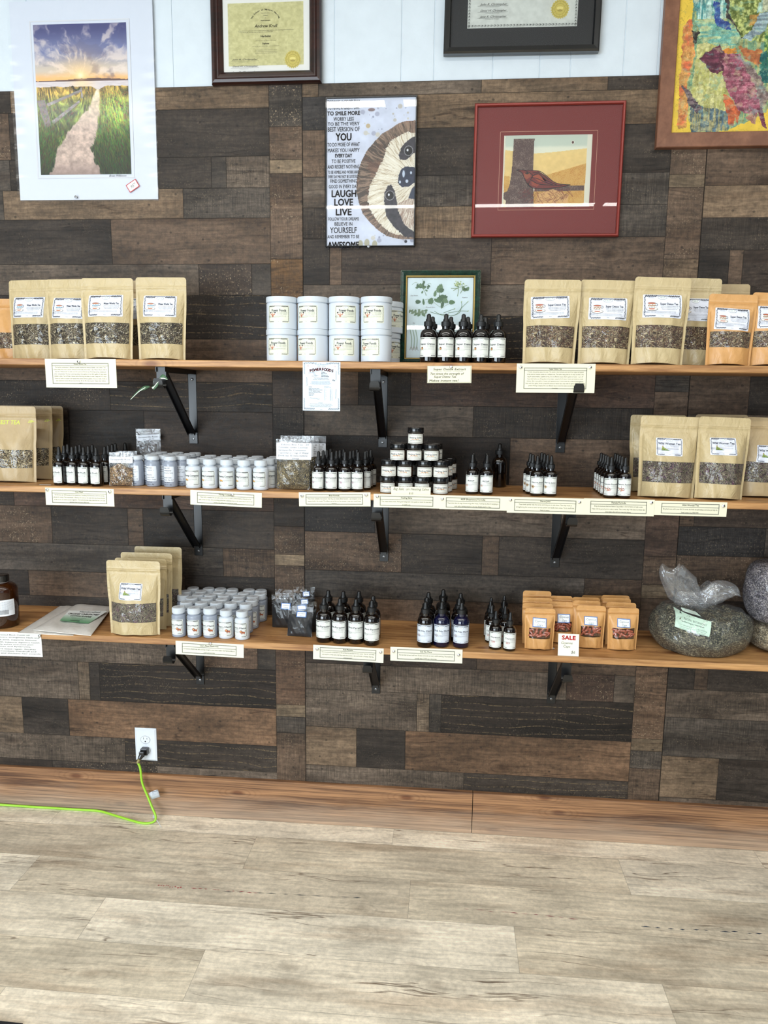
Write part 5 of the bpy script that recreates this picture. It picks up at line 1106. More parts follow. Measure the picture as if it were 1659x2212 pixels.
def pf(w, h):
    s = w/1340.0; X = lambda x: (x-825)*s; Z = lambda y: (985-y)*s; k = (40, 44, 54); pr = []
    for sx in (-1, 1):
        pr += P_squig(sx*w*.47, h*.47, sx*w*.20, h*.475, .0016, 4, .0005, k, 1, 3); pr += P_squig(sx*w*.455, h*.47, sx*w*.455, h*.24, .0013, 4, .0004, k, 1, 5)
        pr += P_squig(sx*w*.47, -h*.46, sx*w*.18, -h*.463, .0018, 5, .0005, k, 1, 7); pr += P_squig(sx*w*.46, -h*.46, sx*w*.46, -h*.24, .0014, 5, .0004, k, 1, 9)
        pr += P_squig(sx*w*.39, h*.32 if sx > 0 else h*.19, sx*w*.385, h*.13 if sx > 0 else 0, .0011, 2, .0004, k, 1, 11, False)
        pr += [P_ring(sx*w*.355, h*.41-(sx < 0)*-.001, .0024, .0024, .0007, (196, 120, 96), 1, 10)]
    pr += P_squig(w*.39, -h*.05, w*.38, -h*.25, .0011, 2, .0004, k, 1, 12, False); pr += P_squig(-w*.31, -h*.24, -w*.04, -h*.26, .0013, 2, .0004, k, 1, 13, False)
    s_ = 'Krull Botanicals'; n = len(s_)
    pr += [P_text(s_, 0, h*.437, .0062, (120, 136, 150), 2, shear=.3), P_text('Health   Wellness', 0, h*.408, .0034, k, 2), P_squig(-w*.25, h*.465, -w*.12, h*.475, .0008, 3, .0004, k, 1, 2, False), P_squig(w*.12, h*.475, w*.25, h*.455, .0008, 3, .0004, k, 1, 2, False)]
    s_ = 'POWERFOODS'
    for i, ch in enumerate(s_):
        f_ = (i-4.5)/4.5; x = f_*w*.285; z = h*.322-.0042*f_*f_
        pr += P_text(ch, x, z, .0105, (60, 22, 26), 2, rot=-f_*.22, bold=.06); pr += P_text(ch, x, z, .0105, (206, 60, 62), 3, rot=-f_*.22, bold=.015)
    for i in range(6): pr.append(P_line([(X(500+18*i), Z(520+24*i)), (X(580+20*i), Z(512+24*i))], .0006, (130, 136, 146), 1))
    pr += [P_line([(X(355), Z(528)), (X(520), Z(505)), (X(680), Z(475))], .0007, (110, 116, 126), 1), P_line([(X(470), Z(640)), (X(720), Z(605))], .0007, (110, 116, 126), 1)]
    for i, q in enumerate(('Organic', 'Plant based', 'Full spectrum', 'Wild harvested')): pr.append(P_text(q, X(815), Z(505+50*i), .0036, (44, 48, 56), 2, 'l', bold=.02))
    pr += [P_text('Power foods provides real sources', X(810), Z(712), .0032, k, 2, fit=w*.38), P_text('of protein, raw plant based & vitamins', X(810), Z(765), .0032, k, 2, fit=w*.44), P_text('$39', X(1255), Z(790), .0048, (44, 48, 56), 2, bold=.02, rot=-.4)]
    for i in range(5): pr.append(P_text('Rich in spirulina, chlorella, blue green algae, wheat grass, barley grass and alfalfa', X(795), Z(820+25*i), .0022, (120, 128, 140), 2, fit=w*(.48 if i != 3 else .56)))
    for i, q in enumerate(('Benefits:', 'Energy, brain, lung, stamina,', 'Minerals, amino acids, live enzymes', 'Live fiber, digestion, immune', 'Builds blood, aids detox and liver', 'Vegan friendly', 'Gluten free')): pr.append(P_text(q, X(370), Z(1020+48*i), .0028, k, 2, 'l', bold=.015))
    pr += [P_text('Nutrition Facts', X(920), Z(985), .0022, k, 2, 'l'), P_text('Serving size 2 Tbsp', X(920), Z(1025), .0026, k, 2, 'l')]
    for i in range(16): pr += [P_text(('Vitamin A', 'B1', 'Niacin B3', 'B6', 'B12', 'Folic acid', 'Vit C', 'Vit E')[i % 8], X(920), Z(1085+26*i), .0018, (108, 116, 140), 2, 'l'), P_text(str(130+37*i)+'%', X(1130), Z(1085+26*i), .0018, k, 2, 'l'), P_text(str(3+i), X(1210), Z(1085+26*i), .0018, k, 2, 'l')]
    pr += [P_text('Directions:', X(800), Z(1570), .0028, k, 2), P_text('Mix one heaping Tbs. of Power Foods and four', X(800), Z(1615), .0028, k, 2, fit=w*.58), P_text('of organic juice or water. Mix thoroughly and drink', X(800), Z(1660), .0028, k, 2, fit=w*.65), P_text('any time of day for all your nutrition needs.', X(800), Z(1705), .0028, k, 2, fit=w*.55), P_text('16oz', X(815), Z(1805), .0034, k, 2)]
    return pr
card([(654, 781), (736, 782), (734, 888), (654, 886.5)], '', [], '', [], paper=(208, 219, 230), extra=pf, framed=False, name='product_sheet', lab='white product sheet with red arched title hanging below the white tubs')
def hand(lines, size, col=(64, 62, 50)):
    def g(w, h):
        pr = []
        for (s_, x, z, wd_) in lines: pr.append(P_text(s_, x*w, z*h, size, col, 2, shear=.25, fit=wd_*w, bold=.008))
        return pr
    return g
def c3(w, h):
    pr = hand([('Super Detox Extract', .0, .24, .74), ('Ten times the strength of', -.06, -.02, .76), ('Super Detox Tea', -.10, -.20, .50), ('Makes instant tea!', -.13, -.42, .66)], .0085)(w, h)
    for a_, b_ in ((-.36, -.17), (-.13, .04), (.08, .31)): pr.append(P_line([(a_*w, .18*h), (b_*w, .19*h)], .0004, (64, 62, 50)))
    pr += P_frame(-w*.495, -h*.47, w*.485, h*.49, .0007, (140, 138, 110), 1); return pr
card([(924, 789), (1019.6, 791), (1017, 826), (922, 828.5)], '', [], '', [(974.7, 793, 'on the handwritten card below the green framed print')], extra=c3, framed=False, name='handwritten_card', lab='small cream handwritten card below the green framed botanical print')
card([(98, 1053), (246, 1057), (247, 1094), (99, 1090.5)], 'Liver Flush', ["The liver has over 500 functions in the human body. Everything from hormone control to storing", "glucose for energy. Most importantly is filtering out toxins so the body that slow the production", "of bile so we can achieve proper digestion. This herbal formula helps clean the liver, so it can", "function easier and more effectively."], 'below the leftmost dropper bottles on the middle shelf', [(102.6, 1058, 'at the left of the leftmost card on the middle shelf'), (237.5, 1062.3, 'at the right of the leftmost card on the middle shelf')])
card([(411.7, 1058), (566, 1065), (565, 1097), (410.6, 1089.5)], 'Moving Company', ["These herbs reawaken the peristaltic action of the G.I tract to remove built up material on the", "walls of the G.I tract. Also providing gentle liver cleansing action at the same time. If you're not", "moving, this will get you moving but gently."], 'below the white supplement bottles on the middle shelf', [(502.5, 1068.5, 'on the tilted card below the white supplement bottles')])
card([(645.8, 1063.5), (800.4, 1063.5), (800.4, 1094), (645.8, 1093.6)], 'Brain Formula', ["These herbs reawaken the memory, brain fog, and awaken Brain function. 2 eye droppers on the", "tongue hold in the mouth. The effects can be felt in a few minutes. Long term overall brain", "function."], 'below the dropper bottles left of the jar pyramid', [(653, 1071, 'at the left of the card left of the jar pyramid'), (791.5, 1069, 'at the right of the card left of the jar pyramid')])
card([(807, 1066), (951, 1070), (951, 1098), (807, 1096)], 'Healing Salve', ["Cuts, scrapes, burns, bruises. These great healing herbs work quickly to restore the tissue back", "to healthy care."], 'directly below the pyramid of black lidded jars', [(815.5, 1072.3, 'at the left of the card below the jar pyramid')])
card([(950, 1069.5), (1096, 1073), (1095, 1103), (949, 1099.6)], 'RESP (Respiratory Formula)', ["These herbs clean the lungs of mucus and go after viruses. You'll feel the effect of energizing to", "work, with a warming sensation in the lungs. Breathe clearly in 3 days."], 'below the two dropper bottles right of the jar pyramid', [(955.3, 1077.7, 'at the left of the card right of the jar pyramid')], y=-SD-0.0014)
card([(1095.6, 1073), (1262, 1077), (1262, 1112), (1095, 1107)], 'Nerve Juice', ["These herbs quickly relax the nerves and bring you to calm alone. Then they work at", "strengthening the nerves so your nervous system can handle more stress. Try it, you'll love", "being at peace."], 'third from the right on the middle shelf', [(1102.5, 1079.7, 'at the left of the third card from the right, middle shelf'), (1251.5, 1084.7, 'at the right of the third card from the right, middle shelf')], y=-SD-0.0020)
card([(1261, 1076), (1414, 1080), (1412.5, 1115), (1260, 1112)], 'Female Formula', ["Brings the hormones back into balance. Say goodbye to the hot flashes and night sweats.", "Helps with the period cycle to make it easier. Take it every day. If the issue is at hand, take", "three times a day until you come into balance."], 'second from the right on the middle shelf', [(1406.7, 1085.8, 'at the right of the second card from the right, middle shelf')], y=-SD-0.0014)
card([(1414, 1081), (1571, 1086), (1569, 1116), (1413, 1113)], 'Wild Woman Tea', ["Bring back some wild in your life! Of course, the herbs are aphrodisiacs and some just help the", "female system. It's a WIN-WIN!"], 'rightmost on the middle shelf below the big pouches', [(1562, 1093, 'at the right of the rightmost card on the middle shelf')])
card([(-60, 1363), (90, 1367), (90.6, 1419), (-60, 1415)], '', [], '', [(86, 1373.5, 'on the handwritten sheet at the left of the lowest shelf')], paper=(226, 226, 220), framed=False, name='handwritten_sheet',
     extra=hand([('Uses for cold pressed Black Cumin oil:', -.02, .36, .72), ('Acne, blisters and scars, strengthens Nails and', .0, .26, .94), ('Hair, helps manage acne, supports Immune', -.02, .16, .90), ('Gut and heart health, supports digestive health', .0, .06, .94), ('Helps with muscle aches and joint pain', -.04, -.03, .84), ('Thickens Eyelashes and Eyebrows,', -.06, -.12, .80), ('Wound healing and tissue repair, Soothes', -.03, -.22, .88), ('skin conditions, Combats Dandruff and', -.03, -.31, .88), ('mixed together and thickens hair strands', .0, -.40, .94)], .0052, (70, 70, 74)), lab='white handwritten sheet pinned under the big amber bottle')
card([(380, 1383.6), (527, 1392.7), (526, 1421), (379, 1413)], "Lion's Mane Mushroom", ["It's found to rebuild brain cells and bring strength to your brain's health. You'll feel the effects in", "a short period of time."], 'leftmost printed one on the lowest shelf, under the many capped bottles', [(454.6, 1390.3, 'on the card under the many white capped bottles')], paper=(226, 224, 204))
card([(677, 1392.7), (829, 1401), (828, 1432), (676, 1423.4)], 'Anti-Parasite', ["This is a powerful combination to kill and destroy parasites in their tracks. Take for one week", "and stop for a week and a half, then take three times a day until bottle is finished. Bye Bye", "unwanted guests!"], 'second of three printed ones on the lowest shelf', [(685.4, 1401.7, 'at the left of the middle card on the lowest shelf'), (822.6, 1408.4, 'at the right of the middle card on the lowest shelf')], paper=(226, 224, 204))
card([(843.5, 1397), (999, 1403.4), (998.7, 1433), (843, 1427)], 'Sick No More', ["This has been proven itself over 20 years to knock out every cold flu and bug. This would not", "normally shop COVID out in three days."], 'rightmost printed one on the lowest shelf', [(850.4, 1406.7, 'at the left of the right card on the lowest shelf'), (990.6, 1414.3, 'at the right of the right card on the lowest shelf')], paper=(226, 224, 204))
# ------------------------------------------------------------------ label artwork
INK = (30, 32, 42)
BODY = (44, 46, 58)
def help_label(w, h, title, icon, tsize, lines=3, title_y=0.13, icon_xy=(-0.30, 0.0), icon_s=0.22, ink=INK, tx=None, tfit=None, tcol=(34, 38, 54), text_x=0.16, body_w=0.46):
    s = w; pr = []; lw = 0.0085*w; hs = h/w
    pr += P_squig(-.45*w, .44*h, -.15*w, .44*h, .022*w, 6, lw*1.3, ink, 1, 2); pr += P_squig(.15*w, .44*h, .45*w, .44*h, .022*w, 6, lw*1.3, ink, 1, 4); pr += P_squig(-.15*w, .455*h, .15*w, .455*h, .010*w, 4, lw, ink, 1, 6)
    pr += P_squig(-.455*w, .40*h, -.455*w, -.42*h, .016*w, 5, lw, ink, 1, 8); pr += P_squig(.455*w, .40*h, .455*w, -.42*h, .016*w, 5, lw, ink, 1, 9)
    pr += P_squig(-.44*w, -.43*h, -.19*w, -.43*h, .015*w, 4, lw*1.2, ink, 1, 3); pr += P_squig(.19*w, -.43*h, .44*w, -.43*h, .015*w, 4, lw*1.2, ink, 1, 5)
    pr += [P_ring(0, .37*h, .115*w, .075*h, .006*w, (96, 106, 116), 1.2), P_ell(0, .37*h, .106*w, .066*h, (238, 243, 244), 1.1), P_text('HELP', 0, .345*h, .062*w, (96, 130, 120), 2)]
    pr += [P_text('Health Wellness', -.29*w, .355*h, .022*w, ink, 2), P_text('Living Products', .29*w, .355*h, .022*w, ink, 2)]
    pr += P_text(title, (text_x if tx is None else tx)*w, title_y*h, tsize*1.15, tcol, 3, fit=tfit*w if tfit else None, bold=.022)
    for i in range(lines): pr.append(P_text('These are designed to gently help', text_x*w, title_y*h-(.034+.040*i)*w-.01*w, .030*w, BODY, 2, fit=body_w*w*(1-.12*(i == lines-1))))
    y0 = title_y*h-(.050+.040*lines)*w-.02*w
    for i, f_ in enumerate((.84, .84, .50)):
        yy = y0-.030*w*i
        if yy > -.33*h: pr.append(P_text('INGREDIENTS: organic herbs, roots and leaves blended by hand for your family', -.42*w+.42*w*f_, yy, .025*w, BODY, 2, fit=f_*w))
    pr += [P_rect(-.40*w, -.345*h, .40*w, -.341*h, (120, 124, 134), 2, 8), P_text('4 oz', 0, -.435*h, .034*w, ink, 2)]
    return pr+icon(icon_xy[0]*w, icon_xy[1]*h, icon_s*w)
def ic_none(x, y, s): return []
def ic_cup(c1=(96, 146, 170), c2=(60, 70, 84), tea=(176, 110, 80)):
    def g(x, y, s):
        pr = [P_ell(x, y-.38*s, .62*s, .20*s, c2, 2), P_ell(x, y-.37*s, .57*s, .17*s, (232, 226, 216), 2.2), P_ell(x, y-.36*s, .30*s, .08*s, tea, 2.4)]
        pr += [P_ring(x+.46*s, y+.10*s, .17*s, .15*s, .045*s, c2, 2.3, 16), P_poly([(x-.42*s, y+.24*s), (x+.42*s, y+.24*s), (x+.34*s, y-.14*s), (x+.18*s, y-.32*s), (x-.18*s, y-.32*s), (x-.34*s, y-.14*s)], (236, 234, 228), 2.6)]
        for i in range(6): pr.append(P_ell(x-.32*s+.128*s*i, y+.02*s*(1 if i % 2 else -1), .06*s, .11*s, c1, 2.8, 8, i))
        for i in range(4): pr.append(P_ell(x-.22*s+.15*s*i, y-.18*s, .05*s, .05*s, c2, 2.8, 8))
        return pr+[P_ell(x, y+.24*s, .43*s, .10*s, c2, 3), P_ell(x, y+.24*s, .39*s, .08*s, tea, 3.2)]
    return g
def ic_hill(x, y, s):
    pr = [P_poly([(x-.6*s, y-.4*s), (x-.5*s, y+.0*s), (x-.35*s, y+.18*s), (x-.1*s, y+.02*s), (x+.2*s, y-.16*s), (x+.7*s, y-.4*s)], (122, 148, 72), 2), P_poly([(x-.6*s, y-.42*s), (x-.2*s, y-.2*s), (x+.4*s, y-.3*s), (x+.8*s, y-.42*s)], (86, 116, 56), 2.2)]
    r = random.Random(2)
    for i in range(16): pr.append(P_ell(x-.5*s+r.random()*.9*s, y-.38*s+r.random()*.35*s, .035*s, .03*s, r.choice([(220, 190, 70), (230, 224, 180), (150, 90, 60)]), 2.6, 7))
    for i in range(6): pr.append(P_line([(x+.05*s+i*.12*s, y-.2*s), (x+.05*s+i*.12*s+.02*s, y+.5*s-.03*s*i)], .018*s, (176, 186, 196), 2.1))
    return pr+[P_ell(x-.35*s, y+.26*s, .08*s, .1*s, (150, 110, 60), 2.8, 10), P_ell(x-.44*s, y+.1*s, .05*s, .12*s, (196, 176, 90), 2.7, 10)]
def ic_man(x, y, s):
    c = (190, 124, 96); pr = [P_poly([(x-.14*s, y-.5*s), (x+.14*s, y-.5*s), (x+.24*s, y+.02*s), (x-.24*s, y+.02*s)], c, 2), P_ell(x, y+.18*s, .11*s, .14*s, (206, 146, 116), 2.3, 12)]
    for k in (-1, 1): pr += [P_line([(x+k*.2*s, y-.02*s), (x+k*.42*s, y-.02*s), (x+k*.5*s, y+.3*s)], .13*s, c, 2.1), P_ell(x+k*.52*s, y+.36*s, .16*s, .14*s, (64, 58, 64), 2.4, 12), P_ell(x+k*.36*s, y-.06*s, .09*s, .06*s, (166, 96, 70), 2.5, 8)]
    return pr+[P_line([(x-.62*s, y+.4*s), (x+.62*s, y+.4*s)], .05*s, (70, 66, 70), 2.3), P_rect(x-.02*s, y-.45*s, x+.02*s, y, (150, 84, 62), 2.6)]
def ic_acorn(x, y, s): return [P_ell(x, y, .34*s, .40*s, (176, 124, 70), 2), P_ell(x-.1*s, y+.05*s, .12*s, .2*s, (216, 172, 112), 2.3), P_ell(x, y+.26*s, .34*s, .16*s, (96, 66, 44), 2.5), P_line([(x, y+.38*s), (x+.06*s, y+.55*s)], .06*s, (96, 66, 44), 2.6)]
def ic_liver(x, y, s): return [P_poly([(x-.6*s, y+.1*s), (x-.2*s, y+.3*s), (x+.5*s, y+.25*s), (x+.3*s, y), (x-.1*s, y-.1*s), (x-.4*s, y-.3*s)], (206, 120, 112), 2), P_ell(x-.3*s, y+.05*s, .16*s, .1*s, (226, 160, 150), 2.4, 10)]
def ic_brain(x, y, s):
    pr = [P_ell(x, y, .42*s, .32*s, (206, 180, 190), 2), P_ell(x+.1*s, y-.26*s, .2*s, .12*s, (196, 166, 178), 2.1)]
    for i in range(4): pr.append(P_line([(x-.3*s+.16*s*i, y+.2*s), (x-.22*s+.16*s*i, y), (x-.3*s+.16*s*i, y-.18*s)], .035*s, (160, 126, 144), 2.5))
    return pr
def ic_truck(x, y, s): return [P_rect(x-.5*s, y-.2*s, x+.15*s, y+.18*s, (222, 158, 60), 2), P_poly([(x+.15*s, y-.2*s), (x+.55*s, y-.2*s), (x+.5*s, y+.02*s), (x+.3*s, y+.12*s), (x+.15*s, y+.12*s)], (232, 178, 90), 2.1), P_ell(x-.28*s, y-.24*s, .11*s, .11*s, (90, 70, 60), 2.4, 12), P_ell(x+.32*s, y-.24*s, .11*s, .11*s, (90, 70, 60), 2.4, 12), P_ell(x-.2*s, y+.22*s, .2*s, .08*s, (196, 120, 60), 2.3, 10)]
def ic_lion(x, y, s): return [P_ell(x+.1*s, y-.12*s, .42*s, .20*s, (176, 96, 60), 2), P_ell(x-.32*s, y+.08*s, .30*s, .32*s, (112, 60, 44), 2.2), P_ell(x-.36*s, y+.1*s, .17*s, .19*s, (216, 150, 96), 2.5)]+[P_rect(x+k*s, y-.5*s, x+(k+.09)*s, y-.2*s, (160, 84, 54), 2.1) for k in (-.3, -.12, .22, .4)]+[P_line([(x+.5*s, y-.1*s), (x+.66*s, y+.08*s), (x+.6*s, y+.25*s)], .05*s, (150, 80, 54), 2.2), P_ell(x+.6*s, y+.27*s, .07*s, .08*s, (90, 50, 40), 2.4, 8)]
def ic_salve(x, y, s):
    pr = []
    for k in range(7): pr.append(P_ell(x-1.0*s+.33*s*k, y+.06*s*(1 if k % 2 else -1), .17*s, .10*s, [(206, 130, 50), (150, 96, 50), (222, 160, 80)][k % 3], 2+k*.05, 9, k*.5))
    return pr+[P_line([(x-1.2*s, y-.05*s), (x-.4*s, y), (x+1.1*s, y-.05*s)], .05*s, (110, 80, 50), 1.9)]
def ic_star(x, y, s):
    pr = [P_ell(x+.32*s*math.cos(k), y+.32*s*math.sin(k), .16*s, .07*s, (176, 132, 60), 2+k*.03, 8, k) for k in np.linspace(0, 5.6, 9)]
    return pr+[P_ell(x, y, .18*s, .18*s, (120, 84, 40), 2.6, 12), P_ell(x+.5*s, y+.05*s, .12*s, .08*s, (186, 146, 70), 2.4, 8), P_ell(x-.55*s, y+.4*s, .14*s, .09*s, (196, 160, 90), 2.4, 8)]
def ic_flower(x, y, s):
    r = random.Random(6); pr = [P_line([(x-.1*s, y-.5*s), (x+.05*s, y-.1*s), (x, y+.6*s)], .05*s, (120, 80, 60), 1.9)]
    for i in range(26): pr.append(P_ell(x+r.uniform(-.6, .6)*s, y+r.uniform(-.35, .25)*s+(.15*s if i % 3 else .3*s)*0, .10*s, .06*s, r.choice([(176, 88, 66), (196, 120, 84), (206, 150, 120), (150, 70, 56)]), 2+i*.03, 8, r.uniform(0, 3)))
    return pr
def ic_pepper(x, y, s):
    return [P_line([(x+(k-1)*.34*s+.05*s, y+.34*s), (x+(k-1)*.34*s+.12*s, y+.05*s), (x+(k-1)*.34*s, y-.34*s)], .17*s, (176, 50, 40), 2, True) for k in range(3)]+[P_ell(x+(k-1)*.34*s+.05*s, y+.30*s, .07*s, .05*s, (140, 40, 34), 2.3, 8) for k in range(3)]
def ic_lungs(x, y, s): return [P_ell(x-.18*s, y, .15*s, .32*s, (214, 176, 160), 2, 14), P_ell(x+.18*s, y, .15*s, .32*s, (214, 176, 160), 2, 14), P_rect(x-.03*s, y+.05*s, x+.03*s, y+.5*s, (150, 110, 100), 2.3)]
def ic_worm(x, y, s): return [P_line([tuple(p)[:2] for p in catmull([(x-.4*s, y+.4*s, 0), (x-.5*s, y, 0), (x-.3*s, y-.35*s, 0), (x+.1*s, y-.3*s, 0), (x+.2*s, y-.1*s, 0), (x+.45*s, y-.05*s, 0)], 5)], .045*s, (110, 104, 110), 2)]
def ic_round(x, y, s): return [P_ring(x, y, .36*s, .36*s, .04*s, (140, 110, 106), 2, 20), P_ring(x, y, .24*s, .24*s, .03*s, (150, 120, 116), 2, 16), P_line([(x, y-.3*s), (x+.02*s, y+.3*s)], .05*s, (140, 100, 96), 2.2)]

# ------------------------------------------------------------------ containers
def ribs(mb, R, z0, z1, n=40, d=0.0004):
    v = []; f = []
    for j, z in enumerate((z0, z1)):
        for i in range(n*2):
            a = PI*i/n; rr = R+(d if i % 2 else -d*.2); v.append((rr*math.cos(a), rr*math.sin(a), z))
    m = n*2
    for i in range(m): f.append((i, (i+1) % m, m+(i+1) % m, m+i))
    mb.add(v, f)
def dropper(kind, title, icon, glass='amber', tfit=.8, icon_xy=(-.22, .0), icon_s=.2, paper=(224, 227, 222), seed=0, rot=0.0, tx=.0, aname='dropper_bottle', text_x=.18):
    R, H = {4: (.0243, .138), 2: (.0192, .1175), 1: (.0192, .1175)}[kind]
    f4 = kind == 4
    zl0, zl1 = (.118*H, .514*H) if f4 else (.067*H, .484*H); zs = .53*H if f4 else .50*H; zn = .69*H if f4 else .63*H; zc0 = .745*H if f4 else .68*H; zc1 = .845*H if f4 else .786*H
    rn = R*.47
    def make():
        t = empty(aname); mb = MB(); sh = [(R*math.cos(0)-(R-rn)*(1-math.cos(a))*1.0, zs+(zn-zs)*math.sin(a)) for a in np.linspace(0, PI/2, 8)]
        mb.lathe([(R*.86, 0), (R*.96, .0015), (R, .005)]+sh+[(rn, zc0+.003)], 30).obj('glass_bottle', M[glass], t, True, angle=60)
        rc = R*.55
        cb = MB(); cb.lathe([(rc-.0006, zc0), (rc, zc0+.0006), (rc, zc1-.001), (rc-.0012, zc1)], 30); ribs(cb, rc+.0002, zc0+.001, zc1-.0015, 26, .00035); cb.obj('screw_cap', M['rubber'], t, True, angle=30)
        rb = rc*.66
        MB().lathe([(rb, zc1), (rb, zc1+(H-zc1)*.22), (rb*.74, zc1+(H-zc1)*.38), (rb*.70, zc1+(H-zc1)*.80), (rb*.52, zc1+(H-zc1)*.94), (rb*.2, H)], 16).obj('dropper_bulb', M['rubber'], t, True, angle=60)
        w = R*2.45; h = zl1-zl0; mf = map_cyl(R+.00015, (zl0+zl1)/2, rot)
        sticker(t, mf, w, h, help_label(w, h, title, icon, .105*w, 3, .12, icon_xy, icon_s, tfit=tfit, tx=tx, text_x=text_x, body_w=.40), paper, 16, 3)
        return t
    return make, R, H
def packer(kind, title, icon, body='white_pl', hand_lines=None, rot=0.0, tfit=.78):
    R, H = {'white': (.0232, .0880), 'grey': (.0205, .0925), 'lion_g': (.0218, .0925), 'lion_w': (.0228, .0880)}[kind]
    g = kind in ('grey', 'lion_g')
    zc0 = (.81 if kind != 'grey' else .87)*H; rc = R*(.90 if g else .80); zs = (.70 if g else .66)*H; rn = R*(.80 if g else .62)
    def make():
        t = empty('supplement_bottle'); sh = [(rn+(R-rn)*math.cos(a), zs+(zc0-.004-zs)*math.sin(a)) for a in np.linspace(0, PI/2, 7)]
        MB().lathe([(R*.88, 0), (R*.97, .0012), (R, .004)]+sh+[(rn, zc0+.002)], 32).obj('bottle_body', M[body], t, True, angle=60)
        cb = MB(); cb.lathe([(rc-.0004, zc0), (rc, zc0+.0008), (rc, H-.0018), (rc-.0016, H)], 36); ribs(cb, rc+.00015, zc0+.0015, H-.0025, 44, .0003); cp = cb.obj('screw_cap', M['white_cap'], t, True, angle=30)
        if kind.startswith('lion'): print_obj('price_mark', P_text('16-', 0, -.003, .011, (90, 60, 80), 1, shear=.2), lambda x, y, o: np.stack([x, y, np.full_like(x, H+o)], 1), cp)
        if hand_lines:
            w = R*1.75; h = .50*H; pr = []
            for i, s_ in enumerate(hand_lines): pr.append(P_text(s_, -.44*w, .36*h-i*h*.155, .0050, (60, 64, 76), 2, 'l', shear=.25, fit=w*(.55+.3*((i*7) % 3)/2), bold=.01))
            sticker(t, map_cyl(R+.00015, .43*H, rot), w, h, pr, (216, 222, 230), 12, 3, r=.003)
        else:
            z0, z1 = (.10*H, .625*H) if not g else (.10*H, .62*H); w = R*2.6; h = z1-z0
            sticker(t, map_cyl(R+.00015, (z0+z1)/2, rot), w, h, help_label(w, h, title, icon, .105*w, 2, .10, (-.18 if not kind.startswith('lion') else .25, -.12), .18 if not kind.startswith('lion') else .24, tfit=tfit, tx=.04, text_x=.2 if not kind.startswith('lion') else -.12, body_w=.34), (218, 222, 218), 16, 3)
        return t
    return make, R, H
def tub(rot):
    R, H = .0452, .0905
    def make():
        t = empty('white_tub'); MB().lathe([(R*.95, 0), (R*.985, .001), (R*.985, .004), (R*.985, .79*H), (R*.93, .815*H), (R*.93, .83*H)], 48).obj('tub_body', M['white_pl'], t, True, angle=35)
        cb = MB(); cb.lathe([(R*.98, .825*H), (R, .835*H), (R, .985*H), (R*.985, H)], 48); ribs(cb, R+.0001, .84*H, .975*H, 70, .0003); cb.obj('ribbed_lid', M['white_cap'], t, True, angle=30)
        w, h = .066, .049
        sticker(t, map_cyl(R*.985+.00015, .45*H, rot), w, h, help_label(w, h, 'Power Foods', ic_man, .0085, 3, .14, (-.25, -.02), .22, tfit=.66, tx=.02, text_x=.16, body_w=.46), (222, 224, 206), 14, 3)
        return t
    return make, R, H
def salve(rot, show=True):
    R, H = .0238, .0478
    def make():
        t = empty('salve_jar'); MB().lathe([(R*.90, 0), (R*.97, .001), (R*.97, .003), (R*.97, .60*H), (R*.88, .66*H), (R*.88, .68*H)], 32).obj('jar_body', M['amber_l'], t, True, angle=40)
        MB().lathe([(R*.985, .675*H), (R, .69*H), (R, .975*H), (R*.975, H)], 36).obj('jar_lid', M['blackcap'], t, True, angle=40)
        w, h = R*2.25, .58*H; pr = P_squig(-.45*w, .40*h, .45*w, .40*h, .012*w, 12, .005*w, INK, 1, 2)+P_frame(-.47*w, -.44*h, .47*w, .44*h, .005*w, (120, 122, 130), 1)+P_squig(-.40*w, -.36*h, .40*w, -.36*h, .012*w, 8, .005*w, INK, 1, 5)
        pr += [P_text('Healing Salve', 0, .04*h, .0068, (70, 74, 88), 3, fit=.72*w, bold=.012), P_text('calendula, comfrey and plantain in beeswax', 0, -.20*h, .0022, INK, 2, fit=.6*w)]+ic_salve(0, -.04*h, .0095)
        sticker(t, map_cyl(R*.97+.0002, .33*H, rot), w, h, pr, (222, 222, 214), 16, 3)
        return t
    return make, R, H

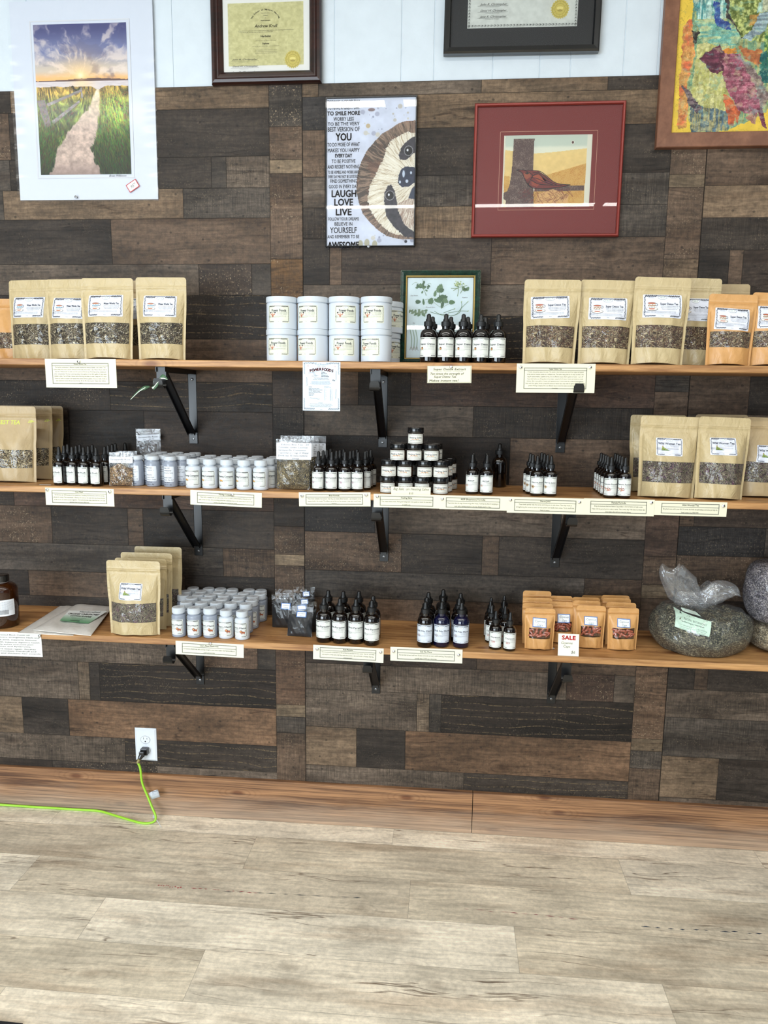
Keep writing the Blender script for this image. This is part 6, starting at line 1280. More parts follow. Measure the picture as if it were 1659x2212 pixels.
# ------------------------------------------------------------------ stand-up pouches
def pouch(w, h, T, mat, fill, win=(-.44, .44, .19, .445), lab=None, seed=0, name='tea_pouch', text=None, caps=0, side=0.0, band=None):
    """a stand-up pouch: front and back sheets joined at the sides, oval gusset at the foot, clear window showing the contents"""
    r = random.Random(seed); ph = [r.uniform(0, 6.3) for _ in range(8)]
    pk = r.uniform(.004, .022); pv = r.uniform(.42, .56)
    def wid(v): return w*(1-.075*(1-sst(0, .8, v)))*(1-pk*np.exp(-((v-pv)/.06)**2))
    tvx = [0, .06, .22, .45, .62, .74, .82, .835, 1.0]; tvy = [.90, .96, 1.0, .92, .84, .78, .70, .0, .0]
    def thick(u, v):
        s = np.clip(np.abs(u)/.455, 0, 1); a_ = np.clip((.455-np.abs(u))/.26, 0, 1)**.62; b_ = np.clip((.828-v)/.30, 0, 1)**.75; e = np.minimum(a_, b_)*.75+a_*b_*.25; e = np.where(np.abs(u) > .455, 0, e)
        wr = 1+.10*np.sin(u*9+ph[0]+v*5)*np.sin(v*7+ph[1])+.05*np.sin(u*23+v*11+ph[2])
        pinch = .0016*np.sin(u*14+ph[3])*np.exp(-((v-win[3]-.01)/.06)**2)*(1-s)
        return T*np.interp(v, tvx, tvy)*e*wr+pinch*(v < .8)
    def fy(u, v):
        y = -thick(u, v); y = y-.0016*np.exp(-((v-.866)/.006)**2)-.0013*np.exp(-((v-.890)/.005)**2)
        return y-.0012*np.sin(u*7+ph[4])*sst(.84, 1, v)-.0025*side*np.sin(v*6)*u
    def surf(X, Z):
        v = np.clip(Z/h, 0, 1); return fy(X/wid(v), v)
    us = sorted(set([round(x, 4) for x in np.linspace(-.5, .5, 29)]+[win[0], win[1], -.455, .455])); vs2 = sorted(set([round(x, 4) for x in np.linspace(0, 1, 37)]+[win[2], win[3], .86, .868, .876, .888, .895]))
    def xz(u, v):
        x = u*wid(v); z = h*v; rr = .0085; ax = abs(x); W2 = wid(v)/2
        if ax > W2-rr and z > h-rr:
            dx_ = ax-(W2-rr); dz_ = z-(h-rr); L = max(dx_, dz_); q = math.hypot(dx_, dz_)
            if q > 0: ax = W2-rr+dx_*L/q; z = h-rr+dz_*L/q; x = math.copysign(ax, x)
        if v < .12: z += .0045*(1-(2*u)**2)*(1-v/.12)**2
        return x, z
    def make():
        t = empty(name); V = []; Fc = []; nu, nv = len(us), len(vs2)
        for sgn in (0, 1):
            for v in vs2:
                for u in us:
                    x, z = xz(u, v); y = float(fy(np.array(u), np.array(v))); V.append((x, y, z) if sgn == 0 else (x, -y*.85+.0004, z))
        N = nu*nv
        for j in range(nv-1):
            for i in range(nu-1):
                a = j*nu+i; inw = us[i] >= win[0]-1e-6 and us[i+1] <= win[1]+1e-6 and vs2[j] >= win[2]-1e-6 and vs2[j+1] <= win[3]+1e-6
                if not (fill and inw): Fc.append((a, a+1, a+nu+1, a+nu))
                Fc.append((N+a, N+a+nu, N+a+nu+1, N+a+1))
        for j in range(nv-1):
            for i in (0, nu-1): a = j*nu+i; Fc.append((a, a+nu, N+a+nu, N+a) if i else (a, N+a, N+a+nu, a+nu))
        for i in range(nu-1): a = (nv-1)*nu+i; Fc.append((a, a+1, N+a+1, N+a)); Fc.append((i, N+i, N+i+1, i+1))
        raw_obj('pouch_paper', V, Fc, mat, t, True, angle=55)
        if fill:
            uw = [u for u in us if win[0]-1e-6 <= u <= win[1]+1e-6]; vw = [v for v in vs2 if win[2]-1e-6 <= v <= win[3]+1e-6]; rr = random.Random(seed+5)
            def grid(off, jit, nm, mt, sub=1):
                U = np.interp(np.linspace(0, len(uw)-1, (len(uw)-1)*sub+1), range(len(uw)), uw); W2_ = np.interp(np.linspace(0, len(vw)-1, (len(vw)-1)*sub+1), range(len(vw)), vw); vv = []
                for v in W2_:
                    for u in U:
                        x, z = xz(u, v); e = min(u-win[0], win[1]-u)/.05; vv.append((x, float(fy(np.array(u), np.array(v)))+(off+rr.uniform(-jit, jit))*min(1, max(e, .15)), z))
                k = len(U); return raw_obj(nm, vv, [(j*k+i, j*k+i+1, (j+1)*k+i+1, (j+1)*k+i) for j in range(len(W2_)-1) for i in range(k-1)], mt, t, True)
            if caps: grid(.013, 0, 'pouch_lining', M['dark_in'])
            else: h_ = grid(.0016, .0006, 'herb_filling', fill, 2); h_['kind'] = 'stuff'
            grid(.0001, 0, 'window_film', M['film'])
        if lab:
            (cu, cv, lw, lh, rl, prf, paper) = lab
            sticker(t, map_surf(surf, cu*w, cv*h, rl), lw, lh, prf(lw, lh), paper, 30, 20, r=.0022, lift=.0009)
        if text: print_obj('lettering', text(w, h), map_surf(surf, 0, 0), t)
        return t
    return make, surf
def lab_tea(title, icon, tfit=.44): return lambda w, h: help_label(w, h, title, icon, .0072, 3, .06, (-.28, .02), .24, tfit=tfit, tx=.17, text_x=.18, body_w=.46)
def lab_wild(w, h): return help_label(w, h, 'Wild Woman Tea', ic_hill, .0075, 2, .13, (-.16, -.06), .24, tfit=.84, tx=0, text_x=.2, body_w=.36)
BLUE = (220, 224, 236)
GRP_P = 'kraft tea pouches on the top shelf'
def stand(k, px0, px1, pyt, pyb, yb, make, label, cat='pouch', group=None, rz=0.0, lean=0.05, roll=0.0, depth=0.02):
    """place a pouch so that its foot spans px0..px1 at depth yb"""
    cx = (px0+px1)/2; x = onY(cx, pyb, yb).x; P = Proto(make)
    return P.place((x, yb, shz(k, x)+.0006), rz, label, cat, group, roll, pitch=-lean)
def psize(px0, px1, pyt, pyb, yb, k, onfloor=True):
    a = onY(px0, (pyt+pyb)/2, yb); b = onY(px1, (pyt+pyb)/2, yb); z = onY((px0+px1)/2, pyt, yb).z-shz(k, a.x); return (b-a).length, z
def herbpouch(k, top, foot, pyt, pyb, yb, mat, fill, title, icon, label, group, labspec, seed, win=(-.44, .44, .19, .445), lean=.05, T=.025, rz=0.0, tfit=.44, name='tea_pouch', roll=0.0):
    w, h = psize(top[0], top[1], pyt, pyb, yb, k); h = h/math.cos(lean)
    lab = None
    if labspec:
        cu, cv, fw_, fh_, rl, pf_ = labspec; lab = (cu, cv, fw_*w, fh_*h, rl, pf_ or lab_tea(title, icon, tfit), BLUE)
    mk, sf = pouch(w, h, T, mat, fill, win, lab, seed, name)
    return stand(k, foot[0], foot[1], pyt, pyb, yb, mk, label, 'pouch', group, rz, lean, roll)
BC = ic_cup(); TC = ic_cup((150, 120, 90), (70, 60, 56), (176, 96, 70))
LW = (-.01, .655, .66, .26, 0.0, None)
# top shelf, left group
G1_ = 'blue cup tea pouches at the left of the top shelf'
herbpouch(1, (-22, 62), (-20, 60), 645, 772, -.070, M['kraft_o'], M['h_brown'], 'Tea', BC, 'orange kraft pouch cut by the left edge of the top shelf', None, None, 11)
herbpouch(1, (9, 117), (26, 122), 604, 772, -.130, M['kraft'], M['h_water'], 'Water Works Tea', BC, 'leftmost tan pouch with a blue teacup sticker, overlapped on its right', G1_, (-.04, .655, .66, .26, 0, None), 12, rz=-.10)
herbpouch(1, (92, 200), (104, 206), 602, 773, -.187, M['kraft'], M['h_water'], 'Water Works Tea', BC, 'second tan blue-teacup pouch from the left on the top shelf', G1_, (.0, .635, .64, .26, -.02, None), 13, rz=-.06)
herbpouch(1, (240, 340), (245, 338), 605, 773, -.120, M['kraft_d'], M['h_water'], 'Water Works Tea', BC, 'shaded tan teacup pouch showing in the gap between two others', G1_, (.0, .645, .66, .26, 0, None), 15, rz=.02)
herbpouch(1, (172, 285), (184, 285), 600, 775, -.245, M['kraft'], M['h_water'], 'Water Works Tea', BC, 'tan blue-teacup pouch standing in front, third from the left', G1_, (.0, .655, .655, .27, .015, None), 14, rz=.0)
herbpouch(1, (294, 401), (302, 399), 598, 775, -.235, M['kraft'], M['h_water'], 'Water Works Tea', BC, 'rightmost tan blue-teacup pouch, just left of the empty shelf stretch', G1_, (.0, .645, .655, .26, -.01, None), 16, rz=.05)
# top shelf, right group
G2_ = 'brown cup tea pouches at the right of the top shelf'
def lab_det(w, h): return help_label(w, h, 'Super Detox Tea', TC, .0072, 3, .06, (-.28, .02), .25, tfit=.46, tx=.17, text_x=.18, body_w=.46)
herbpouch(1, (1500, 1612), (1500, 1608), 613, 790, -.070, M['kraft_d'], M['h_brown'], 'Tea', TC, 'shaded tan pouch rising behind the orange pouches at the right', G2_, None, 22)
herbpouch(1, (1449, 1557), (1440, 1536), 600, 790, -.150, M['kraft'], M['h_brown'], '', TC, 'fourth large tan pouch with a brown teacup, half hidden by its neighbour', G2_, (.0, .64, .64, .26, 0, lab_det), 21, roll=.03, rz=-.05)
herbpouch(1, (1132, 1254), (1128, 1240), 603, 785, -.245, M['kraft'], M['h_brown'], '', TC, 'leftmost large tan pouch of the right group, sticker tilted upward', G2_, (-.03, .665, .68, .27, .05, lab_det), 18, rz=-.04, roll=.02)
herbpouch(1, (1252, 1373), (1246, 1359), 604, 787, -.235, M['kraft'], M['h_brown'], '', TC, 'second large tan pouch with a brown teacup from the left', G2_, (.0, .655, .68, .265, 0, lab_det), 19, rz=.0, roll=.025)
herbpouch(1, (1373, 1495), (1361, 1474), 598, 789, -.245, M['kraft'], M['h_brown'], '', TC, 'third and tallest large tan pouch with a brown teacup', G2_, (.0, .665, .69, .27, .01, lab_det), 20, rz=.02, roll=.03)
G3_ = 'orange tea pouches at the right end of the top shelf'
herbpouch(1, (1527, 1632), (1527, 1614), 635, 791, -.235, M['kraft_o'], M['h_brown'], '', TC, 'smaller orange pouch with a crumpled right side on the top shelf', G3_, (-.02, .645, .70, .31, -.04, lab_det), 23, win=(-.44, .42, .25, .47), roll=.03)
herbpouch(1, (1626, 1735), (1618, 1712), 632, 792, -.225, M['kraft_o'], M['h_brown'], '', TC, 'orange pouch cut by the right edge of the top shelf', G3_, (-.03, .66, .70, .31, .0, lab_det), 24, win=(-.44, .42, .25, .47), roll=.03)
# middle shelf
YL = (206, 222, 84)
def digest(n, dx0):
    def g(w, h): return P_text(n, dx0*w, h*.765, .0125*w/.16*1.25, YL, 1, 'r', shear=.05, fit=None, bold=.012)+P_text('28-', w*.46, h*.79, .0115*w/.16*1.1, YL, 1, 'r', shear=.2, bold=.012)
    return g
for i, (tp, ft, pyt, pyb, yb, lb) in enumerate([((28, 139), (30, 141), 877, 1037, -.055, 'rearmost brown pouch with yellow handwriting on the middle shelf'), ((4, 117), (6, 116), 877, 1039, -.120, 'middle brown pouch with yellow handwriting, half hidden'), ((-36, 81), (-38, 87), 878, 1046, -.205, 'front brown pouch with yellow handwriting at the left edge')]):
    w, h = psize(tp[0], tp[1], pyt, pyb, yb, 2)
    if i < 2: h = onY(80, pyt, yb).z-shz(2, -1)
    mk, sf = pouch(w, h, .024, M['kraft_d'], M['h_straw'], (-.44, .44, .19, .43), None, 30+i, 'tea_pouch', digest('DIGEST TEA', .22))
    stand(2, ft[0], ft[1], pyt, pyb, yb, mk, lb, 'pouch', 'brown pouches with yellow handwriting', .03, .04)
WL = (.02, .63, .44, .215, -.01, lab_wild)
G4_ = 'tan pouches with a green picture sticker on the middle shelf'
herbpouch(2, (1357, 1478), (1358, 1470), 897, 1063, -.085, M['kraft'], M['h_wild'], '', None, 'tan pouch standing behind the left large pouch on the middle shelf', G4_, WL, 40)
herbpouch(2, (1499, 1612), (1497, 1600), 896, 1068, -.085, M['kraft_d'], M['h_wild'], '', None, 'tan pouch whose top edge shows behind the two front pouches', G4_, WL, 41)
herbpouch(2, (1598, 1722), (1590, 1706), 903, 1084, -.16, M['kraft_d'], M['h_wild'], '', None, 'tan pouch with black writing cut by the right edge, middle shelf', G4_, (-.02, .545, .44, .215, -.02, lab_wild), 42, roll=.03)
herbpouch(2, (1382, 1512), (1379, 1494), 900, 1077, -.215, M['kraft'], M['h_wild'], '', None, 'left of the two front tan pouches right of the small bottles', G4_, (-.03, .625, .435, .215, -.01, lab_wild), 43, rz=-.05, T=.038, roll=.02)
herbpouch(2, (1509, 1622), (1497, 1603), 902, 1082, -.225, M['kraft'], M['h_wild'], '', None, 'right of the two front tan pouches at the right of the middle shelf', G4_, (-.04, .645, .50, .21, .02, lab_wild), 44, rz=.02, T=.036, roll=.03)
# lowest shelf
G5_ = 'tan pouches in a diagonal row on the lowest shelf'
for (tp, ft, pyt, pyb, lb, sd) in [((296, 397), (300, 392), 1182, 1346, 'rearmost tan pouch of the diagonal row on the lowest shelf', 53), ((267, 377), (270, 372), 1195, 1356, 'third tan pouch back in the diagonal row on the lowest shelf', 52), ((252, 363), (255, 362.5), 1207, 1363, 'second tan pouch back in the diagonal row on the lowest shelf', 51)]:
    yb = onS(3, (ft[0]+ft[1])/2, pyb).y+.022;     herbpouch(3, tp, ft, pyt, pyb, yb, M['kraft'], M['h_wild'], '', None, lb, G5_, WL, sd, T=.014, lean=.02)
herbpouch(3, (228, 343), (240.5, 345), 1212, 1376, onS(3, 292, 1376).y+.028, M['kraft'], M['h_wild'], '', None, 'front tan pouch with a green picture sticker on the lowest shelf', G5_, (-.01, .60, .42, .215, -.01, lab_wild), 50, T=.030, lean=.02)

# ------------------------------------------------------------------ rows of bottles, tubs and jars
class Cluster:
    """cylindrical goods on one shelf: collected, pushed apart so that none interpenetrate, then placed"""
    def __init__(s, k): s.k = k; s.it = []
    def add(s, x, y, R, H, proto, label, cat, group, z=0.0, rz=0.0, fixed=False): s.it.append([x, y, R, H, proto, label, cat, group, z, rz, fixed])
    def base(s, px, py, R, *a, **kw): p = onS(s.k, px, py); s.add(onY(px, py, p.y+R).x, p.y+R, R, *a, **kw)
    def topc(s, px, py, R, H, *a, ylim=-.03, **kw):
        p = onS(s.k, px, py, H); y = min(max(p.y, -SD+R+.002), -R-.002); s.add(onY(px, py, y).x, y, R, H, *a, **kw)
    def atY(s, px, py, Y, R, *a, **kw): s.add(onY(px, py, Y).x, Y, R, *a, **kw)
    def done(s):
        I = s.it
        for _ in range(160):
            for i in range(len(I)):
                for j in range(i):
                    if abs(I[i][8]-I[j][8]) > .02: continue
                    dx, dy = I[i][0]-I[j][0], I[i][1]-I[j][1]; d = math.hypot(dx, dy)+1e-9; m = I[i][2]+I[j][2]+.0008
                    if d < m:
                        q = (m-d)/2/d
                        if not I[i][10]: I[i][0] += dx*q; I[i][1] += dy*q
                        if not I[j][10]: I[j][0] -= dx*q; I[j][1] -= dy*q
            for a in I: a[1] = min(max(a[1], -SD+a[2]+.001), -a[2]-.001)
        for x, y, R, H, pr, lb, cat, g, z, rz, fx in I: pr.place((x, y, shz(s.k, x)+.0004+z), rz, lb, cat, g)
# top shelf: white tubs
cl = Cluster(1); Gt = 'stacked white tubs on the top shelf'
tubs = {}
for row, pyb, rots, nm in ((1, 716, (-.03, -.27, .25, -.13), 'upper'), (0, 780, (-.08, -.36, .10, -.42), 'lower')):
    for i, (x0, x1) in enumerate(((576, 643), (644, 709), (710, 777), (779, 846))):
        mk, R, H = tub(rots[i]); p = Proto(mk); p.place((onY((x0+x1)/2, pyb, -.228).x, -.228, shz(1, 0)+.0006+row*(H+.0002)), 0, f"{nm} white lidded tub, {ORD[i]} from the left in the stacked front row", 'tub', Gt)
for row, lb in ((0, 'lower'), (1, 'upper')):
    mk, R, H = tub(.9); Proto(mk).place((onY(833+row*5, 720, -.118).x, -.118, shz(1, .1)+.0006+row*(H+.0002)), 0, f"{lb} white tub half hidden behind the right end of the stack", 'tub', Gt)
# super detox droppers
mkA = [dropper(4, 'Super Detox', ic_acorn, tfit=.78, icon_xy=(-.27, -.06), icon_s=.17, rot=q, paper=(224, 227, 220)) for q in (-.10, .04, .10, .02, -.16)]
R4, H4 = mkA[0][1], mkA[0][2]; cl = Cluster(1); Gd = 'amber dropper bottles in front of the green framed print'
for i, px in enumerate((925, 963.6, 1000, 1036.4, 1071)): cl.atY(px, 782, -.235, R4, H4, Proto(mkA[i][0]), f"{ORD[i]} of five front amber dropper bottles before the green framed print", 'dropper bottle', Gd)
pb = Proto(mkA[1][0])
for i, px in enumerate((933, 972.5, 1008, 1046)): cl.atY(px, 782, -.165, R4, H4, pb, f"{ORD[i]} amber dropper bottle in the back row near the green print", 'dropper bottle', Gd, rz=.1)
cl.done()
# middle shelf
cl = Cluster(2)
mk, R2, H2 = dropper(2, 'Liver Flush', ic_liver, icon_xy=(-.30, -.10), icon_s=.2, rot=-.45, tfit=.74); p1 = Proto(mk); Ga = 'amber dropper bottles right of the brown pouches'
for i, px in enumerate((133, 158, 184, 211)): cl.base(px, (1049, 1049, 1050, 1051)[i], R2, H2, p1, f"{ORD[i]} front dropper bottle from the left, right of the brown pouches", 'dropper bottle', Ga, rz=(.0, -.05, .15, .05)[i])
for i, (px, y) in enumerate(((142, -.19), (168, -.19), (194, -.19), (229, -.20))): cl.atY(px, 1040, y, R2, H2, p1, f"{ORD[i]} dropper bottle from the left in the second row, leftmost group", 'dropper bottle', Ga)
for i, (px, y) in enumerate(((150, -.13), (176, -.13), (203, -.13), (237, -.14))): cl.atY(px, 1040, y, R2, H2, p1, f"{ORD[i]} dropper bottle from the left in the shadowed third row, leftmost group", 'dropper bottle', Ga)
for i, (px, y) in enumerate(((246, -.09), (257, -.05), (268, -.03))): cl.atY(px, 1035, y, R2, H2, p1, f"{ORD[i]} barely visible dropper bottle deep in shadow behind the root bags", 'dropper bottle', Ga)
Gg = 'grey bottles with handwritten labels'
HL = (['Moving $28', 'Company', '-two-', 'Absorbs toxins', 'from the G.I', 'tract', '  8 oz', 'two 8 caps daily'], ['Moving Company', '- two -', '', 'Absorbs', 'toxins from', 'The G.I Tract', 'Take 8 caps', 'twice a day'], ['Moving   $18', 'company', 'two', '', 'Absorbs toxins', 'from the G.I', 'Tract. Take 8', 'caps 3x a day'])
PG = []
for i in range(3): mk, RG, HG = packer('grey', '', None, 'grey_pl', HL[i], rot=(-.2, .0, .0)[i]); PG.append(Proto(mk))
for i, px in enumerate((303, 335.5, 370.6)): cl.base(px, (1050, 1051.5, 1053)[i], RG, HG, PG[i], f"{('left', 'middle', 'right')[i]} front grey bottle with a handwritten label on the middle shelf", 'supplement bottle', Gg)
for r_, (pts, wd) in enumerate((([(318, 979), (352, 979.5), (391, 981)], 'second'), ([(328, 976.5), (364, 977), (398, 978)], 'third'), ([(338, 974.5), (374, 974), (410, 976)], 'fourth'), ([(349, 972.5), (384, 972), (421, 973.5)], 'rearmost'))):
    for i, (px, py) in enumerate(pts): cl.atY(px, py, (-.195, -.150, -.105, -.060)[r_], RG, HG, PG[2], f"{('left', 'middle', 'right')[i]} grey handwritten-label bottle of the {wd} row on the middle shelf", 'supplement bottle', Gg)
Gw = 'white supplement bottles on the middle shelf'; PW = []
for q in (-.15, -.32, -.05, -.38, -.40): mk, RW, HW = packer('white', 'Moving Company', ic_truck, rot=q, tfit=.80); PW.append(Proto(mk))
for i, px in enumerate((420, 455, 491, 528, 564)): cl.base(px, (1055.5, 1056.5, 1058, 1059, 1059.5)[i], RW, HW, PW[i], f"{ORD[i]} white bottle from the left in the front row, middle shelf", 'supplement bottle', Gw)
for r_, (xs_, wd) in enumerate((((438, 474, 509, 544, 581), 'second'), ((447, 482, 517, 550, 589), 'third'), ((456, 490, 524, 557, 595), 'rearmost'))):
    for i, px in enumerate(xs_): cl.atY(px, 1040, (-.20, -.148, -.098)[r_], RW, HW, PW[2], f"{ORD[i]} white bottle from the left in the {wd} row, middle shelf", 'supplement bottle', Gw)
Gb = 'amber dropper bottles left of the jar pyramid'; PB = []
for q in (-.25, -.15, .05, -.25): mk, _, _ = dropper(2, 'Brain Formula', ic_brain, icon_xy=(-.24, -.12), icon_s=.2, rot=q, tfit=.86); PB.append(Proto(mk))
for i, px in enumerate((690.5, 718, 746.7, 776)): cl.base(px, 1061.5, R2, H2, PB[i], f"{ORD[i]} of four front dropper bottles left of the jar pyramid", 'dropper bottle', Gb)
for r_ in range(3):
    for i, px in enumerate((690.5, 718, 746.7, 776)): cl.atY(px+8.0*(r_+1), 1050, -.262+R2+.0+.0415*(r_+1), R2, H2, PB[2], f"{ORD[i]} dropper bottle of the {('second', 'third', 'rearmost')[r_]} row left of the jar pyramid", 'dropper bottle', Gb)
Gr = 'amber dropper bottles right of the jar pyramid'; PR = []
for q in (-.10, -.05): mk, _, _ = dropper(2, 'RESP', ic_lungs, icon_xy=(-.33, -.12), icon_s=.2, rot=q, tfit=.42, tx=-.05); PR.append(Proto(mk))
for i, px in enumerate((1019, 1050)): cl.base(px, (1068.5, 1070)[i], R2, H2, PR[i], f"{('left', 'right')[i]} front dropper bottle of the pair right of the jar pyramid", 'dropper bottle', Gr)
for i, px in enumerate((1021, 1049)): cl.atY(px, 1060, -.185, R2, H2, PR[0], f"{('left', 'right')[i]} rear dropper bottle right of the jar pyramid", 'dropper bottle', Gr)
cl.atY(1077, 1049, -.045, R4*.95, H4, Proto(dropper(4, '', ic_none)[0]), 'dark unlit dropper bottle standing alone at the wall, middle shelf', 'dropper bottle', Gr, rz=PI)
Gn = 'amber dropper bottles at the third card from the right'; PN = []
for q in (-.02, -.25): mk, _, _ = dropper(2, 'Nerve Juice', ic_star, icon_xy=(-.28, -.10), icon_s=.24, rot=q, tfit=.74); PN.append(Proto(mk))
for i, px in enumerate((1157.7, 1187)): cl.base(px, (1072, 1073)[i], R2, H2, PN[i], f"{('left', 'right')[i]} front dropper bottle of the middle shelf cluster with gold flower labels", 'dropper bottle', Gn)
for r_, (xs_, y) in enumerate((((1149, 1180), -.203), ((1143, 1173), -.162), ((1167,), -.118))):
    for i, px in enumerate(xs_): cl.atY(px, 1060, y, R2, H2, PN[0], f"{('left', 'right')[i] if len(xs_) > 1 else 'single'} gold flower label dropper bottle, {('second', 'third', 'rearmost')[r_]} row back", 'dropper bottle', Gn, rz=-.2)
Gf = 'amber dropper bottles left of the large pouches'; PF = []
for q in (-.05, -.12): mk, _, _ = dropper(2, 'Female Formula', ic_flower, icon_xy=(-.20, -.12), icon_s=.34, rot=q, tfit=.90); PF.append(Proto(mk))
for i, px in enumerate((1315.4, 1345.5)): cl.base(px, (1076, 1077)[i], R2, H2, PF[i], f"{('left', 'right')[i]} front dropper bottle with a red flower label, middle shelf", 'dropper bottle', Gf)
for r_ in range(4):
    for i, px in enumerate((1315.4, 1345.5)): cl.atY(px-5.2*(r_+1), 1060, -.250+.0405*(r_+1), R2, H2, PF[0], f"{('left', 'right')[i]} red flower label dropper bottle, {('second', 'third', 'fourth', 'rearmost')[r_]} row back", 'dropper bottle', Gf, rz=-.1)
# salve pyramid
Gs = 'pyramid of black lidded salve jars'; SV = {}
rows = [(0, (838, 875.7, 911.7, 951.4), (-.05, .05, .0, .05), 'bottom'), (1, (839.6, 874.8, 916.4, 951.4), (.0, -.22, .05, .02), 'second'), (2, (858.5, 894, 931), (-.12, -.02, -.10), 'third'), (3, (896,), (0.0,), 'top')]
for lv, xs_, rt, nm in rows:
    for i, px in enumerate(xs_):
        mk, RS, HS = salve(rt[i]); Y = -.245+.0*lv
        cl_lab = f"{ORD[i]} front jar from the left in the {nm} layer of the pyramid" if lv < 3 else 'single black lidded jar crowning the top of the pyramid'
        Proto(mk).place((onY(px, 1050, Y).x, Y, shz(2, .4)+.0006+lv*(HS+.0003)), 0, cl_lab, 'salve jar', Gs)
pj = Proto(salve(.4)[0])
for lv, xs_, nm in ((0, (846, 882, 919, 960), 'bottom'), (1, (846, 882, 919, 960), 'second'), (2, (864, 900, 937), 'third')):
    for i, px in enumerate(xs_): pj.place((onY(px, 1050, -.192).x, -.192, shz(2, .4)+.0006+lv*(HS+.0003)), 0, f"{ORD[i]} rear jar from the left in the {nm} layer of the pyramid", 'salve jar', Gs)
pj.place((onY(971, 1050, -.125).x, -.125, shz(2, .4)+.0006), 0, 'rearmost black lidded jar at the right foot of the pyramid', 'salve jar', Gs)
pj.place((onY(968, 1050, -.125).x, -.125, shz(2, .4)+.0006+HS+.0003), 0, 'black lidded jar stacked rearmost at the right of the pyramid', 'salve jar', Gs)
cl.done()
# lowest shelf
cl = Cluster(3); Gl = 'capped bottles in rows on the lowest shelf'; PL = []
for q in (-.35, -.25, -.30): mk, RL, HL_ = packer('lion_g', "Lion's Mane", ic_lion, 'grey_pl', rot=q); PL.append(Proto(mk))
PLw = []
for q in (-.15, -.35): mk, RLw, HLw = packer('lion_w', "Lion's Mane", ic_lion, rot=q); PLw.append(Proto(mk))
for i, px in enumerate((387.7, 420.8, 455)): cl.base(px, (1378, 1379.5, 1380)[i], RL, HL_, PL[i], f"{ORD[i]} grey bottle from the left in the front row, lowest shelf", 'supplement bottle', Gl)
for i, px in enumerate((489.5, 524)): cl.base(px, (1381.5, 1384)[i], RLw, HLw, PLw[i], f"{('left', 'right')[i]} of the two white front bottles on the lowest shelf", 'supplement bottle', Gl)
capr = [([(402.7, 1298), (435, 1299), (467.5, 1299), (500.7, 1299), (531, 1302)], 'second'), ([(416, 1288), (448, 1289.5), (480.5, 1290), (513.6, 1291), (543.8, 1293)], 'third'), ([(396, 1283), (428, 1281), (459, 1281), (490, 1282), (522, 1282), (550.5, 1284.5)], 'fourth'), ([(401, 1275), (446, 1270), (471, 1274), (501.6, 1274.5), (531, 1275), (560, 1277)], 'fifth'), ([(417, 1262), (448, 1262.5), (475, 1265.5), (504.6, 1266.5), (535, 1266), (562.5, 1269)], 'rearmost')]
for pts, wd in capr:
    for i, (px, py) in enumerate(pts): cl.topc(px, py+2, RL*.93, HL_, PL[i % 3], f"{ORD[i]} grey white-capped bottle from the left, {wd} row, lowest shelf", 'supplement bottle', Gl)
Gp = 'large amber dropper bottles right of the black powder bags'; PP = []
for q in (-.15, -.3, .0, .1): mk, _, _ = dropper(4, 'Anti-Parasite', ic_worm, icon_xy=(-.27, -.12), icon_s=.2, rot=q, tfit=.84); PP.append(Proto(mk))
for i, px in enumerate((700.5, 734, 769, 802.7)): cl.base(px, (1390, 1392, 1393, 1395)[i], R4, H4, PP[i], f"{ORD[i]} front large dropper bottle right of the black powder bags", 'dropper bottle', Gp)
for i, (px, py) in enumerate(((709.5, 1274.5), (742, 1276.5), (775, 1276.5), (806, 1288))): cl.topc(px, py, R4, H4, PP[2], f"{ORD[i]} rear large dropper bottle right of the black powder bags", 'dropper bottle', Gp)
Gk = 'large dropper bottles in the middle of the lowest shelf'; PK = []
for q, gl_ in ((-.1, 'amber'), (.05, 'cobalt'), (-.05, 'cobalt')): mk, _, _ = dropper(4, 'Sick No More', ic_round, gl_, icon_xy=(-.28, -.10), icon_s=.2, rot=q, tfit=.84, paper=(212, 220, 230)); PK.append(Proto(mk))
for i, px in enumerate((918, 952.4, 994.7)): cl.base(px, (1399, 1400, 1401)[i], R4, H4, PK[i], f"{('left', 'middle', 'right')[i]} front large dropper bottle, centre group of the lowest shelf", 'dropper bottle', Gk)
for i, (px, py) in enumerate(((922, 1291), (957, 1290), (993, 1292))): cl.topc(px, py, R4, H4, PK[0], f"{('left', 'middle', 'right')[i]} second row large dropper bottle, centre group of the lowest shelf", 'dropper bottle', Gk)
for i, (px, py) in enumerate(((926, 1282), (958, 1276), (995.5, 1284))): cl.topc(px, py-3, R4, H4, PK[0], f"{('left', 'middle', 'right')[i]} rearmost large dropper bottle, centre group of the lowest shelf", 'dropper bottle', Gk)
Gc = 'small dropper bottles left of the capsule pouches'; PC = []
for q in (-.05, -.02): mk, _, _ = dropper(1, 'Cayenne', ic_pepper, icon_xy=(-.16, -.14), icon_s=.24, rot=q, tfit=.62, tx=-.02); PC.append(Proto(mk))
for i, px in enumerate((1069, 1099.7)): cl.base(px, (1404.7, 1408)[i], R2, H2, PC[i], f"{('left', 'right')[i]} front small dropper bottle left of the capsule pouches", 'dropper bottle', Gc)
for r_, (ys_, wd) in enumerate((((1307, 1309), 'second'), ((1298, 1297), 'third'), ((1291, 1286), 'rearmost'))):
    for i, px in enumerate(((1063, 1092), (1060, 1089), (1061.5, 1090))[r_]): cl.topc(px, ys_[i], R2*.98, H2, PC[0], f"{('left', 'right')[i]} small dropper bottle of the {wd} row left of the capsule pouches", 'dropper bottle', Gc)
cl.done()
